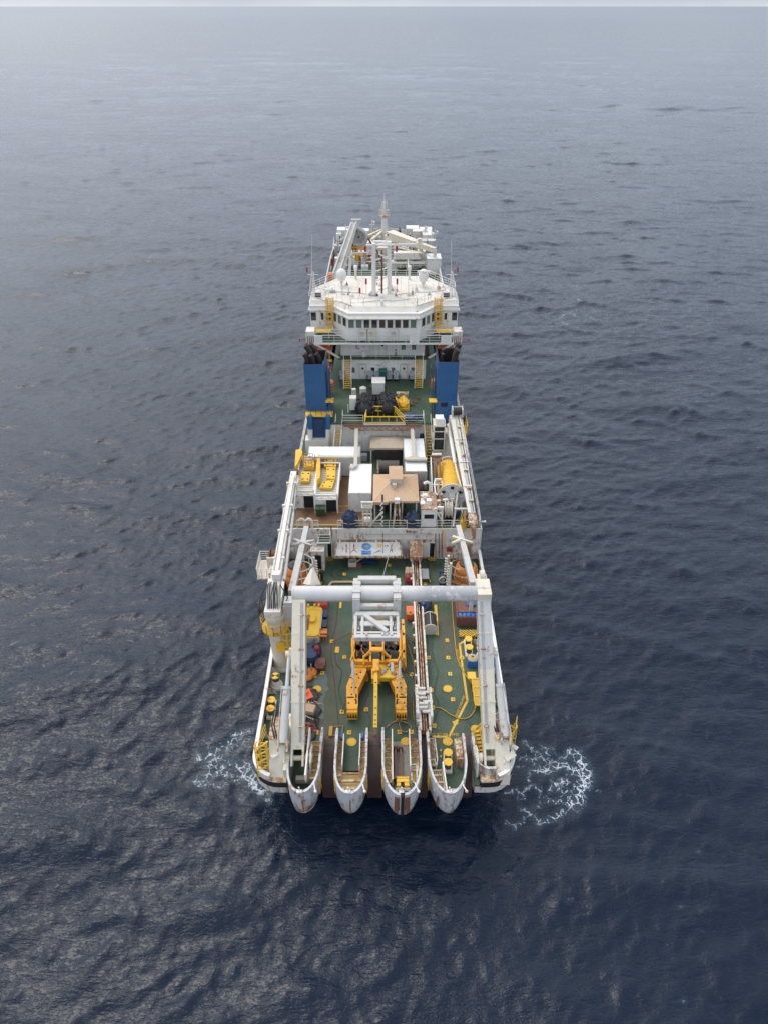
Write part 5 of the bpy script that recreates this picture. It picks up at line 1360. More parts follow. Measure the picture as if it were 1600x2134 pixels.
b.bb(x0-.35, x0-.1, 39.8, 43.0, Z1, Z1+1.3); b.bb(x1+.1, x1+.3, 39.6, 42.8, Z1, Z1+1.2); ob('trough_gate', b, 'white', ship)
b = B(); b.cone((x0-.45, 42.0, Z1+.7), (x0-.25, 42.0, Z1+.7), .5, .5, 16); ob('tyre_roller', b, 'black', ship)

# ---- deck sockets, manhole lids and painted lines
sq = [(692,1337),(718,1370),(672,1403),(763,1408),(764,1416),(713,1484),(763,1479),(728,1527),(660,1527),(933,1371),(892,1371),(857,1406),(937,1405),(898,1439),(943,1458),(901,1475),(904,1513),(830,1497),(832,1526),(857,1526),(718,1197),(811,1178),(893,1211),(885,1217),(931,1335),(866,1335),(866,1358),(866,1382),(868,1430),(962,1371),(656,1409)]
for px, py in sq:
    c = P(px, py, Z1); b = B(); b.m(0).box((c.x, c.y, Z1+.03), (.36, .42, .06), rng.uniform(-.06,.06)); b.m(1).box((c.x+rng.uniform(-.04,.04), c.y, Z1+.065), (.10, .14, .02), rng.uniform(0,3)); ob('deck_socket', b, ['yellow', 'rust'], ship)
for px, py in ((932,1436),(932,1546),(990,1520),(733,1547),(661,1437),(631,1546),(845,1546)):
    c = P(px, py, Z1); b = B(); b.m(0).cone((c.x, c.y, Z1+.01), (c.x, c.y, Z1+.07), .42, .42, 24)
    for i in range(12): b.m(1).cone((c.x+.34*math.cos(i*.524), c.y+.34*math.sin(i*.524), Z1+.07), (c.x+.34*math.cos(i*.524), c.y+.34*math.sin(i*.524), Z1+.08), .025, None, 6)
    lid = ob('manhole_lid', b, ['yellow', 'rust'], ship)
b = B(); b.box(P(703,1355,Z1)+V((0,0,.04)), (.4,.75,.08)); ob('deck_hatch', b, 'yellow', ship)
b = B(); b.box(P(710,1262,Z1)+V((0,0,.04)), (.22,.9,.08)); ob('deck_hatch', b, 'yellow', ship)
for px, py in ((918,1564),(918,1577),(920,1605)):
    b = B(); b.box(P(px,py,Z1+.03)+V((0,0,.04)), (.12,.2,.06)); ob('deck_socket', b, 'yellow', ship)
zz = Z1+.008
path = [P(x, y, zz) for x, y in ((976,1331),(957,1342),(963,1390),(973,1460),(935,1535),(902,1535))]
b = B()
for p_, q_ in zip(path[:-1], path[1:]): b.bar(p_, q_+(q_-p_).normalized()*.08, .2, .006)
for p_ in ((962,1371),(948,1506)): b.box(P(*p_, zz), (.42,.4,.012), .3)
ob('safety_line', b, 'yellow', ship)
for (px, py), (ax, ay), (bx, by), s_ in (((919,1530),(935,1530),(902,1530),.36), ((958,1471),(962,1450),(946,1492),.30), ((955,1370),(958,1390),(952,1352),.26)):
    o_, p_, q_ = P(px, py, zz), P(ax, ay, zz), P(bx, by, zz); xd = (q_-p_); xd.z = 0
    text_mesh('SNAP BACK ZONE', s_, 'deck_lettering', 'yellow', ship, (o_.x, o_.y, zz+.004), xd, (-xd.y, xd.x, 0), .002)
b = B(); pth = [P(x, y, Z1+.06) for x, y in ((893,1477),(915,1475),(940,1490),(962,1498),(980,1492),(991,1470),(985,1430),(965,1400),(952,1370),(946,1320),(941,1250),(938,1190))]
def smooth_path(p_, n=6):
    out_ = []
    for i in range(len(p_)-1):
        a_, b_, c_, d_ = p_[max(i-1,0)], p_[i], p_[i+1], p_[min(i+2,len(p_)-1)]
        for k in range(n):
            t_ = k/n; out_.append(.5*((2*b_)+(c_-a_)*t_+(2*a_-5*b_+4*c_-d_)*t_*t_+(3*b_-a_-3*c_+d_)*t_**3))
    return out_+[p_[-1]]
b.tube(smooth_path(pth), .055, 6); solo('yellow_hose', b, 'ochre', 'thin yellow hose winding across the green deck beside the painted safety line', 'hose', P(962,1498,Z1))
b = B(); pth = [P(x, y, Z1+.06) for x, y in ((862,1500),(861,1470),(865,1420),(862,1385),(850,1345))]; b.tube(smooth_path(pth), .05, 6); solo('ochre_hose', b, 'ochre', 'thin ochre hose lying between the plough and the white cable trough', 'hose', P(862,1440,Z1))
b = B(); pth = [P(x, y, Z1+.1) for x, y in ((805,1517),(815,1507),(830,1502),(848,1507),(856,1515),(852,1522),(842,1526),(834,1518),(832,1505),(836,1500),(843,1499))]; b.tube(smooth_path(pth), .05, 6)
solo('coiled_hose', b, 'rustycream', 'pale hose lying in a loose loop before the middle stern horn', 'hose', P(840,1512,Z1))
b = B(); pth = [P(x, y, Z1+.03) for x, y in ((706,1200),(702,1290),(690,1350),(697,1420),(705,1500),(710,1540))]; b.tube(smooth_path(pth), .03, 5); ob('deck_cable', b, 'dark', ship)
b = B(); pth = [P(x, y, Z1+.15) for x, y in ((686,1222),(690,1215),(700,1213),(742,1213))]; b.tube(smooth_path(pth), .13, 8); ob('rope_guard_bar', b, 'rope', ship)
b = B(); b.box(P(908.5,1293,Z1)+V((0,0,.08)), (.3, 4.3, .16), R(-1)); ob('yellow_beam', b, 'yellow', ship)
for px, py in ((690,1522),):
    b = B(); c = P(px, py, Z1); b.bb(c.x-.15, c.x+.15, c.y-.7, c.y+.3, Z1, Z1+.2); b.tube([c+V((.2,.3,.1)), c+V((1.0,.4,.1)), c+V((1.0,-.6,.1)), c+V((.2,-.6,.1))], .04, 5); ob('hatch_lever', b, 'ochre', ship)

M['palewear'] = deckmat('pale_worn_paint', (0.085, 0.115, 0.100), (0.14, 0.17, 0.16), (0.035, 0.065, 0.045), False)
g_ = random.Random(3)
for wk_, (px_, py_, rx_, ry_) in enumerate(((669,1428,.75,2.0),(664,1480,.55,1.6),(700,1500,.7,1.2),(782,1500,.8,.6),(745,1250,.9,1.4),(925,1300,.9,1.6),(820,1170,1.2,.8))):
    c = P(px_, py_, Z1); b = B(); b.prism([(c.x+rx_*math.cos(k*.3)*g_.uniform(.65,1.1), c.y+ry_*math.sin(k*.3)*g_.uniform(.65,1.1)) for k in range(21)], Z1+.001, Z1+.0085+wk_*.0013); ob('worn_patch', b, 'palewear' if px_ < 690 else 'deckstrip', ship)
for pts_ in ([(715,1470),(706,1440),(712,1400),(700,1380),(698,1340)], [(905,1500),(915,1470),(905,1440),(912,1400),(900,1360),(903,1310)], [(700,1195),(740,1205),(780,1190),(830,1200)], [(700,1180),(690,1195),(700,1206)], [(770,1440),(760,1470),(772,1500),(765,1530)]):
    b = B(); b.tube(smooth_path([P(x, y, Z1+.04) for x, y in pts_]), .03, 5); ob('deck_cable', b, 'dark', ship)
for (xa, xb) in ((-7.4, None), (8.9, None)):
    pass
for h_, t_ in ((hl, tl), (hr, tr)):
    s_ = -1 if h_.x < 0 else 1; up_ = V((0,-.7,.7))
    for o_ in (.18, .32):
        b = B(); b.tube([h_.lerp(t_, f)+V((-s_*o_, 0, 0))+up_*.62 for f in (.1,.3,.5,.7,.98)], .035, 5); ob('hydraulic_pipe', b, 'midgrey', af)
    for f in (.2,.45,.68,.9):
        b = B(); b.box(h_.lerp(t_, f)+V((-s_*.25,0,0))+up_*.61, (.4,.14,.1)); ob('pipe_clamp', b, 'rustycream', af)
# ---- double bollards with yellow tops
def bollards(pA, pB, z, name='double_bollard'):
    a_, c_ = P(*pA, z), P(*pB, z); d_ = (a_-c_); d_.z = 0
    b = B(); b.m(0).bar(a_+d_*.55+V((0,0,.12)), c_-d_*.55+V((0,0,.12)), .72, .24)
    for e in (a_, c_): b.m(1).cone(e+V((0,0,.24)), e+V((0,0,.85)), .26, .26, 18)
    o = ob(name, b, ['white', 'dark'], ship)
    for e in (a_, c_): 
        k = B(); k.cone(e+V((0,0,.85)), e+V((0,0,.95)), .36, .36, 22); ob('bollard_cap', k, 'yellow', o)
bollards((568,1472), (566,1490), Z1); bollards((932,1582), (932,1602), Z1+.02); bollards((974,1345), (976,1362), Z1)
b = B(); c = P(577,1430,Z1); b.m(0).cone(c, c+V((0,0,.3)), .62, .55, 20); b.cone(c+V((0,0,.3)), c+V((0,0,.9)), .45, .36, 20); b.m(1).cone(c+V((0,0,.9)), c+V((0,0,1.35)), .34, .34, 20); cp = ob('capstan', b, ['white','dark'], ship)
b = B(); b.m(0).cone(c+V((0,0,1.35)), c+V((0,0,1.43)), .38, .38, 24)
for q in (0, 180): 
    pts_ = [c+V((0,0,1.434))]+[c+V((.36*math.cos(R(q-35+7*i)), .36*math.sin(R(q-35+7*i)), 1.434)) for i in range(11)]; b.m(1).extr(pts_, (0,0,.006))
ob('capstan_cap', b, ['yellow','black'], cp)

# ---- loose gear on deck
def boxthing(name, label, cat, px, py, z, sx, sy, sz, mat, rz=0.0, extra=None, group=None, lid=None):
    c = P(px, py, z); t_ = thing(name, label, cat, c, group)
    b = B(); b.box((c.x, c.y, z+sz/2), (sx, sy, sz), rz); ob('body', b, mat, t_)
    if lid:
        b = B(); b.box((c.x, c.y, z+sz+.03), (sx+.06, sy+.06, .06), rz); ob('lid', b, lid, t_)
    return t_, c
# cable drum
c = P(896, 1322, Z1); t_ = thing('cable_drum', 'dark topped cylindrical drum with cream end lying on the green deck', 'drum', c)
b = B(); b.m(0).cone(c+V((0,0,.68)), c+V((0,1.75,.68)), .66, .66, 26); ob('barrel', b, 'black', t_)
for yy in (-.06, 1.75):
    b = B(); b.cone(c+V((0,yy,.68)), c+V((0,yy+.1,.68)), .71, .71, 26)
    if yy < 0: b.bb(c.x-.68, c.x+.68, c.y-.05, c.y+.03, Z1, Z1+.7)
    ob('end_plate', b, 'beige', t_)
b = B(); b.bar(c+V((0,0,1.35)), c+V((0,1.75,1.35)), .06, .03); ob('strap', b, 'beige', t_)
# brown open skip with blue things
c = P(974, 1305, Z1); t_ = thing('cargo_skip', 'rusty brown steel cargo skip strewn with blue plastic beside the right gantry leg', 'skip', c)
w_, d_, h_ = 2.3, 3.4, 1.25; y0 = c.y
b = B(); b.bb(c.x-w_/2, c.x+w_/2, y0, y0+.1, Z1, Z1+h_); b.bb(c.x-w_/2, c.x-w_/2+.1, y0+.1, y0+d_, Z1, Z1+h_); b.bb(c.x+w_/2-.1, c.x+w_/2, y0+.1, y0+d_, Z1, Z1+h_); b.bb(c.x-w_/2+.1, c.x+w_/2-.1, y0+d_-.1, y0+d_, Z1, Z1+h_)
b.bb(c.x-w_/2+.1, c.x+w_/2-.1, y0+.9, y0+d_-.1, Z1, Z1+h_-.15)
for i in range(7): b.bb(c.x-w_/2+.05+i*w_/7, c.x-w_/2+.13+i*w_/7, y0-.05, y0, Z1+.1, Z1+h_-.1)
ob('skip_body', b, 'skip', t_)
b = B()
for i in range(5): b.box((c.x-.8+.42*i, y0+.45, Z1+.95), (.34,.45,.5), rng.uniform(-.3,.3))
ob('blue_bins', b, 'brightblue', t_)
b = B()
for cx_, cy_, ww, dd in ((.5, 2.0, 1.0, .6), (.1, 3.1, 2.0, .35)):
    vs = [];n_ = 8
    for j in range(4):
        for i in range(n_+1): vs.append((c.x+cx_+ww*(i/n_-.5)+rng.uniform(-.05,.05), y0+cy_+dd*(j/3-.5)+rng.uniform(-.08,.08), Z1+h_+rng.uniform(-.05,.12)))
    b.add(vs, [(j*9+i, j*9+i+1, j*9+9+i+1, j*9+9+i) for j in range(3) for i in range(n_)])
ob('blue_tarp', b, 'brightblue', t_)
b = B(); c2 = P(968,1322,Z1); b.bb(c2.x-.6, c2.x+1.2, c2.y-.5, c2.y+.4, Z1, Z1+.25); b.bar(P(980,1328,Z1+.6), P(997,1318,Z1+.6), .1); ob('step_plate', b, 'hazard', ship)
boxthing('orange_toolbox', 'bright orange equipment box with a yellow hose coil on top, beside the cable trough', 'box', 853.5, 1284, Z1, .75, 1.25, .85, 'lifeboat')
c = P(853.5, 1278, Z1+.9); b = B(); b.torus(c, .22, .05); b.torus(c+V((.05,.03,.06)), .17, .05); solo('hose_coil', b, 'ochre', 'small yellow hose coil lying on the orange equipment box', 'hose coil', c)
b = B(); c = P(851,1215,Z1); b.box((c.x,c.y,Z1+.3), (.7,.5,.6)); b.ball((c.x-.1,c.y+.2,Z1+.7), .35,.8); solo('red_float', b, 'red', 'red lump of gear with rounded top just ahead of the gantry crossbeam', 'gear', c)
t_, c = boxthing('carton_stack', 'stack of brown cartons beside the forward end of the cable trough', 'cartons', 851, 1204, Z1, .8, 1.0, .7, 'card')
b = B()
for dx, dy, dz, s_ in ((-.2,-.25,.72,.4),(.22,-.2,.72,.38),(-.15,.25,.72,.42),(.25,.25,.72,.3)): b.box((c.x+dx,c.y+dy,Z1+dz+s_/2), (s_,s_*1.1,s_), rng.uniform(-.2,.2))
ob('carton', b, 'card', t_)
t_, c = boxthing('pipe_stack', 'black ribbed stack of panels on the deck just right of the cable trough', 'panels', 880, 1204, Z1, 1.35, 1.6, .5, 'dark')
b = B()
for i in range(9): b.cone((c.x-.65, c.y-.75+.19*i, Z1+.55), (c.x+.65, c.y-.75+.19*i, Z1+.55), .08, None, 8)
ob('rib', b, 'midgrey', t_)
# blue motor / winch in front of the right buoy
c = P(922, 1219, Z1); t_ = thing('blue_winch', 'small blue winch with pale flanged wheel near the right hand buoy', 'winch', c)
b = B(); b.bb(c.x-.4, c.x+.4, c.y-.1, c.y+.8, Z1, Z1+.3); b.cone((c.x,c.y+.1,Z1+.7), (c.x,c.y+.9,Z1+.7), .33, .33, 16); b.bb(c.x-.3,c.x+.3,c.y+.9,c.y+1.3,Z1,Z1+1.1); ob('motor', b, 'navy', t_)
b = B(); b.torus((c.x,c.y,Z1+.7), .4, .09, (0,1,0)); b.cone((c.x,c.y-.05,Z1+.7), (c.x,c.y+.05,Z1+.7), .2, .2, 14); ob('wheel', b, 'grey', t_)
# blue tarp heap behind the crossbeam
def tarp(label, px, py, z, rx, ry, h, mat='tarp', seed=1, cat='covered gear', rope=True, name='tarp_bundle'):
    c = P(px, py, z); t_ = thing(name, label, cat, c); g = random.Random(seed); n_ = 11; rings = []
    for f, zz in ((1.0, 0), (1.02, .35), (.95, .62), (.75, .86), (.4, .97), (.05, 1.0)):
        rings.append([(c.x+rx*f*math.cos(2*math.pi*k/n_)*(1+.16*g.uniform(-1,1)), c.y+ry*f*math.sin(2*math.pi*k/n_)*(1+.16*g.uniform(-1,1)), z+h*zz*(1+.12*g.uniform(-1,1))) for k in range(n_)])
    b = B(); b.loft(rings, True, False, True); ob('cover', b, mat, t_)
    if rope:
        b = B(); b.tube([(c.x+rx*1.06*math.cos(2*math.pi*k/16), c.y+ry*1.06*math.sin(2*math.pi*k/16), z+h*.42) for k in range(16)], .035, 5, True); ob('lashing', b, 'rope', t_)
    return t_
tarp('dark blue tarpaulin heap on the deck between crossbeam and cable drum', 882, 1262, Z1, .75, 1.5, 1.3, seed=3, rope=False)
# left side gear: red chest, blue lockers, yellow lifting frame etc.
boxthing('red_chest', 'low red chest on deck just behind the gantry crossbeam at the left', 'chest', 671, 1262, Z1, 1.2, 1.2, .6, 'lifeboat', lid='red')
boxthing('blue_locker', 'slate blue deck locker nearer the crossbeam, by the yellow hatch', 'locker', 678, 1286, Z1, .42, 1.0, .5, 'tarp', lid='tarp', group='slate blue lockers beside the yellow hatch')
boxthing('blue_locker', 'slate blue deck locker nearer the stern, by the yellow hatch', 'locker', 677, 1307, Z1, .42, 1.0, .5, 'tarp', lid='tarp', group='slate blue lockers beside the yellow hatch')
t_, c = boxthing('lever_box', 'small yellow framed box with red lever next to the hatch corner', 'box', 674, 1322, Z1, .4, .8, .4, 'yellow')
b = B(); b.cone((c.x-.1,c.y-.1,Z1+.4), (c.x-.1,c.y-.1,Z1+.8), .06, None, 6); b.ball((c.x-.1,c.y-.1,Z1+.8), .1); ob('lever', b, 'red', t_)
def rrect(x0, x1, y0, y1, r, n=5):
    pts_ = []
    for cx_, cy_, a0 in ((x1-r,y1-r,0),(x0+r,y1-r,90),(x0+r,y0+r,180),(x1-r,y0+r,270)): pts_ += [(cx_+r*math.cos(R(a0+90*i/n)), cy_+r*math.sin(R(a0+90*i/n))) for i in range(n+1)]
    return pts_
c0, c1 = P(629,1326,6.9), P(671,1264,6.9)
t_ = thing('yellow_hatch_cover', 'large rounded yellow hatch cover with pale rim left of the plough', 'hatch cover', (c0.x, c0.y, Z1))
b = B(); b.prism(rrect(c0.x-.1, c1.x+.1, c0.y-.1, c1.y+.1, .5), Z1, 6.75); ob('rim', b, 'hull', t_)
b = B(); b.prism(rrect(c0.x, c1.x, c0.y, c1.y, .45), 6.75, 6.95); ob('lid', b, 'yellow', t_)
b = B(); mx_, my_ = (c0.x+c1.x)/2, (c0.y+c1.y)/2; b.prism(rrect(mx_-.35, mx_+.35, my_-.35, my_+.5, .15), 6.95, 7.25); b.bb(c0.x+.1,c1.x-.1,c1.y-.55,c1.y-.45,6.95,7.0)
for px in (643,656,665): q = P(px,1263,6.95); b.bb(q.x-.09,q.x+.09,q.y-.15,q.y+.15,6.95,7.15)
ob('raised_lug', b, 'yellow', t_)
c = P(662,1336,Z1); t_ = thing('red_rack', 'red painted pipe rack with many legs below the yellow hatch', 'rack', c)
b = B()
for dy in (0, .9): b.bar((c.x-1.0, c.y+dy, 6.75), (c.x+.95, c.y+dy-.1, 6.75), .12)
b.bb(c.x-1.0, c.x+.95, c.y+.3, c.y+.8, 6.7, 6.76)
for i in range(7):
    for dy in (0, .9): b.bar((c.x-.9+.3*i, c.y+dy, Z1), (c.x-.9+.3*i, c.y+dy, 6.75), .07)
ob('rack_frame', b, 'orange', t_)
tarp('slate grey tarpaulin bundle between gantry leg and plough', 655, 1362, Z1, .7, .9, 1.0, 'tarp', 8, rope=False)
c = P(649,1378,Z1); t_ = thing('blue_drum', 'dark blue barrel shaped drum with a red lid beside the left gantry leg', 'drum', c)
b = B(); b.cone(c, c+V((0,0,1.1)), .62, .62, 20); b.torus(c+V((0,0,.4)), .62, .04); b.torus(c+V((0,0,.8)), .62, .04); ob('barrel', b, 'navy', t_)
b = B(); b.ball(c+V((.55,.55,1.2)), .28); b.cone(c+V((.55,.5,.9)), c+V((.75,.1,.9)), .12, None, 8); ob('red_cap', b, 'red', t_)
b = B(); b.box(P(668,1388,Z1)+V((0,0,.3)), (.95,1.0,.6)); 
for i in range(8): b.tube([P(660+2*i,1393,Z1+.62), P(660+2*i+rng.uniform(-2,2),1380,Z1+.68)], .05, 5)
solo('brown_net_bale', b, 'skip', 'dark red brown bale of netting right of the blue drum', 'bale', P(668,1388,Z1))
for px, py, r_, lab in ((641,1413,.5,'rusty orange round float lying against the left gantry leg'), (650,1404,.52,'rusty orange round float with upright stem, second from the gantry leg')):
    c = P(px, py, Z1); t_ = thing('mooring_float', lab, 'float', c, 'rusty orange floats by the gantry leg'); b = B(); b.lathe([(.05,0),(r_,.08),(r_*1.05,.25),(r_*.8,.4),(.12,.5)], c, (0,0,1), 18); ob('float_body', b, 'orange', t_); b = B(); b.cone(c+V((0,0,.5)), c+V((0,.1,1.2)), .1, .06, 8); ob('stem', b, 'rustycream', t_)
def heap(label, px, py, rx, ry, h, mats, seed, name='gear_heap', cat='gear heap'):
    c = P(px, py, Z1); g = random.Random(seed); t_ = thing(name, label, cat, c); b = B()
    for i in range(46):
        a_ = g.uniform(0, 6.28); rr = g.random()**.6; z = Z1+.08+h*(1-rr)*g.uniform(.4,1)
        p_ = V((c.x+rx*rr*math.cos(a_), c.y+ry*rr*math.sin(a_), z)); th_ = g.uniform(0,3.14)
        pts_ = [p_+V((math.cos(th_+k*.5)*g.uniform(.15,.4), math.sin(th_+k*.5)*g.uniform(.15,.4), g.uniform(-.05,.12))) for k in range(5)]
        b.m(i % len(mats)).tube(pts_, g.uniform(.03,.07), 5)
    b.m(0).lathe([(1.0, 0), (.9,.3), (.5,.7), (.05,.9)], c, (0,0,1), 14) if False else None
    ob('tangle', b, mats, t_)
    b = B(); n_=14; rings = [[(c.x+rx*f*math.cos(2*math.pi*k/n_)*g.uniform(.85,1.1), c.y+ry*f*math.sin(2*math.pi*k/n_)*g.uniform(.85,1.1), Z1+h*zf) for k in range(n_)] for f, zf in ((1,0),(.85,.4),(.5,.65),(.05,.75))]
    b.loft(rings, True, False, True); ob('core', b, 'dark', t_)
    return t_
heap('dark heap of chain and ropes under a red canvas sheet', 645, 1452, .95, .9, .7, ['dark','rust','skip'], 11)
b = B(); c = P(641,1447,Z1+.75); b.box(c, (.75,.95,.12), .5, .2); b.box(c+V((-.25,.1,.1)), (.5,.5,.1), .9, -.3); solo('red_canvas', b, 'lifeboat', 'folded red canvas sheet on top of the dark chain heap', 'canvas', c)
heap('heap of tan rope and netting beside the left gantry leg', 650, 1482, .9, .95, .85, ['rope','dark','rustycream'], 12)
b = B(); c = P(646,1478,Z1+.95); b.box(c, (.85,.8,.4), -.25); solo('brown_crate', b, 'card', 'tan wooden crate sitting on the rope heap', 'crate', c)
heap('dark heap of wires aft of the rope pile, crossed by a striped pole', 643, 1510, .9, .8, .6, ['dark','rust','black'], 13)
b = B(); p_, q_ = P(633,1490,6.9), P(655,1500,6.8)
for i in range(12): b.m(i % 2).cone(p_.lerp(q_, i/12), p_.lerp(q_, (i+1)/12), .05, None, 8)
solo('striped_pole', b, ['clean','dark'], 'black and white striped pole lying over the wire heap', 'pole', p_)
heap('rusty red heap of shackles near the left stern horn', 641, 1530, .85, 1.1, .6, ['red','rust','orange'], 14)
for px, py, lab in ((605,1503,'white valve housing on deck between cylinder and gantry leg'),):
    c = P(px, py, Z1); t_ = thing('valve_housing', lab, 'valve', c); b = B(); b.bb(c.x-.22,c.x+.22,c.y-.25,c.y+.35,Z1,Z1+.6); b.ball((c.x,c.y-.2,Z1+.6),.22); ob('body', b, 'white', t_)
b = B(); c = P(601,1524,Z1); b.bb(c.x-.6,c.x+.3,c.y-.6,c.y+.5,Z1,Z1+.5); solo('yellow_cabinet', b, 'yellow', 'low yellow cabinet on the left stern corner beside the gantry leg', 'cabinet', c)
t_, c = boxthing('white_junction', 'small white box on the yellow cabinet at the left stern corner', 'box', 600, 1523, Z1+.5, .4, .4, .35, 'clean')
# right side: blue bin with coiled rope, grating walkway, valves
c = P(983,1385,Z1); t_ = thing('rope_bin', 'bright blue square bin filled with a pale rope coil by the right bollard', 'bin', c)
b = B(); b.prism([(c.x-.48,c.y-.35),(c.x+.48,c.y-.35),(c.x+.45,c.y+.5),(c.x-.45,c.y+.5)], Z1, Z1+.8); ob('bin', b, 'brightblue', t_)
b = B()
for k, r_ in enumerate((.4,.32,.22)): b.torus((c.x,c.y+.08,Z1+.82+.06*k), r_, .09)
b.cone((c.x,c.y+.08,Z1+.75), (c.x,c.y+.08,Z1+.85), .44, .44, 18); ob('rope_coil', b, 'rope', t_)
b = B(); c = P(997,1372,Z1); b.ball((c.x,c.y,Z1+.35), .32, 1.3); b.cone((c.x,c.y,Z1), (c.x,c.y,Z1+.2), .3, .3, 12); ob('mushroom_vent', b, 'clean', ship)
b = B(); c = P(995,1350,Z1)
for i in range(8): b.tube([c+V((rng.uniform(-.3,.3),rng.uniform(-1,1),rng.uniform(.1,.5))) for _ in range(4)], .06, 5)
ob('valve_gear', b, 'rustycream', ship)
b = B(); y0,y1 = P(988,1480,Z1).y, P(988,1425,Z1).y; xw0, xw1 = P(987,1450,6.7).x, P(1003,1450,6.7).x
b.m(0).bb(xw0, xw1, y0, y1, 6.62, 6.68)
for x in (xw0, xw1): b.m(1).bb(x-.04, x+.04, y0, y1, 6.6, 6.75)
for i in range(4): yy = y0+(y1-y0)*i/3; b.m(1).bb(xw0, xw1, yy-.05, yy+.05, 6.6, 6.74)
for i in range(4):
    yy = y0+(y1-y0)*i/3
    for x in (xw0, xw1): b.m(1).bb(x-.04, x+.04, yy-.04, yy+.04, Z1, 6.6)
b.m(1).bb(xw0-.35, xw0+.4, y1, y1+.8, 6.62, 6.72)
M['ygrate'] = stripemat('bright_yellow_grating', (0.72, 0.42, 0.03), (0.36, 0.2, 0.02), 3.2, 'Y', .2)
ob('grating_walkway', b, ['ygrate','yellow'], ship)
stair(ship, P(1001,1575,6.1), P(993,1520,7.0), .5, 7, ('yellow','yellow'), False, 'yellow_steps'); stair(ship, P(1008,1510,6.7), P(994,1524,6.3), .45, 6, ('yellow','yellow'), False, 'yellow_steps')
# items by the bulkhead
c = P(735,1180,Z1); t_ = thing('pump_unit', 'beige square hopper with pipe on a dark skid before the logo awning', 'pump', c)
b = B(); b.bb(c.x-.45,c.x+1.0,c.y-.5,c.y+.5,Z1,Z1+.25); ob('skid', b, 'skip', t_)
b = B()
for dx in (-.38,.38): b.bb(c.x+dx-.06,c.x+dx+.06,c.y-.4,c.y+.4,Z1+.25,Z1+.75)
for dy in (-.38,.38): b.bb(c.x-.32,c.x+.32,c.y+dy-.06,c.y+dy+.06,Z1+.25,Z1+.75)
b.bb(c.x-.3,c.x+.3,c.y-.3,c.y+.3,Z1+.25,Z1+.4); ob('hopper', b, 'beige', t_)
b = B(); b.cone((c.x+.45,c.y+.1,Z1+.6),(c.x+1.1,c.y+.6,Z1+.7),.09,None,8); ob('pipe', b, 'midgrey', t_)
c = P(768,1174,Z1); t_ = thing('blue_bench', 'dark blue bench in front of the logo awning', 'bench', c); b = B(); b.bb(c.x-.8,c.x+.8,c.y-.4,c.y+.15,Z1+.35,Z1+.45); ob('seat', b, 'navy', t_); b = B(); b.bb(c.x-.8,c.x+.8,c.y+.15,c.y+.25,Z1+.3,Z1+1.1); ob('backrest', b, 'navy', t_)
for s in (-.7,.7): b = B(); b.bb(c.x+s-.06,c.x+s+.06,c.y-.35,c.y+.2,Z1,Z1+.35); ob('leg', b, 'navy', t_)
c = P(670,1212,Z1); t_ = thing('hose_reel', 'black hose pump on yellow posts beside a grey hose reel, left of the rope bar', 'hose reel', c)
b = B(); b.torus((c.x-1.0,c.y-.2,Z1+.6), .5, .12, (.5,1,0)); b.torus((c.x-1.0,c.y-.2,Z1+.6), .3, .1, (.5,1,0)); ob('reel', b, 'midgrey', t_)
b = B(); b.box((c.x,c.y+.1,Z1+.7), (.5,.4,1.0)); b.ball((c.x+.1,c.y+.1,Z1+1.3), .25); ob('pump', b, 'black', t_)
for dx in (-.5,-.1): b = B(); b.cone((c.x+dx,c.y-.3,Z1),(c.x+dx,c.y-.3,Z1+1.2),.06,None,8); b.bb(c.x+dx-.2,c.x+dx+.2,c.y-.5,c.y-.1,Z1,Z1+.08); ob('post', b, 'yellow', t_)

# ---- logo awning on the bulkhead
q0, q1 = PX(703,1128,8.55), PX(833,1128,8.55); A_, B_ = V((q0, YB-.1, 8.55)), V((q1, YB-.1, 8.55)); C_, D_ = V((PX(837,1159,7.55), 60.85, 7.55)), V((PX(697,1159,7.55), 60.85, 7.55))
t_ = thing('emblem_awning', 'sloping white rust edged awning painted with a globe emblem and orange and black marks', 'awning', (q0, YB, 7.6))
nrm = (B_-A_).cross(D_-A_).normalized(); nrm = nrm if nrm.z > 0 else -nrm
b = B(); b.extr([A_, B_, C_, D_], nrm*-.12); ob('panel', b, 'clean', t_)
b = B()
for p_, q_ in ((A_,B_),(B_,C_),(C_,D_),(D_,A_)): b.bar(p_, q_, .16, .2)
ob('rust_edge', b, 'rustycream', t_)
def on_panel(px, py, lift=.012):
    # point on the panel surface seen at this place of the photograph
    d0 = P(px, py, 6.0)-V((0,0,CAM_H)); o0 = V((0,0,CAM_H)); k = (A_-o0).dot(nrm)/d0.dot(nrm); return o0+d0*k+nrm*lift
def pp(u, v): return on_panel(675+u*.125, 1095+v*.125)
def flat(b, uv, lift=0.0): b.extr([pp(u,v)+nrm*lift for u, v in uv], nrm*.004)
b = B(); flat(b, [(625,418),(790,418),(790,492),(625,492)]); 
el = [(710+82*math.cos(k*.2618), 350+58*math.sin(k*.2618)) for k in range(24)]; flat(b, el)
M['emblue'] = paint('emblem_blue', (0.11, 0.28, 0.58), .5, .2, .1, 0); ob('emblem', b, 'emblue', t_)
M['emgreen'] = paint('emblem_land', (0.45, 0.42, 0.12), .5, .2, 0, 0)
b = B(); flat(b, [(680,345),(700,330),(745,335),(725,360),(690,365)], .006); ob('emblem', b, 'emgreen', t_)
b = B()
for v in (312,330,350): flat(b, [(640,v),(700,v),(700,v+3),(640,v+3)], .005)
for u in (655,675,700,720): flat(b, [(u,300),(u+4,300),(u+4,370),(u,370)], .005)
flat(b, [(640,380),(690,395),(730,398),(780,380),(770,392),(720,405),(670,400)], .005)
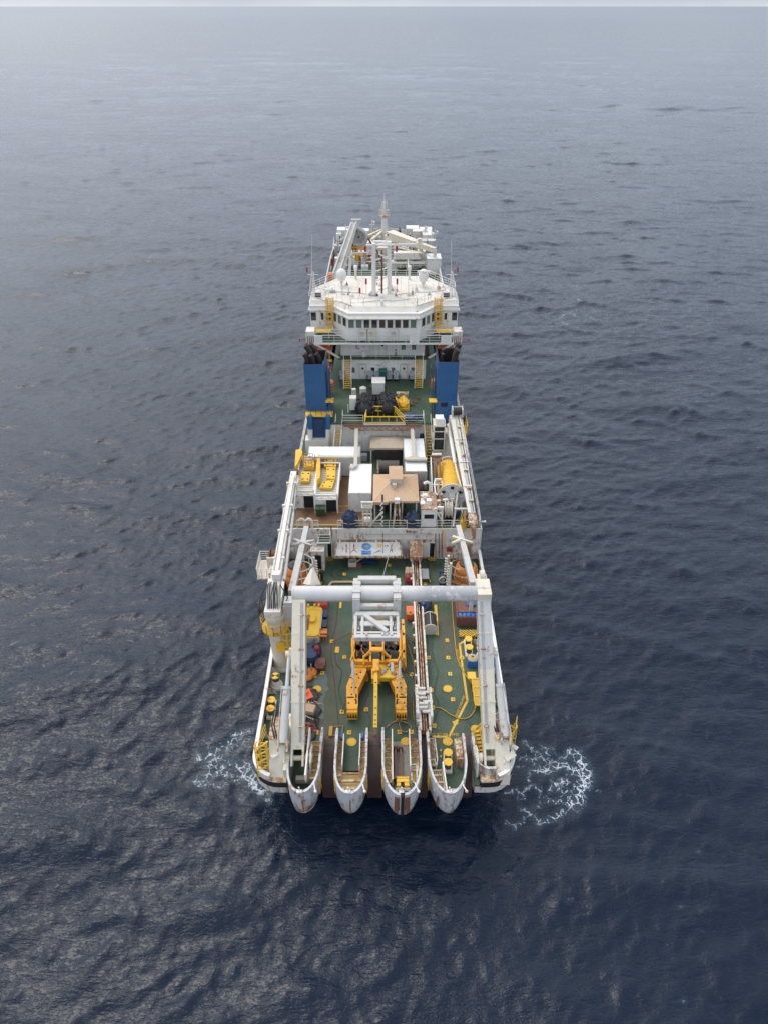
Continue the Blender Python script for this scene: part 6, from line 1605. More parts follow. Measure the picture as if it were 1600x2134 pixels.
for u0,u1,v in ((650,690,432),(650,700,462),(700,740,464),(660,672,470)): flat(b, [(u0,v),(u1,v),(u1,v+9),(u0,v+9)], .005)
ob('emblem_lines', b, 'navy', t_)
M['emorange'] = paint('emblem_orange', (0.75,0.22,0.03), .5, .2, 0, 0); M['emyellow'] = paint('emblem_yellow', (0.75,0.48,0.03), .5, .2, 0, 0)
for u, v0, v1, h_ in ((376,352,418,13),(503,352,410,14),(1118,340,410,14)): b = B(); flat(b, [(u-h_,v0),(u+h_,v0),(u+h_,v1),(u-h_,v1)]); ob('orange_mark', b, 'emorange', t_)
b = B(); flat(b, [(935+34*math.cos(k*.349), 338+34*math.sin(k*.349)) for k in range(18)]); ob('yellow_roundel', b, 'emyellow', t_)
def mark(uv, mat='band', nm='black_mark'): b = B(); flat(b, uv); ob(nm, b, mat, t_)
mark([(364,350),(376,300),(390,350)]); mark([(366,420),(388,420),(376,470)])
mark([(490,350),(503,300),(516,350)]); mark([(490,410),(503,415),(432,466)]); mark([(503,415),(518,408),(578,462)])
mark([(1108,350),(1118,340),(1090,292)]); mark([(1120,340),(1132,348),(1150,292)]); mark([(1106,405),(1118,412),(1090,470)]); mark([(1118,412),(1132,405),(1152,468)])
mark([(818,474),(825,465),(948,403),(940,415)]); mark([(860,460),(870,452),(940,420),(930,430)])
for u, v in ((336,385),(408,382),(537,386),(803,348),(955,437),(1150,380)): mark([(u-6,v-5),(u+6,v-5),(u+6,v+5),(u-6,v+5)])
mark([(1047,328),(1062,328),(1062,358),(1047,358)]); mark([(313,330),(318,385),(313,450),(308,385)])
b = B(); flat(b, [(1012,330),(1028,330),(1028,350),(1012,350)]); ob('red_mark', b, 'red', t_)
for u in (268, 551, 872, 1193):
    b = B(); p_ = pp(u,380); b.bar(p_+nrm*.05, PY(675+u*.125, 1095+240*.125, YB-.15), .14, .1); ob('stay', b, 'clean', t_)
b = B()
for px, pya, pyb in ((730,1110,1158),(798,1110,1153)): b.cone(PY(px,pya,YB-.2), on_panel(px,pyb,.02), .03, None, 5)
ob('chain', b, 'dark', t_)
# lift wire running from the awning area up to the mid deck davit and aft
b = B(); b.tube([PY(826,1060,64.0), PY(817,1105,62.2), PY(812,1150,60.0), P(797,1206,7.6)], .04, 5); solo('lifting_wire', b, 'midgrey', 'long thin grey wire running from the small deck crane down past the awning', 'wire', P(797,1206,7.6))

# ================================================================== CRANES, BUOYS, CONTAINERS, MID SHIP GEAR
# ---- port knuckle boom crane standing on the stern deck
c = P(587, 1385, Z1); base = V((-9.55, 46.5, Z1))
t_ = thing('deck_crane', 'tall white crane on a thick pedestal by the left rail, boom stowed forward', 'crane', base)
b = B(); b.cone(base, base+V((-.25,0,7.0)), .80, .80, 28); b.cone(base, base+V((0,0,.25)), .95, .9, 28); b.cone(base+V((-.22,0,6.4)), base+V((-.23,0,6.7)), .9, .9, 28); ob('pedestal', b, 'cream', t_)
hd = base+V((-.25, 0, 7.0))
b = B(); b.bb(hd.x-.75, hd.x+.7, hd.y-.7, hd.y+1.2, hd.z, hd.z+.5)
b.extr([(hd.x-.6, hd.y-.5, hd.z+.5), (hd.x-.6, hd.y+1.9, hd.z+.5), (hd.x-.6, hd.y+2.2, hd.z+1.9), (hd.x-.6, hd.y+1.3, hd.z+1.9)], (1.1,0,0)); ob('slewing_head', b, 'white', t_)
b = B(); p_, q_ = hd+V((-.05, 1.6, 1.1)), P(613, 985, 13.3)
b.bar(p_, q_, .92, .85, (0,0,1), .66, .55); b.bar(p_+V((0,.5,.55)), p_.lerp(q_,.93)+V((0,0,.42)), .4, .25)
for f in (.2,.42,.64,.86): b.bar(p_.lerp(q_,f-.006), p_.lerp(q_,f+.006), 1.12, .95)
bo = ob('boom', b, 'white', t_)
b = B(); b.cone(p_+V((.68,1.5,-.2)), p_.lerp(q_,.6)+V((.62,0,-.1)), .16, .16, 10); b.cone(p_.lerp(q_,.6)+V((.62,0,-.1)), p_.lerp(q_,.85)+V((.5,0,0)), .08, .08, 8); ob('cylinder', b, 'grey', t_)
b = B(); b.tube([p_.lerp(q_,.03)+V((-.2,0,.75)), p_.lerp(q_,.5)+V((-.2,0,.6)), p_.lerp(q_,.95)+V((-.1,0,.5))], .05, 5); ob('boom_pipe', b, 'midgrey', t_)
b = B(); b.cone(q_+V((-.5,.1,0)), q_+V((.5,.1,0)), .35, .35, 14); ob('boom_sheave', b, 'dark', t_)
b = B()
for i in range(6):
    x_ = hd.x-.4+.16*i; b.tube([V((x_, hd.y-.4, hd.z+.5)), V((x_+rng.uniform(-.1,.1), hd.y+.2, hd.z+1.6)), V((x_+rng.uniform(-.2,.2), hd.y+1.2, hd.z+2.0)), V((hd.x-.2+.06*i, hd.y+2.4, hd.z+1.7))], .05, 5)
b.tube([V((hd.x-.8, hd.y-.2, hd.z+.4)), V((hd.x-1.2, hd.y+.6, hd.z+1.0)), V((hd.x-.6, hd.y+2.2, hd.z+1.6))], .06, 6); b.tube([V((hd.x+.7, hd.y, hd.z+.3)), V((hd.x+1.3, hd.y+.4, hd.z+1.2)), V((hd.x+.3, hd.y+2.0, hd.z+1.7))], .05, 6)
ob('hydraulic_hose', b, 'black', t_)
b = B(); b.cone((hd.x-1.3, hd.y+.3, hd.z+.2), (hd.x-.8, hd.y+.3, hd.z+.2), .55, .5, 16); b.torus((hd.x-1.3, hd.y+.3, hd.z+.2), .6, .08, (1,0,0)); b.cone((hd.x-1.45, hd.y+.3, hd.z-.4), (hd.x-1.45, hd.y+.3, hd.z+.7), .08, None, 6); ob('slewing_winch', b, 'dark', t_)
b = B(); b.bb(hd.x-.2, hd.x+.5, hd.y+1.9, hd.y+2.5, hd.z+2.0, hd.z+2.6); ob('control_box', b, 'clean', t_)
b = B(); b.bb(hd.x+.85, hd.x+1.95, hd.y-.1, hd.y+1.3, hd.z-1.9, hd.z+.6); b.bb(hd.x+.95, hd.x+1.8, hd.y+.0, hd.y+.9, hd.z+.6, hd.z+.95); ob('power_cabinet', b, 'grey', t_)
b = B(); b.prism([(hd.x+1.25*math.cos(R(a)), hd.y+1.25*math.sin(R(a))) for a in range(0,360,30)], hd.z-2.0, hd.z-1.85); pf = ob('platform', b, 'yellow', t_)
rail(pf, [V((hd.x+1.3*math.cos(R(a)), hd.y+1.3*math.sin(R(a)), hd.z-1.85)) for a in range(60,331,30)], 1.1, 'yellow', 3, .6)
rail(pf, [V((hd.x+1.2, hd.y-.5, hd.z-1.85)), V((hd.x+3.0, hd.y+.8, hd.z-1.85))], 1.0, 'yellow', 3, .8)
b = B(); b.bb(hd.x+.9, hd.x+3.0, hd.y-.4, hd.y+1.5, hd.z-2.0, hd.z-1.92); ob('side_platform', b, 'wood', t_)
ladder(t_, base+V((.75,-.55,.6)), base+V((.55,-.55,5.2)), .55, (.8,.6,0), 'yellow', True, (.6,-.8,0), .035)
ladder(t_, V((hd.x+.75,hd.y-.2,hd.z-1.9)), V((hd.x+.75,hd.y-.2,hd.z+.4)), .45, (.3,1,0), 'yellow', False, (1,0,0), .035)
stair(t_, base+V((1.9,-1.3,0)), base+V((.9,.2,2.2)), .7, 7, ('yellow','yellow'), True, 'steps')
b = B(); b.bb(base.x-.2, base.x+.55, base.y-1.0, base.y-.85, Z1+3.0, Z1+3.9); b.bb(base.x-.3,base.x+.6,base.y-1.15,base.y-.8,Z1+2.95,Z1+3.02); ob('ladder_gate', b, 'yellow', t_)
# stowed-boom cradle platform with caged rail and winch, overhanging the left side
c0 = P(560, 1190, 11.0); t2 = thing('overhung_platform', 'white caged platform with a rope winch hanging over the left side', 'platform', c0)
b = B(); b.bb(c0.x-1.0, c0.x+1.1, c0.y-1.2, c0.y+1.7, 10.9, 11.05); ob('floor', b, 'cream', t2)
rail(t2, [(c0.x+1.0,c0.y-1.15,11.05),(c0.x-.95,c0.y-1.15,11.05),(c0.x-.95,c0.y+1.65,11.05),(c0.x+.8,c0.y+1.65,11.05)], 1.15, 'clean', 4, .45)
b = B(); b.cone((c0.x+.25,c0.y+1.1,12.2),(c0.x+1.35,c0.y+1.1,12.2), .48, .48, 18); 
for x_ in (.15,1.4): b.cone((c0.x+x_-.05,c0.y+1.1,12.2),(c0.x+x_+.05,c0.y+1.1,12.2), .66, .66, 18)
ob('winch_drum', b, 'rust', t2)
b = B(); b.bb(c0.x-.1,c0.x+1.6,c0.y+.3,c0.y+.5,11.05,12.4); b.bb(c0.x+.2, c0.x+1.4, c0.y-1.1, c0.y+.2, 11.05, 11.7); ob('winch_frame', b, 'cream', t2)

# ---- starboard crane on the second deck, boom stowed aft
base = V((7.7, 76.9, Z2)); t_ = thing('deck_crane', 'big cream crane by the right funnel with boom lying aft along the right rail', 'crane', base)
b = B(); b.cone(base, base+V((0,0,4.0)), 1.25, 1.2, 28); b.bb(base.x-1.5, base.x-.2, base.y-1.0, base.y+.9, Z2, Z2+2.6); ob('pedestal', b, 'cream', t_)
b = B(); b.extr([(8.0, 75.6, 13.6), (8.0, 78.4, 13.6), (8.0, 78.6, 15.0), (8.0, 78.0, 16.0), (8.0, 77.2, 16.0)], (1.3,0,0)); ob('slewing_head', b, 'cream', t_)
b = B(); p_, q_ = PY(944, 880, 77.8), P(983, 1072, 12.6)
p_ = V((8.8, 77.4, 15.5)); b.bar(p_, q_, 1.15, .9, (0,0,1), .62, .6)
for f in (.25,.5,.75): b.bar(p_.lerp(q_,f-.006), p_.lerp(q_,f+.006), 1.2-.45*f, 1.0)
d_ = (q_-p_); sd_ = V((1,0,0))
b.bar(p_+V((-.62,0,.3)), q_+V((-.36,0,.2)), .16, .25)
ob('boom', b, 'white', t_)
b = B(); b.tube([p_+V((.25,0,.62)), p_.lerp(q_,.5)+V((.2,0,.5)), q_+V((.12,0,.42))], .05, 6); ob('boom_pipe', b, 'dark', t_)
b = B(); b.tube([p_+V((-.15,0,.62)), p_.lerp(q_,.5)+V((-.1,0,.5)), q_+V((-.08,0,.42))], .05, 6); ob('boom_pipe', b, 'midgrey', t_)
for f in (.12,.3,.44,.6,.78,.9):
    b = B(); b.box(p_.lerp(q_, f)+V((.05,0,.55-.1*f)), (.5,.3,.22)); ob('boom_bracket', b, 'rustycream', t_)
rail(t_, [p_.lerp(q_,.08)+V((.55,0,.35)), p_.lerp(q_,.5)+V((.5,0,.3))], .8, 'white', 2, 1.0)
b = B(); b.cone(p_+V((-.95,-.4,-.3)), p_.lerp(q_,.45)+V((-.85,0,-.5)), .22, .22, 12); b.cone(p_.lerp(q_,.45)+V((-.85,0,-.5)), p_.lerp(q_,.75)+V((-.6,0,-.4)), .12, .12, 10); ob('cylinder', b, 'clean', t_)
b = B(); b.bar(q_, q_+V((.15,-1.2,-.9)), .8, .6); b.bar(q_+V((.1,-1.1,-.8)), q_+V((.1,-1.5,-2.1)), .5, .5); b.cone(q_+V((-.4,-1.0,-.5)), q_+V((.5,-1.0,-.5)), .3, .3, 12); ob('knuckle', b, 'rustycream', t_)
b = B(); b.cone((8.5, 78.0, 16.5), (9.5, 78.0, 16.5), .42, .42, 18); w_o = ob('winch_drum', b, 'soot', t_)
b = B()
for x_ in (8.35, 9.55): b.bb(x_-.08, x_+.08, 77.4, 78.6, 15.9, 17.0)
b.bb(8.35, 9.55, 78.5, 78.62, 15.9, 16.9); ob('winch_frame', b, 'grey', t_)
b = B(); b.bb(9.4, 10.15, 76.0, 79.0, 14.4, 14.5); pf = ob('platform', b, 'yellow', t_)
rail(pf, [(9.5,76.0,14.5),(10.12,76.0,14.5),(10.12,79.0,14.5),(9.6,79.0,14.5)], 1.1, 'yellow', 3, .6)
b = B(); b.bb(9.6, 10.0, 78.2, 79.0, 14.5, 15.6); ob('motor_box', b, 'dark', t_)
cx0, cx1 = PX(903,905,14.5), PX(925,905,14.5)
b = B()
for x_ in (cx0, cx1):
    for y_ in (75.3, 76.9): b.bb(x_-.06, x_+.06, y_-.06, y_+.06, 12.6, 15.9)
for z_ in (12.6, 14.2, 15.2, 15.9):
    b.bb(cx0-.06, cx1+.06, 75.22, 75.32, z_-.06, z_+.06); b.bb(cx0-.06, cx1+.06, 76.9, 77.0, z_-.06, z_+.06)
    for x_ in (cx0, cx1): b.bb(x_-.06, x_+.06, 75.3, 76.9, z_-.06, z_+.06)
b.bb(cx0-.1, cx1+.1, 75.2, 77.0, 15.95, 16.05); b.bb(cx0, cx1, 75.3, 76.9, 12.5, 12.6); ca = ob('operator_cab', b, 'cream', t_)
b = B(); b.bb(cx0+.06, cx1-.06, 75.3, 76.9, 12.7, 15.85); ob('glazing', b, 'glass', ca)
b = B(); b.bb(cx0+.15, cx1-.15, 75.5, 76.7, 16.05, 16.75); ob('roof_unit', b, 'clean', ca)

# ---- orange buoys in white cage cradles, with long grey arms crossing over them
def buoy(label, px, py, seed):
    c = P(px, py, Z1); t_ = thing('mooring_buoy', label, 'buoy', c)
    prof = [(.9,.0),(1.15,.15),(1.22,.5),(1.24,1.0),(1.16,1.04),(1.24,1.1),(1.24,1.9),(1.15,1.95),(1.2,2.0),(1.12,2.4),(.8,2.75),(.75,2.8)]
    b = B(); b.lathe(prof, c+V((0,0,.15)), (0,0,1), 30); ob('buoy_body', b, 'orange', t_)
    b = B(); b.lathe([(.8,2.78),(.7,2.95),(.35,3.0),(.3,3.2),(.1,3.25)], c+V((0,0,.15)), (0,0,1), 20); b.torus(c+V((.3,0,3.3)), .25, .06, (0,1,0)); ob('buoy_top', b, 'dark', t_)
    return c
bl = buoy('faded orange barrel buoy with dark top in the left cage by the bulkhead', 620, 1222, 1)
br_ = buoy('bright orange barrel buoy in the right cage near the right rail', 968, 1218, 2)
def cage(label, c, s):
    t_ = thing('buoy_cage', label, 'cage', c); cc = c+V((-s*.35, .1, 0))
    b = B()
    for z_ in (.25, 1.2, 2.2, 3.2): b.torus(cc+V((0,0,z_)), 1.5, .055, (0,0,1), 22, 6, 90 if s < 0 else 90, 90+200 if s < 0 else 290) if False else b.tube([cc+V((1.5*math.cos(R(a))*-s, 1.5*math.sin(R(a)), z_)) for a in range(-100,101,20)], .055, 6)
    for a in range(-100,101,25): b.cone(cc+V((1.5*math.cos(R(a))*-s, 1.5*math.sin(R(a)), .1)), cc+V((1.5*math.cos(R(a))*-s, 1.5*math.sin(R(a)), 3.3)), .045, None, 6)
    ob('cage_bars', b, 'clean' if s < 0 else 'rustycream', t_)
    b = B()
    for a in (-30, 15):
        x_, y_ = cc.x+1.62*math.cos(R(a))*-s, cc.y+1.62*math.sin(R(a))
        b.bb(x_-.12, x_+.12, y_-.12, y_+.12, Z1, Z1+3.6)
        for i in range(9): b.box((x_-s*.2, y_-.05, Z1+.3+.36*i), (.32,.2,.1), 0, 0, .5)
    ob('toothed_post', b, 'white', t_)
cage('white rounded tube cage around the faded left buoy', bl, -1); cage('cream rounded tube cage around the bright right buoy', br_, 1)
def arm(label, pa, za, pb, zb, s):
    a_, e_ = P(*pa, za), P(*pb, zb); t_ = thing('latch_arm', label, 'arm', a_)
    b = B(); b.bar(a_, e_, .62, .6, (0,0,1), .5, .45); ob('beam', b, 'grey', t_)
    h_ = a_.lerp(e_, .72)
    b = B(); b.bar(h_+V((-.95,.45,.3)), h_+V((1.0,-.45,.2)), .3, .2, (0,0,1), .16); (b.bar(h_+V((-1.1,-.3,.15)), h_+V((1.1,.45,.15)), .32, .2, (0,0,1), .16) if s < 0 else None); b.cone(h_+V((-1.1,-.35,.05)), h_+V((-.2,-.1,.3)), .1, .22, 8); ob('cross_head', b, 'grey' if s < 0 else 'cream', t_)
    b = B(); b.bar(h_+V((-.5*s,.4,.1)), h_+V((.3*s,2.3,-2.8)), .4, .3); b.bar(a_+V((.2,.6,-.2)), V((a_.x+.3*s, a_.y+2.0, Z1)), .35); ob('support_leg', b, 'cream', t_)
arm('long grey box arm leaning over the left buoy with a crossed head', (608,1236), 13.0, (639,1100), 12.6, -1)
arm('long grey box arm leaning over the right buoy with a crossed head', (985,1218), 12.2, (954,1097), 12.6, 1)
for px, py, mt in ((604,1120,'red'), (760,550,None)):
    if mt: b = B(); c = P(px,1140,9.0); b.cone(c, c+V((0,0,.9)), .2, .2, 10); ob('lifebuoy', b, mt, ship)

# ---- containers
M['ctop'] = paint('container_top', (0.80,0.80,0.79), .5, .2, .06, 0)
def container(label, x0, x1, y0, y1, z0, z1, ribs='y', mat='clean', group=None, name='shipping_container'):
    t_ = thing(name, label, 'container', ((x0+x1)/2, (y0+y1)/2, z0), group)
    b = B(); b.bb(x0+.05, x1-.05, y0+.05, y1-.05, z0+.05, z1-.06)
    n = int((x1-x0)/.28)
    for i in range(n):
        xx = x0+.15+(x1-x0-.3)*i/(n-1)
        for yy in (y0+.05, y1-.05): b.bb(xx-.07, xx+.07, yy-.035, yy+.035, z0+.2, z1-.2)
    n = int((y1-y0)/.28)
    for i in range(n):
        yy = y0+.15+(y1-y0-.3)*i/(n-1)
        for xx in (x0+.05, x1-.05): b.bb(xx-.035, xx+.035, yy-.07, yy+.07, z0+.2, z1-.2)
    ob('corrugated_wall', b, mat, t_)
    b = B(); b.bb(x0+.05, x1-.05, y0+.05, y1-.05, z1-.06, z1-.01)
    ln = (y1-y0) if ribs == 'y' else (x1-x0); n = int(ln/.3)
    for i in range(n):
        f = .2+(ln-.4)*i/(n-1)
        if ribs == 'y': b.bb(x0+.15, x1-.15, y0+f-.09, y0+f+.09, z1-.01, z1+.025)
        else: b.bb(x0+f-.09, x0+f+.09, y0+.15, y1-.15, z1-.01, z1+.025)
    ob('roof', b, 'ctop', t_)
    b = B()
    for xx in (x0, x1):
        for yy in (y0, y1): b.bb(xx-.06, xx+.06, yy-.06, yy+.06, z0, z1+.03)
    for yy in (y0, y1):
        for zz_ in (z0+.08, z1-.05): b.bb(x0+.06, x1-.06, yy-.045, yy+.045, zz_-.07, zz_+.07)
    for xx in (x0, x1):
        for zz_ in (z0+.08, z1-.05): b.bb(xx-.045, xx+.045, y0+.06, y1-.06, zz_-.07, zz_+.07)
    ob('frame', b, 'white', t_)
    return t_
container('long white container lying across the ship under the beige duct', -9.1, -2.9, 73.3, 75.7, Z2, 12.85, 'x')
container('white container standing lengthwise left of the orange tan canopy', -3.9, -1.45, 65.6, 71.7, Z2+.02, 12.8, 'y')
container('white container lengthwise right of the rear canopy, behind the short one', 2.46, 4.9, 72.75, 77.6, Z2, 12.9, 'y')
t_ = container('short white container with a door, right of the orange tan canopy', 2.52, 4.95, 70.3, 72.3, Z2, 12.7, 'y')
b = B(); b.bb(3.9, 4.7, 70.2, 70.25, Z2+.2, Z2+2.2); ob('door', b, 'grey', t_)
def open_top(label, x0, x1, y0, y1, dark0, dark1):
    t_ = thing('open_top_container', label, 'container', ((x0+x1)/2, (y0+y1)/2, Z2)); z0, z1 = Z2+.02, 12.75
    b = B(); b.bb(x0+.06, x1-.06, y0+.06, y1-.06, z0+.05, z1-.75); ob('body', b, 'white', t_)
    b = B()
    for xx in (x0, x1):
        for yy in (y0, y1): b.bb(xx-.08, xx+.08, yy-.08, yy+.08, z0, z1)
    for yy in (y0, y1):
        b.bb(x0, x1, yy-.07, yy+.07, z1-.14, z1); b.tube([(x0,yy,z1-.75),((x0+x1)/2,yy,z1-.2),(x1,yy,z1-.75)], .07, 6) if yy == y0 else None
    for xx in (x0, x1): b.bb(xx-.07, xx+.07, y0, y1, z1-.14, z1); b.bb(xx-.07, xx+.07, y0, y1, z1-.9, z1-.75)
    ob('frame', b, 'clean', t_)
    b = B()
    for i in range(14): yy = y0+.3+(y1-y0-.6)*i/13; b.bb(x0+.1, x1-.1, yy-.1, yy+.1, z1-.75, z1-.7)
    ob('slatted_roof', b, 'beige', t_)
    b = B(); b.bb(x0+(x1-x0)*dark0, x0+(x1-x0)*dark1, y0-.02, y0+.02, z0+.15, z0+1.75); ob('doorway', b, 'void', t_)
    return z1-.7
zt_ = open_top('white open frame container with a dark doorway, nearest the left rail', -10.0, -7.85, 66.2, 73.0, .45, .95)
open_top('white open frame container stacked with yellow plates, beside the brown deck', -7.7, -5.2, 65.4, 72.2, .5, .95)
def yplate(label, pts, z, h, holes=4, tilt=0):
    g = [(P(x,y,z).x, P(x,y,z).y) for x, y in pts]; c = V((g[0][0], g[0][1], z)); t_ = thing('buoyancy_plate', label, 'plate', c, 'yellow plates on the open frame containers')
    b = B(); b.prism(g, z, z+h); ob('plate', b, 'yellow', t_); b = B()
    mx_ = sum(q[0] for q in g)/len(g); my_ = sum(q[1] for q in g)/len(g); k = B()
    for q in g[:holes]:
        x_, y_ = mx_+(q[0]-mx_)*.6, my_+(q[1]-my_)*.6; k.cone((x_,y_,z+h),(x_,y_,z+h+.012),.11,.11,10)
    ob('hole', k, 'void', t_)
yplate('yellow slab with scalloped end at the top of the inner open container', [(677,963),(702,964),(701,979),(676,977)], 12.1, .45)
yplate('long yellow slab along the inner side of the inner open container', [(681,979),(700,980),(699,1004),(681,1003)], 12.1, .4)
yplate('yellow slab nearest the stern in the inner open container', [(673,1008),(698,1005),(692,1022),(667,1021)], 12.1, .35)
yplate('narrow upright yellow panel along the outer edge of the inner open container', [(664,962),(669,962),(668,1010),(661,1016),(660,985)], 12.1, 1.0, 0)
yplate('yellow slab at the stern end of the outer open container', [(629,988),(648,988),(645,1008),(627,1008)], 12.1, .35)
yplate('rounded yellow block under a wire basket on the outer open container', [(633,957),(656,957),(656,980),(634,980)], 12.1, .5, 2)
yplate('upright yellow panel at the outboard corner near the left rail', [(618,954),(630,951),(632,960),(622,982),(616,990)], 12.1, 1.1, 0)
c = P(645, 965, 12.6); t_ = thing('wire_basket', 'round rusty wire basket on top of the outer open container', 'basket', c); b = B()
for z_ in (.0,.45,.9): b.torus(c+V((0,0,z_)), .75, .035)
for a in range(0,360,30): b.cone(c+V((.75*math.cos(R(a)),.75*math.sin(R(a)),0)), c+V((.75*math.cos(R(a)),.75*math.sin(R(a)),.9)), .03, None, 5)
ob('wire', b, 'rustycream', t_)
# beige ducts across the container tops
b = B(); zd = 13.1
b.bar(P(743,893,zd+.9), P(741,972,zd), .42, .25); b.bar(P(741,970,zd), P(731,976,zd), .5, .24); b.bar(P(740,953,zd), P(662,952,zd), .4, .22)
solo('duct', b, 'beige', 'angular beige duct running over the long crosswise container', 'duct', P(741,950,zd))
b = B(); b.bar(P(858,892,zd+.9), P(862,953,zd), .42, .25); b.bar(P(844,957,zd), P(889,957,zd), .5, .24); b.bar(P(852,955,zd), P(872,955,zd), .6, .22)
solo('duct', b, 'beige', 'beige T shaped duct over the right hand containers', 'duct', P(861,950,zd))
# canopies
def canopy(label, x0, x1, y0, y1, zl, zh, mat, seed, legs):
    t_ = thing('canopy', label, 'canopy', ((x0+x1)/2, (y0+y1)/2, Z2)); b = B(); mx_, my_ = (x0+x1)/2, (y0+y1)/2; r_ = (x1-x0)*.14
    e = [(x0,y0,zl),(x1,y0,zl),(x1,y1,zl),(x0,y1,zl)]; rg = [(mx_-r_,my_-.3,zh),(mx_+r_,my_-.3,zh),(mx_+r_,my_+.3,zh),(mx_-r_,my_+.3,zh)]
    b.loft([[(x,y,z-.25) for x,y,z in e], e, rg], True, False, True); ob('roof', b, mat, t_)
    k = B()
    for f in (.2,.4,.6,.8):
        k.bar((x0+(x1-x0)*f, y0+.02, zl+.02), (mx_+(f-.5)*2*r_, my_-.3, zh+.01), .03, .02)
    k.bar((x0,y0,zl+.01),(mx_-r_,my_-.3,zh+.01),.06,.03); k.bar((x1,y0,zl+.01),(mx_+r_,my_-.3,zh+.01),.06,.03)
    ob('seam', k, 'beige' if mat == 'canvas2' else 'canvas2', t_)
    for (x, y) in legs:
        k = B(); k.bb(x-.07, x+.07, y-.07, y+.07, Z2, zl-.2); ob('post', k, 'white', t_)
    return t_
canopy('tan hipped canvas canopy against the white bulkhead under the lattice girder', P(771,933,12.6).x, P(845,933,12.6).x+.2, 75.8, 78.8, 12.6, 13.05, 'canvas', 1, [(-1.6,76),(2.4,76)])
x0, x1 = P(777,1043,12.8).x, P(873,1040,12.8).x
t_ = canopy('orange tan canvas canopy with a raised vent house on its ridge', x0, x1, 64.0, 69.5, 12.8, 13.6, 'canvas2', 2, [(x0+.2,64.3),(x0+1.9,64.2),(x1-.3,64.3),(x0+3.2,64.3)])
b = B(); xa, xb = P(812,1000,14).x, P(837,1000,14).x; b.bb(xa, xb, 66.2, 68.8, 13.1, 14.3); b.bb((xa+xb)/2-.4,(xa+xb)/2+.05,65.6,66.2,13.0,13.9); ob('vent_house', b, 'beige', t_)
b = B(); b.extr([(xa-.1,66.1,14.3),(xa-.1,67.5,14.75),(xa-.1,68.9,14.3)], (xb-xa+.2,0,0)); ob('vent_roof', b, 'canvas2', t_)
b = B(); b.bb(x0-.05, x0+1.65, 63.75, 64.0, 12.5, 12.85); ob('valance', b, 'canvas2', t_)
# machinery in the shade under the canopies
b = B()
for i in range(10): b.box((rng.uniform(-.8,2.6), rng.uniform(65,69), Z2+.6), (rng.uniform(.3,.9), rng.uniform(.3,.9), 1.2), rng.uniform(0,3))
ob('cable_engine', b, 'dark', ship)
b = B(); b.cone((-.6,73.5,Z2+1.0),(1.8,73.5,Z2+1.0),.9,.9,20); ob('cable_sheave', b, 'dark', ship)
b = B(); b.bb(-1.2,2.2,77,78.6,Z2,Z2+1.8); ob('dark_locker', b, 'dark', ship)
b = B(); c = P(791,945,Z2); b.box((c.x,c.y,Z2+1.2), (.5,.6,2.2)); b.box((c.x-.9,c.y-.1,Z2+1.5),(.7,.3,.3)); ob('white_stand', b, 'grey', ship)
b = B(); b.bar(P(790,960,Z2+.3), P(790,988,Z2+.3), .5, .3); ob('wooden_chute', b, 'rustycream', ship)
b = B(); b.box(P(812,890,Z2)+V((3.3,-1.2,1.0)), (.1,.1,.1)); 
b = B(); c = P(757,958,Z2); b.box((c.x,c.y,Z2+.4), (1.0,.7,.8)); solo('grey_crate', b, 'midgrey', 'grey crate behind the lengthwise white container', 'crate', (c.x,c.y,Z2))
# covered machines at the deck edge, bins, control cabin
tarp('dark blue tarpaulin covered machine at the deck edge left of the white gantry', 730, 1095, Z2, .95, .8, 1.9, 'tarp', 21)
tarp('dark blue tarpaulin covered machine at the deck edge beside the white control cabin', 858, 1094, Z2, .82, .75, 1.8, 'tarp', 22)
for px, lab in ((664,'dark green wheeled bin, left one of the pair before the open container'), (673,'dark green wheeled bin, right one of the pair before the open container')):
    c = P(px, 1074, Z2); t_ = thing('wheeled_bin', lab, 'bin', c, 'green wheeled bins'); b = B(); b.loft([[(c.x-.2,c.y-.25,Z2+.1),(c.x+.2,c.y-.25,Z2+.1),(c.x+.2,c.y+.3,Z2+.1),(c.x-.2,c.y+.3,Z2+.1)],[(c.x-.27,c.y-.33,Z2+1.05),(c.x+.27,c.y-.33,Z2+1.05),(c.x+.27,c.y+.38,Z2+1.05),(c.x-.27,c.y+.38,Z2+1.05)]], True, True, True); ob('body', b, 'green', t_)
    b = B(); b.box((c.x,c.y,Z2+1.1), (.58,.8,.1), 0, .08); ob('lid', b, 'green', t_)
x0, x1 = P(877,1100,Z2).x, P(908,1100,Z2).x; t_ = thing('control_cabin', 'white control cabin with rust stained roof and dark slot window at the deck edge', 'cabin', ((x0+x1)/2, 63.5, Z2))
b = B(); b.bb(x0, x1, 62.75, 66.1, Z2, 12.55); ob('wall', b, 'clean', t_)
M['rustroof'] = paint('rust_stained_roof', (.72,.66,.54), .6, .5, 1.6, 0); b = B(); b.bb(x0-.05, x1+.05, 62.7, 66.15, 12.55, 12.65); ob('roof', b, 'rustroof', t_)
c = (x0+x1)/2; win(t_, c, 62.75, 11.35, 11.95, 1.05, 'glass', 0, .08)
for px, py in ((885,1038),(893,1049),(880,1050)): q = P(px,py,12.65); b = B(); b.bb(q.x-.25,q.x+.25,q.y-.25,q.y+.25,12.65,13.15 if px>881 else 12.85); ob('roof_box', b, 'clean', t_)
q = P(896,1025,12.6); b = B(); b.tube([q+V((0,0,-1)), q+V((0,0,.8)), q+V((-.1,0,1.15)), q+V((-.4,0,1.3)), q+V((-.75,0,1.1))], .17, 10); ob('gooseneck_vent', b, 'white', ship)
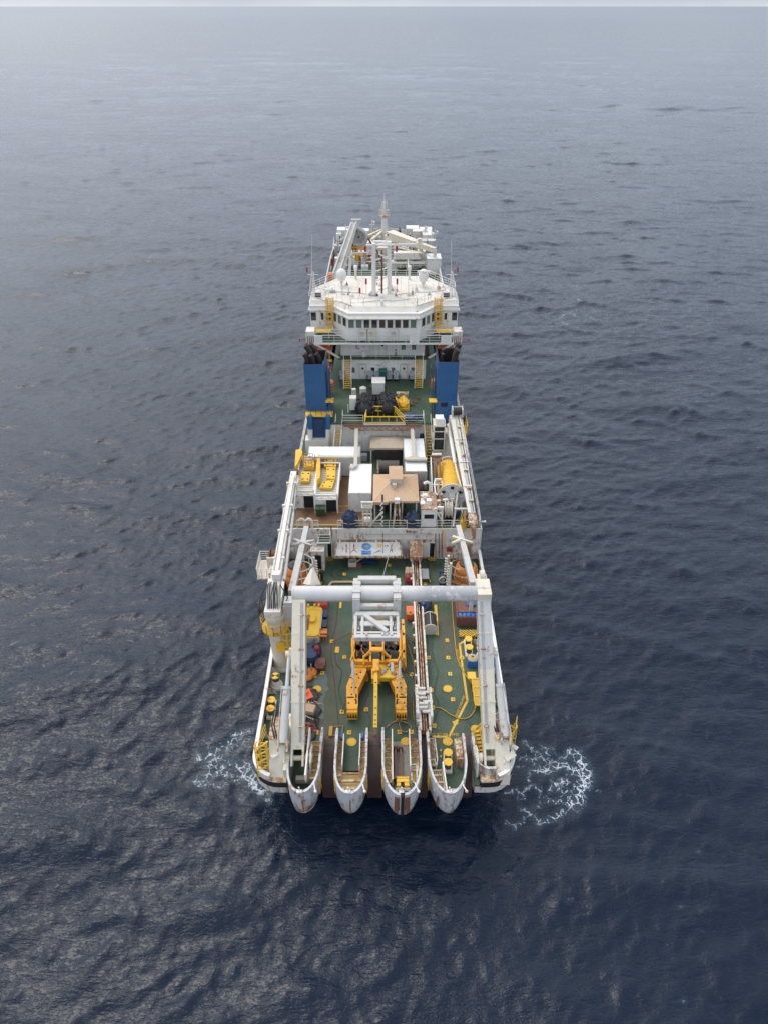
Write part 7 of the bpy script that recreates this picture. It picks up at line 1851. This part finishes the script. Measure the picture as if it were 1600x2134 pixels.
for px, py in ((636,1092),(651,1092)): q = P(px,py+8,Z2); b = B(); b.tube([q, q+V((0,0,.8)), q+V((-.12,0,1.15)), q+V((-.35,0,1.25)), q+V((-.6,0,1.0))], .15, 10); ob('gooseneck_vent', b, 'cream', ship)
# white gantry frame, striped pole, small derrick
t_ = thing('roller_frame', 'white upright roller frame at the deck edge before the lengthwise container', 'frame', P(766,1100,Z2)); b = B()
xa, xb, ya = P(757,1100,Z2).x, P(774,1100,Z2).x, 63.0
for x_ in (xa, (xa+xb)/2, xb): b.bb(x_-.07,x_+.07,ya-.07,ya+.07,Z2,Z2+2.9)
for z_ in (.9,1.6,2.9,3.1): b.bb(xa-.1,xb+.1,ya-.09,ya+.09,Z2+z_-.07,Z2+z_+.07)
b.bb(xa-.15,xb+.15,ya-.4,ya+.6,Z2+2.6,Z2+2.7); ob('frame_bars', b, 'cream', t_)
b = B(); b.cone((xa-.2,ya-.1,Z2+3.2),(xb+.2,ya-.1,Z2+3.2),.13,.13,10); ob('roller', b, 'clean', t_); b = B(); b.bb((xa+xb)/2-.35,(xa+xb)/2+.35,ya-.3,ya+.2,Z2+.7,Z2+1.1); ob('motor_box', b, 'clean', t_)
q = V((P(797,1101,Z2).x, 62.9, Z2)); t_ = thing('spiral_post', 'slim black and white post wound with a spiral, on the deck edge rail', 'post', q)
b = B()
for i in range(12): b.m(i%2).cone(q+V((0,0,.3*i)), q+V((0,0,.3*i+.3)), .1, .1, 10)
b.m(1).cone(q+V((0,0,3.6)), q+V((0,0,4.2)), .12, .1, 8); ob('post', b, ['clean','dark'], t_)
b = B(); b.tube([q+V((-.14+.12*math.cos(k*.9), -.05+.12*math.sin(k*.9), .09*k)) for k in range(38)], .045, 5); ob('spiral', b, 'clean', t_)
b = B(); b.bar(q+V((-1.5,-.1,.0)), q+V((-.1,0,1.9)), .12); ob('stay', b, 'cream', t_)
q = V((P(827,1098,Z2).x, 63.3, Z2)); t_ = thing('small_derrick', 'narrow cream derrick with a white head standing at the deck edge under the canopy', 'derrick', q)
b = B(); b.bar(q+V((-.35,0,0)), q+V((-.15,.8,2.3)), .2,.3); b.bar(q+V((.35,0,0)), q+V((.15,.8,2.3)), .2,.3)
for f in (.2,.45,.7): b.bar(q+V((-.3+.15*f,.8*f,2.3*f)), q+V((.3-.15*f,.8*f,2.3*f)), .15)
ob('derrick_leg', b, 'rustycream', t_); b = B(); b.box(q+V((0,.8,2.6)), (.55,.5,.5)); ob('head', b, 'clean', t_); b = B(); b.tube([q+V((.05,.6,2.3)), q+V((.1,.2,1.2)), q+V((0,0,.6))], .07, 6); ob('hose', b, 'dark', t_)

# ---- yellow cable reel on the right
ax, az = 7.55, 12.3; y0, y1 = 65.9, 71.6
t_ = thing('cable_reel', 'large reel wound with bright yellow cable on grey trestles by the right rail', 'cable reel', (ax, y0, Z2))
prof = [(1.27+.04*math.sin(i*2.1)+.03*(i%2), (y1-y0)*i/28) for i in range(29)]
b = B(); b.lathe([(.4,0)]+prof+[(.4,y1-y0)], (ax,y0,az), (0,1,0), 34); ob('wound_cable', b, 'cablewrap', t_)
for yy in (y1, y0-.18): b = B(); b.cone((ax,yy,az),(ax,yy+.14,az),1.58,1.58,34); fl_ = ob('flange', b, 'grey', t_)
b = B()
for a in range(0,360,60):
    b.bar((ax+.35*math.cos(R(a)),y0-.24,az+.35*math.sin(R(a))), (ax+1.45*math.cos(R(a)),y0-.24,az+1.45*math.sin(R(a))), .14, .1)
b.cone((ax,y0-.4,az),(ax,y0-.18,az),.4,.4,18); ob('spoke', b, 'white', fl_)
b = B()
for a in (30,90,150): b.cone((ax+1.1*math.cos(R(a)),y0-.2,az+1.1*math.sin(R(a))),(ax+1.1*math.cos(R(a)),y0-.195,az+1.1*math.sin(R(a))),.22,.22,14)
ob('opening', b, 'void', fl_)
for yy in (y0-.6, y1+.4):
    b = B(); b.bar((ax-1.1,yy,Z2),(ax-.1,yy,az),.24); b.bar((ax+1.1,yy,Z2),(ax+.1,yy,az),.24); b.bar((ax-1.3,yy,Z2+.12),(ax+1.3,yy,Z2+.12),.25); b.bar((ax-.5,yy,Z2+1.0),(ax+.5,yy,Z2+1.0),.15); ob('trestle', b, 'clean', t_)
b = B(); b.bar((ax-1.2,y0-.7,Z2+.15),(ax-1.2,y1+.4,Z2+.15),.25); b.bar((ax+1.2,y0-.7,Z2+.15),(ax+1.2,y1+.4,Z2+.15),.25); ob('base_beam', b, 'white', t_)
# spooling frame beside and aft of the reel
q0, q1 = P(906,948,13.6), P(912,1060,11.2); t_ = thing('spooling_frame', 'rusty spooling guide frame with white rollers left of the yellow reel', 'guide frame', V((q0.x, q1.y, Z2)))
b = B()
for dx in (-.25,.4): b.bar((q0.x+dx, 71.0, 14.2),(q1.x+dx-.05, 64.8, 12.2),.16,.28)
b.bar((q0.x-.4,71.0,14.3),(q0.x+.6,71.0,14.3),.3); ob('guide_rail', b, 'rust', t_)
b = B()
for dx in (-.6,.75):
    b.bar((q1.x+dx,64.6,Z2),(q1.x+dx,64.9,12.3),.14); b.bar((q0.x+dx,70.8,Z2),(q0.x+dx,71.0,14.2),.14)
b.bar((q0.x-.6,70.8,14.2),(q1.x-.6,64.8,11.4),.12); b.cone((q0.x-.5,71.1,14.5),(q0.x+.6,71.1,14.5),.16,.16,10)
b.bar((q1.x-.7,64.9,12.1),(q1.x+1.1,65.1,12.3),.35,.2); b.bar((q1.x-.1,64.9,12.0),(ax+.4,65.2,11.2),.16); ob('frame', b, 'clean', t_)
b = B(); c = V((q1.x+.1, 66.6, 13.0))
for dx in (-.35,.35): b.tube([c+V((dx,.9,.3)), c+V((dx*1.3,.3,.1)), c+V((dx*1.2,-.8,-.3)), c+V((dx*.5,-1.1,-.4))], .1, 8)
b.bar(c+V((-.4,1.0,.3)), c+V((.4,1.0,.3)), .2); b.cone(c+V((-.6,.2,.1)), c+V((.6,.2,.1)), .1, .1, 8); ob('roller_carriage', b, 'clean', t_)
b = B(); b.tube([(ax-.9,67.5,az+1.5), c+V((0,0,.1)), (q1.x+.25,64.0,11.8), (q1.x+.3,62.6,10.6), P(927,1150,8.0), P(938,1192,Z1+.1)], .06, 6); solo('yellow_cable', b, 'ochre', 'single yellow cable led from the big reel down over the deck edge', 'cable', (q1.x,64,11.8))
# white winch stack aft of the reel, and its frame
q = P(926,1095,Z2); t_ = thing('white_winch', 'white grooved winch drum in a braced frame at the deck edge aft of the reel', 'winch', q)
b = B(); b.lathe([(1.0,0),(1.0,.1),(.8,.12),(.8,.35),(.95,.37),(.95,.45),(.8,.47),(.8,.75),(1.0,.77),(1.0,.87)], (q.x+.0,64.4,Z2+1.25), (1,0,0), 26); ob('drum', b, 'beige', t_)
b = B()
for x_ in (-1.0,-.35): b.bar((q.x+x_,63.0,Z2),(q.x+x_,63.4,Z2+2.3),.2,.28)
b.bar((q.x-1.1,63.3,Z2+2.2),(q.x-.2,63.3,Z2+2.2),.3); b.bar((q.x-1.0,63.1,Z2+1.8),(q.x-.1,63.0,Z2+.3),.12); b.bb(q.x-1.1,q.x-.2,63.3,63.5,Z2+1.2,Z2+1.5); ob('frame', b, 'white', t_)
tarp('bright blue tarpaulin lump behind the white winch', 943, 1072, Z2, .8, .7, 1.0, 'navy', 31, 'covered gear', False)
b = B()
pA, pB = P(945,1108,Z2), P(952,1020,12.6); b.bar((pA.x,62.8,Z2),(pB.x,66.0,13.0),.2); b.bar((pA.x+1.2,62.8,Z2),(pA.x+1.2,62.9,Z2+2.4),.18); b.bar((pA.x,62.9,Z2+2.35),(pA.x+1.9,62.9,Z2+2.35),.18); b.bar((pA.x+1.9,62.9,Z2),(pA.x+1.9,63.1,Z2+2.4),.18); ob('cream_frame', b, 'cream', ship)
b = B()
for i in range(8): b.box((pA.x+2.05,62.7,Z2+.2+.3*i),(.35,.2,.12),0,0,.5)
ob('toothed_post', b, 'cream', ship)
b = B()
for i in range(5): b.box(P(978+rng.uniform(-8,8),1090+rng.uniform(-10,6),Z2)+V((0,0,.4)), (.6,.6,.8), rng.uniform(0,1))
ob('rusty_fittings', b, 'rust', ship)
stair(ship, P(968,1105,Z2), P(960,1085,Z2+1.2), .6, 5, ('yellow','yellow'), True, 'yellow_steps')
b = B(); q = P(1002,1087,Z2+.8); b.cone(q, q+V((.4,0,0)), .09, .09, 8); b.ball(q+V((.4,0,0)), .14); ob('side_fitting', b, 'clean', ship)
b = B(); q = P(884,1000,Z2); 
for dx in (-.3,.3): b.bb(q.x+dx-.05,q.x+dx+.05,69.0,69.1,Z2,Z2+1.8)
b.bb(q.x-.35,q.x+.35,68.9,69.2,Z2+1.7,Z2+1.85); solo('red_stand', b, 'red', 'small red topped stand between the short container and the yellow reel', 'stand', (q.x,69,Z2))

# ---- upper deck: fenders, generator, yellow gear, chairs
def fender(label, px, py, rz, seed):
    c = P(px, py, Z3); t_ = thing('yokohama_fender', label, 'fender', c); t_.name = 'ship_fender'
    d_ = V((math.sin(rz), math.cos(rz), 0)); r_, l_ = 1.12, 3.0; cc = c+V((0,0,r_+.05))
    prof = [(.15,-l_/2-.25),(.35,-l_/2-.2),(.75,-l_/2+.0),(r_*.95,-l_/2+.45),(r_,-l_/2+.8),(r_,l_/2-.8),(r_*.95,l_/2-.45),(.75,l_/2),(.35,l_/2+.2),(.15,l_/2+.25)]
    b = B(); b.lathe(prof, cc, d_, 26); ob('fender_body', b, 'black', t_)
    b = B(); sd_ = V((d_.y,-d_.x,0))
    for j, off in enumerate((-.95,-.3,.35,1.0)):
        for a in range(0,360,45):
            a2 = R(a+(22 if j%2 else 0)); n_ = sd_*math.cos(a2)+V((0,0,1))*math.sin(a2); b.torus(cc+d_*off+n_*(r_+.06), .27, .11, n_, 14, 6)
    ob('tyre', b, 'black', t_)
    b = B()
    for a in range(0,360,45):
        n_ = sd_*math.cos(R(a+22))+V((0,0,1))*math.sin(R(a+22)); lines(b, [cc+d_*(off*1.0)+n_*(r_+.05 if abs(off)<1.2 else .6) for off in (-1.6,-1.0,0,1.0,1.6)], .04)
    ob('chain_net', b, 'dark', t_)
fender('black tyre clad pneumatic fender, the left one of two on the green upper deck', 763, 862, R(6), 1)
fender('black tyre clad pneumatic fender, the right one of two on the green upper deck', 806, 860, R(-8), 2)
c = P(789,822,Z3); t_ = thing('generator', 'white boxy hooded generator behind the two black fenders', 'generator', c); b = B(); b.bb(c.x-.85,c.x+.75,c.y-.6,c.y+1.2,Z3+.3,Z3+1.9); b.bb(c.x-.9,c.x+.8,c.y-.65,c.y+1.25,Z3+1.9,Z3+1.96); ob('housing', b, 'clean', t_); b = B(); b.bb(c.x-.9,c.x+.8,c.y-.6,c.y+1.2,Z3,Z3+.3); b.cone((c.x-1.2,c.y+.6,Z3+.8),(c.x-.85,c.y+.6,Z3+.8),.35,.35,14); b.cone((c.x+.8,c.y+.6,Z3+.9),(c.x+1.1,c.y+.6,Z3+.9),.3,.3,12); ob('skid', b, 'dark', t_)
c = P(736,858,Z3); t_ = thing('white_cabinet', 'white cabinet on posts beside the left black fender', 'cabinet', c); b = B(); b.bb(c.x-.4,c.x+.45,c.y-.3,c.y+.7,Z3+.4,Z3+2.0); ob('cabinet_body', b, 'clean', t_)
for dx in (-.6,.6): b = B(); b.bb(c.x+dx-.07,c.x+dx+.07,c.y-.4,c.y-.25,Z3,Z3+1.2); ob('leg', b, 'clean', t_)
c = P(757,822,Z3); t_ = thing('white_tank', 'small round white tank behind the left black fender', 'tank', c); b = B(); b.cone(c, c+V((0,0,1.0)), .45,.45,18); b.cone(c+V((0,0,1)), c+V((0,0,1.15)), .45,.2,18); ob('tank', b, 'white', t_); b = B(); b.cone(c+V((-1.2,-1.0,0)), c+V((-1.2,-1.0,1.3)), .35,.3,14); ob('vent', b, 'white', t_)
c = P(838,852,Z3); t_ = thing('yellow_canvas_gear', 'yellow frame draped with a bright yellow sheet right of the fenders', 'covered gear', c)
b = B(); b.bb(c.x-.9,c.x+.9,c.y-.6,c.y+1.9,Z3,Z3+.35); ob('skid', b, 'yellow', t_); b = B(); g = random.Random(4); n_ = 8; b.add([(c.x-.9+1.6*i/n_+g.uniform(-.1,.1), c.y-.4+2.2*j/n_+g.uniform(-.1,.1), Z3+.75+.35*math.sin(i*.9+j*.4)+g.uniform(-.1,.15)) for j in range(n_+1) for i in range(n_+1)], [(j*9+i,j*9+i+1,j*9+10+i,j*9+9+i) for j in range(n_) for i in range(n_)]); ob('sheet', b, 'yellow', t_)
b = B(); q = P(838,825,Z3); b.bb(q.x-.8,q.x+.8,q.y-.3,q.y+.3,Z3,Z3+.5); solo('cream_pallet', b, 'rustycream', 'cream pallet box behind the yellow draped gear', 'pallet', q)
tarp('dark blue flat tarpaulin right of the yellow walkway', 855, 872, Z3, 1.35, .75, .6, 'navy', 41, 'covered gear', False)
for i, (px, py) in enumerate(((866,829),(862,838),(858,845))): 
    b = B(); q = P(px,py,Z3+.1); b.tube([q+V((rng.uniform(-.5,.5),rng.uniform(-.3,.3),rng.uniform(0,.2))) for _ in range(6)], .06, 5); solo('chain_pile', b, 'rust', ('small rusty chain pile farthest from the walkway','small rusty chain pile in the middle of three','small rusty chain pile nearest the walkway')[i]+' on the upper deck', 'chain', q)
for i, (px, lab) in enumerate(((772,'grey padded deck chair, first from the left by the white wall'),(785,'grey padded deck chair just left of the green covered grill'),(811,'grey padded deck chair just right of the green covered grill'),(825,'grey padded deck chair by the right door of the white wall'),(858,'grey padded deck chair beside the foot of the right stairs'),(714,'grey padded deck chair beside the left stairs'))):
    c = P(px, 793, Z3); t_ = thing('deck_chair', lab, 'chair', c, 'grey chairs along the deckhouse wall')
    b = B(); b.bb(c.x-.4,c.x+.4,c.y-.35,c.y+.3,Z3+.35,Z3+.5); ob('seat', b, 'midgrey', t_); b = B(); b.box((c.x,c.y+.38,Z3+.85),(.75,.15,.9),0,-.2); ob('backrest', b, 'midgrey', t_)
    for s in (-.42,.42): b = B(); b.bb(c.x+s-.06,c.x+s+.06,c.y-.35,c.y+.35,Z3,Z3+.68); ob('armrest', b, 'dark', t_)
c = P(798,795,Z3); t_ = thing('covered_grill', 'green covered grill with a dark post, between the grey chairs', 'grill', c); b = B(); b.bb(c.x-.5,c.x+.5,c.y-.1,c.y+.6,Z3+.9,Z3+1.5); b.extr([(c.x-.55,c.y-.15,Z3+1.5),(c.x-.55,c.y+.65,Z3+1.5),(c.x-.55,c.y+.5,Z3+1.75),(c.x-.55,c.y,Z3+1.75)],(1.1,0,0)); ob('cover', b, 'teal', t_); b = B(); b.cone(c+V((0,-.3,0)), c+V((0,-.1,.9)), .25,.15,10); ob('stand', b, 'dark', t_)
# lifeboats, rescue gear, rafts
for s, px, lab in ((-1,677,'red orange lifeboat tucked under the left wing of the bridge deck'),(1,922,'red orange lifeboat tucked under the right wing of the bridge deck')):
    c = V((s*8.4, 91.3, 18.5)); t_ = thing('lifeboat', lab, 'lifeboat', c); b = B(); rings = []
    for yy, hw_, hz in ((-.0,.1,.2),(.15,.8,.7),(1.2,1.25,1.05),(4.5,1.25,1.05),(6.2,.8,.8),(6.8,.1,.3)):
        rings.append([(c.x+hw_*math.cos(R(a)), c.y+yy, c.z+hz*math.sin(R(a))) for a in range(0,360,24)])
    b.loft(rings, True, True, True, True); ob('hull', b, 'lifeboat', t_); b = B(); b.bb(c.x-1.3,c.x+1.3,c.y+.3,c.y+6,c.z-.1,c.z+.06); ob('fender_strip', b, 'clean', t_)
    b = B(); b.bar((c.x-.9*s,c.y+1,c.z-1.2),(c.x-.9*s,c.y+1,c.z+1.6),.25); b.bar((c.x-1.2,c.y+.2,c.z-1.2),(c.x+1.3,c.y+.2,c.z-1.2),.3); ob('davit', b, 'yellow', t_)
for px, py, z_, lab in ((688,803,15.6,'orange covered rescue float beside the left funnel ladder'),(906,800,15.6,'orange covered float beside the right funnel ladder'),(689,577,Z3+3.4,'orange yellow covered gear on the fore deck behind the left side of the bridge roof')):
    c = P(px, py, z_); t_ = thing('orange_float', lab, 'float', c); b = B(); b.lathe([(.3,-.8),(.55,-.6),(.6,0),(.55,.6),(.3,.8)], c, (0,.15,1), 14); ob('cover', b, 'orange', t_); b = B(); b.torus(c, .62,.05); b.torus(c+V((0,0,.4)),.6,.05); ob('strap', b, 'dark', t_)
for px, py in ((683,760),(686,770)):
    q = P(px,py,17.5); b = B(); b.torus(q,.38,.1,(1,-.4,0)); ob('lifebuoy', b, 'lifeboat', ship)

# ---- person beside the container
def person(px, py, z, label):
    c = P(px, py, z); root = thing('person', label, 'person', c)
    mesh = bpy.data.meshes.new('body'); bmn = bmesh.new()
    J = {'pel':(0,0,.95),'belly':(0,.0,1.12),'chest':(.01,.02,1.36),'neck':(.02,.03,1.5),'head0':(.03,.01,1.6),'head1':(.04,-.0,1.72),
         'shl':(-.19,.03,1.42),'ell':(-.26,-.02,1.15),'wrl':(-.2,-.2,1.02),'shr':(.2,.03,1.42),'elr':(.29,.05,1.14),'wrr':(.26,-.1,.92),
         'hil':(-.1,0,.9),'knl':(-.11,-.03,.5),'anl':(-.12,.02,.09),'tol':(-.13,-.15,.04),'hir':(.1,0,.9),'knr':(.13,-.0,.5),'anr':(.15,.08,.09),'tor':(.18,-.08,.04)}
    E = [('pel','belly'),('belly','chest'),('chest','neck'),('neck','head0'),('head0','head1'),('chest','shl'),('shl','ell'),('ell','wrl'),('chest','shr'),('shr','elr'),('elr','wrr'),('pel','hil'),('hil','knl'),('knl','anl'),('anl','tol'),('pel','hir'),('hir','knr'),('knr','anr'),('anr','tor')]
    Rr = {'pel':.15,'belly':.14,'chest':.16,'neck':.06,'head0':.085,'head1':.09,'shl':.08,'ell':.055,'wrl':.04,'shr':.08,'elr':.055,'wrr':.04,'hil':.1,'knl':.07,'anl':.05,'tol':.045,'hir':.1,'knr':.07,'anr':.05,'tor':.045}
    ks = list(J); vs = {k: bmn.verts.new(J[k]) for k in ks}
    for a_, e_ in E: bmn.edges.new((vs[a_], vs[e_]))
    bmn.to_mesh(mesh); bmn.free()
    o = bpy.data.objects.new('body', mesh); COL.objects.link(o)
    md = o.modifiers.new('skin', 'SKIN'); 
    for i, k in enumerate(ks): mesh.skin_vertices[0].data[i].radius = (Rr[k], Rr[k])
    mesh.skin_vertices[0].data[0].use_root = True
    o.modifiers.new('sub', 'SUBSURF').levels = 1
    dg = bpy.context.evaluated_depsgraph_get(); me2 = bpy.data.meshes.new_from_object(o.evaluated_get(dg)); bpy.data.objects.remove(o)
    for k in ('cloth','navy','skin'): me2.materials.append(M[k])
    for p_ in me2.polygons:
        z_ = p_.center.z; p_.material_index = 2 if z_ > 1.53 else (1 if z_ > .98 else 0); p_.use_smooth = True
    bo = bpy.data.objects.new('body', me2); COL.objects.link(bo); bo.parent = root; root.rotation_euler.z = R(160)
    def sub(nm, b, mat):
        me_ = bpy.data.meshes.new(nm); me_.from_pydata(b.v, [], b.f); me_.materials.append(M[mat]); o_ = bpy.data.objects.new(nm, me_); COL.objects.link(o_); o_.parent = root
    b = B(); b.lathe([(.11,.0),(.115,.06),(.09,.12),(.02,.145)], (.04,.01,1.7), (0,0,1), 14); sub('hair', b, 'black')
    b = B()
    for (x_, y_, z_) in ((-.2,-.24,1.0),(.26,-.13,.88)):
        b.box((x_,y_,z_),(.05,.09,.03))
        for k in range(4): b.bar((x_-.03+.02*k,y_-.04,z_),(x_-.03+.02*k,y_-.1-.01*(k in (1,2)),z_-.03),.016)
        b.bar((x_+.03,y_,z_),(x_+.05,y_-.06,z_-.02),.018)
    sub('hand', b, 'skin')
    b = B(); b.box((.04,-.1,1.64),(.025,.03,.04)); b.box((.01,-.09,1.67),(.02,.01,.012)); b.box((.07,-.09,1.67),(.02,.01,.012)); b.box((.04,-.09,1.6),(.05,.01,.012)); sub('face', b, 'skin')
person(777, 1077, Z2, 'person in dark clothes standing beside the lengthwise white container')

# ---- fore deck: cranes, yellow machine, containers
base = P(697,592,Z3); base = V((-8.6,131,Z3)); a_, e_ = PY(699,584,131), PY(738,466,141)
t_ = thing('fore_crane', 'white lattice sided crane boom rising on the left of the fore deck', 'crane', V((a_.x,a_.y,Z3)))
b = B(); b.bar(a_,e_,1.5,1.0,(0,-1,.3),1.3,.8); b.bar(a_+V((.9,0,0)), e_+V((.5,0,.2)), .3,.9); ob('boom', b, 'white', t_)
b = B(); b.bar(a_+V((-.7,-.8,.5)), e_+V((-.5,-.6,.2)), .3,.35); b.bar(a_+V((.4,-.8,.5)), e_+V((.3,-.6,.2)), .3,.35); b.bar(e_+V((-.5,0,.4)), e_+V((1.3,0,.4)), .6,.8); ob('boom_rail', b, 'grey', t_)
b = B(); b.cone(V((a_.x,a_.y+1,Z3)), V((a_.x,a_.y+1,a_.z+.6)), 1.0,1.0,18); b.bar(a_+V((2.2,1,-1.5)), a_.lerp(e_,.5)+V((1.2,0,-.3)), .5); ob('pedestal', b, 'white', t_)
b = B(); c = PY(748,494,141); b.torus(c,1.5,.35,(0.25,1,.1),26,8); b.cone(c+V((0,.25,0)),c+V((0,.3,0)),1.4,1.4,26)
for a in range(0,180,45): b.bar(c+V((1.4*math.cos(R(a)),-.05,1.4*math.sin(R(a)))), c-V((1.4*math.cos(R(a)),.05,1.4*math.sin(R(a)))), .22)
ob('sheave', b, 'grey', t_)
b = B(); b.tube([c+V((1.3,-.2,.7)), c+V((2.2,-.6,-.8)), c+V((3.6,-1,-2.6)), c+V((5.0,-1.2,-6.0))], .18, 8); ob('umbilical', b, 'rust', t_)
a_, e_ = PY(812,490,150), PY(906,521,140); t_ = thing('fore_crane', 'cream box crane boom lying low across the right of the fore deck', 'crane', V((a_.x,a_.y,Z3)))
b = B(); b.bar(a_,a_.lerp(e_,.6),2.0,1.7,(0,0,1),1.4,1.2); b.bar(a_.lerp(e_,.6),e_,1.1,1.0,(0,0,1),.8,.8); ob('boom', b, 'cream', t_)
b = B(); b.cone(V((a_.x,a_.y,Z3)),a_,1.0,1.0,18); b.bar(e_, V((e_.x,e_.y,Z3)), .6); b.bar(PY(874,497,143), PY(879,545,143), .8); ob('pedestal', b, 'cream', t_)
b = B(); b.tube([a_+V((-.5,-1,.4)), a_+V((1.2,-1.2,-1.6)), a_+V((2.5,-1.2,.2))], .15,6); ob('hose', b, 'black', t_)
c = P(738,552,Z3); t_ = thing('yellow_vehicle', 'bright yellow underwater vehicle frame parked left on the fore deck', 'vehicle', c)
b = B()
for dx in (-2.6,-.5,1.4): b.bb(c.x+dx,c.x+dx+1.5,c.y-.6,c.y+.4,Z3+1.0,Z3+2.2)
b.bb(c.x-2.4,c.x+2.7,c.y+.4,c.y+1.6,Z3+.8,Z3+1.6); ob('float_block', b, 'yellow', t_)
b = B()
for i in range(7): b.bar((c.x-2.2+.75*i,c.y+.6,Z3+.4),(c.x-2.2+.75*i,c.y+.9,Z3+3.4+.3*(i%2)),.25)
b.bar((c.x-2.3,c.y+.8,Z3+3.2),(c.x+2.4,c.y+.8,Z3+3.2),.25); b.bar((c.x-2.3,c.y+.5,Z3+2.6),(c.x+2.4,c.y+.9,Z3+2.0),.3); ob('frame', b, 'amber', t_)
b = B(); b.box((c.x-.2,c.y+1.8,Z3+3.6),(1.5,1.2,2.6)); b.cone((c.x-.9,c.y+1.4,Z3+4.4),(c.x-.9,c.y+2.0,Z3+4.4),.7,.7,16); ob('winch', b, 'green', t_)
b = B()
for dx in (-2.2,2.2): b.bb(c.x+dx-.4,c.x+dx+.4,c.y-.6,c.y+1.6,Z3,Z3+.9)
ob('track', b, 'black', t_)
for px, py, w_, d_, h_, lab in ((715,505,2.4,2.6,2.6,'white container at the left front of the fore deck'),(859,500,2.7,2.8,2.4,'white container with grey side at the right front of the fore deck'),(903,572,2.7,3.4,3.0,'grey sided white container standing right behind the bridge roof'),(888,505,2.6,5.5,1.9,'low white container near the right bow rail'),(760,505,1.8,2.2,2.4,'small white container before the foremast on the left'),(757,527,3.6,2.0,2.2,'flat white container between the two fore cranes')):
    c = P(px, py, Z3); container(lab, c.x-w_/2, c.x+w_/2, c.y, c.y+d_, Z3, Z3+h_, 'x' if w_ > d_ else 'y')
b = B()
for px in (880, 897): q = P(px, 535, Z3); b.cone(q, q+V((0,0,3.4)), 1.0, .95, 18)
ob('grey_silo', b, 'grey', ship)
for p_, q_, z_ in (((700,560),(760,556),1.2),((780,560),(900,556),1.4),((712,535),(752,533),2.6),((800,520),(870,518),2.4)): rail(ship, [P(*p_, Z3+z_), P(*q_, Z3+z_)], 1.1, 'clean', 3, 1.2, .05)
for p_, q_, z_, r_ in (((708,528),(800,526),3.0,.16),((790,549),(885,549),1.6,.22),((820,514),(880,528),3.4,.14),((733,545),(733,512),2.8,.14),((850,555),(850,515),2.2,.12)):
    b = B(); b.cone(P(*p_, Z3+z_), P(*q_, Z3+z_), r_, r_, 8); ob('pipe_run', b, 'cream', ship)
for px, py, h_ in ((708,548,5),(722,530,6),(752,548,5),(770,552,4.5),(846,556,5),(868,553,5.5),(822,552,4),(883,520,5),(905,520,4),(744,512,5),(776,508,5)):
    q = P(px, py, Z3); b = B(); b.cone(q, q+V((0,0,h_)), .11, .08, 8); b.bar(q+V((-.6,0,h_*.8)), q+V((.6,0,h_*.8)), .1); b.box(q+V((.4,0,h_*.9)), (.4,.4,.4)); ob('lamp_post', b, 'white', ship)
for px, py in ((776,534),(831,505),(846,535)):
    q = P(px,py,Z3+1); b = B(); b.cone(q-V((0,0,1)), q+V((0,0,.5)), .3,.2,8); b.ball(q+V((0,0,.8)), .25); ob('blue_ventilator', b, 'brightblue', ship)
for i in range(95):
    px, py = rng.uniform(702,900), rng.uniform(503,566); q = P(px,py,Z3); s_ = rng.uniform(.5,1.5); h_ = rng.uniform(.6,2.8); b = B(); b.bb(q.x-s_/2,q.x+s_/2,q.y-s_/2,q.y+s_/2,Z3,Z3+h_); b.cone((q.x,q.y,Z3+h_),(q.x,q.y,Z3+h_+rng.uniform(.2,1.2)),.15,.15,8); ob('deck_fitting', b, rng.choice(['white','clean','clean','cream','midgrey','dark']), ship)
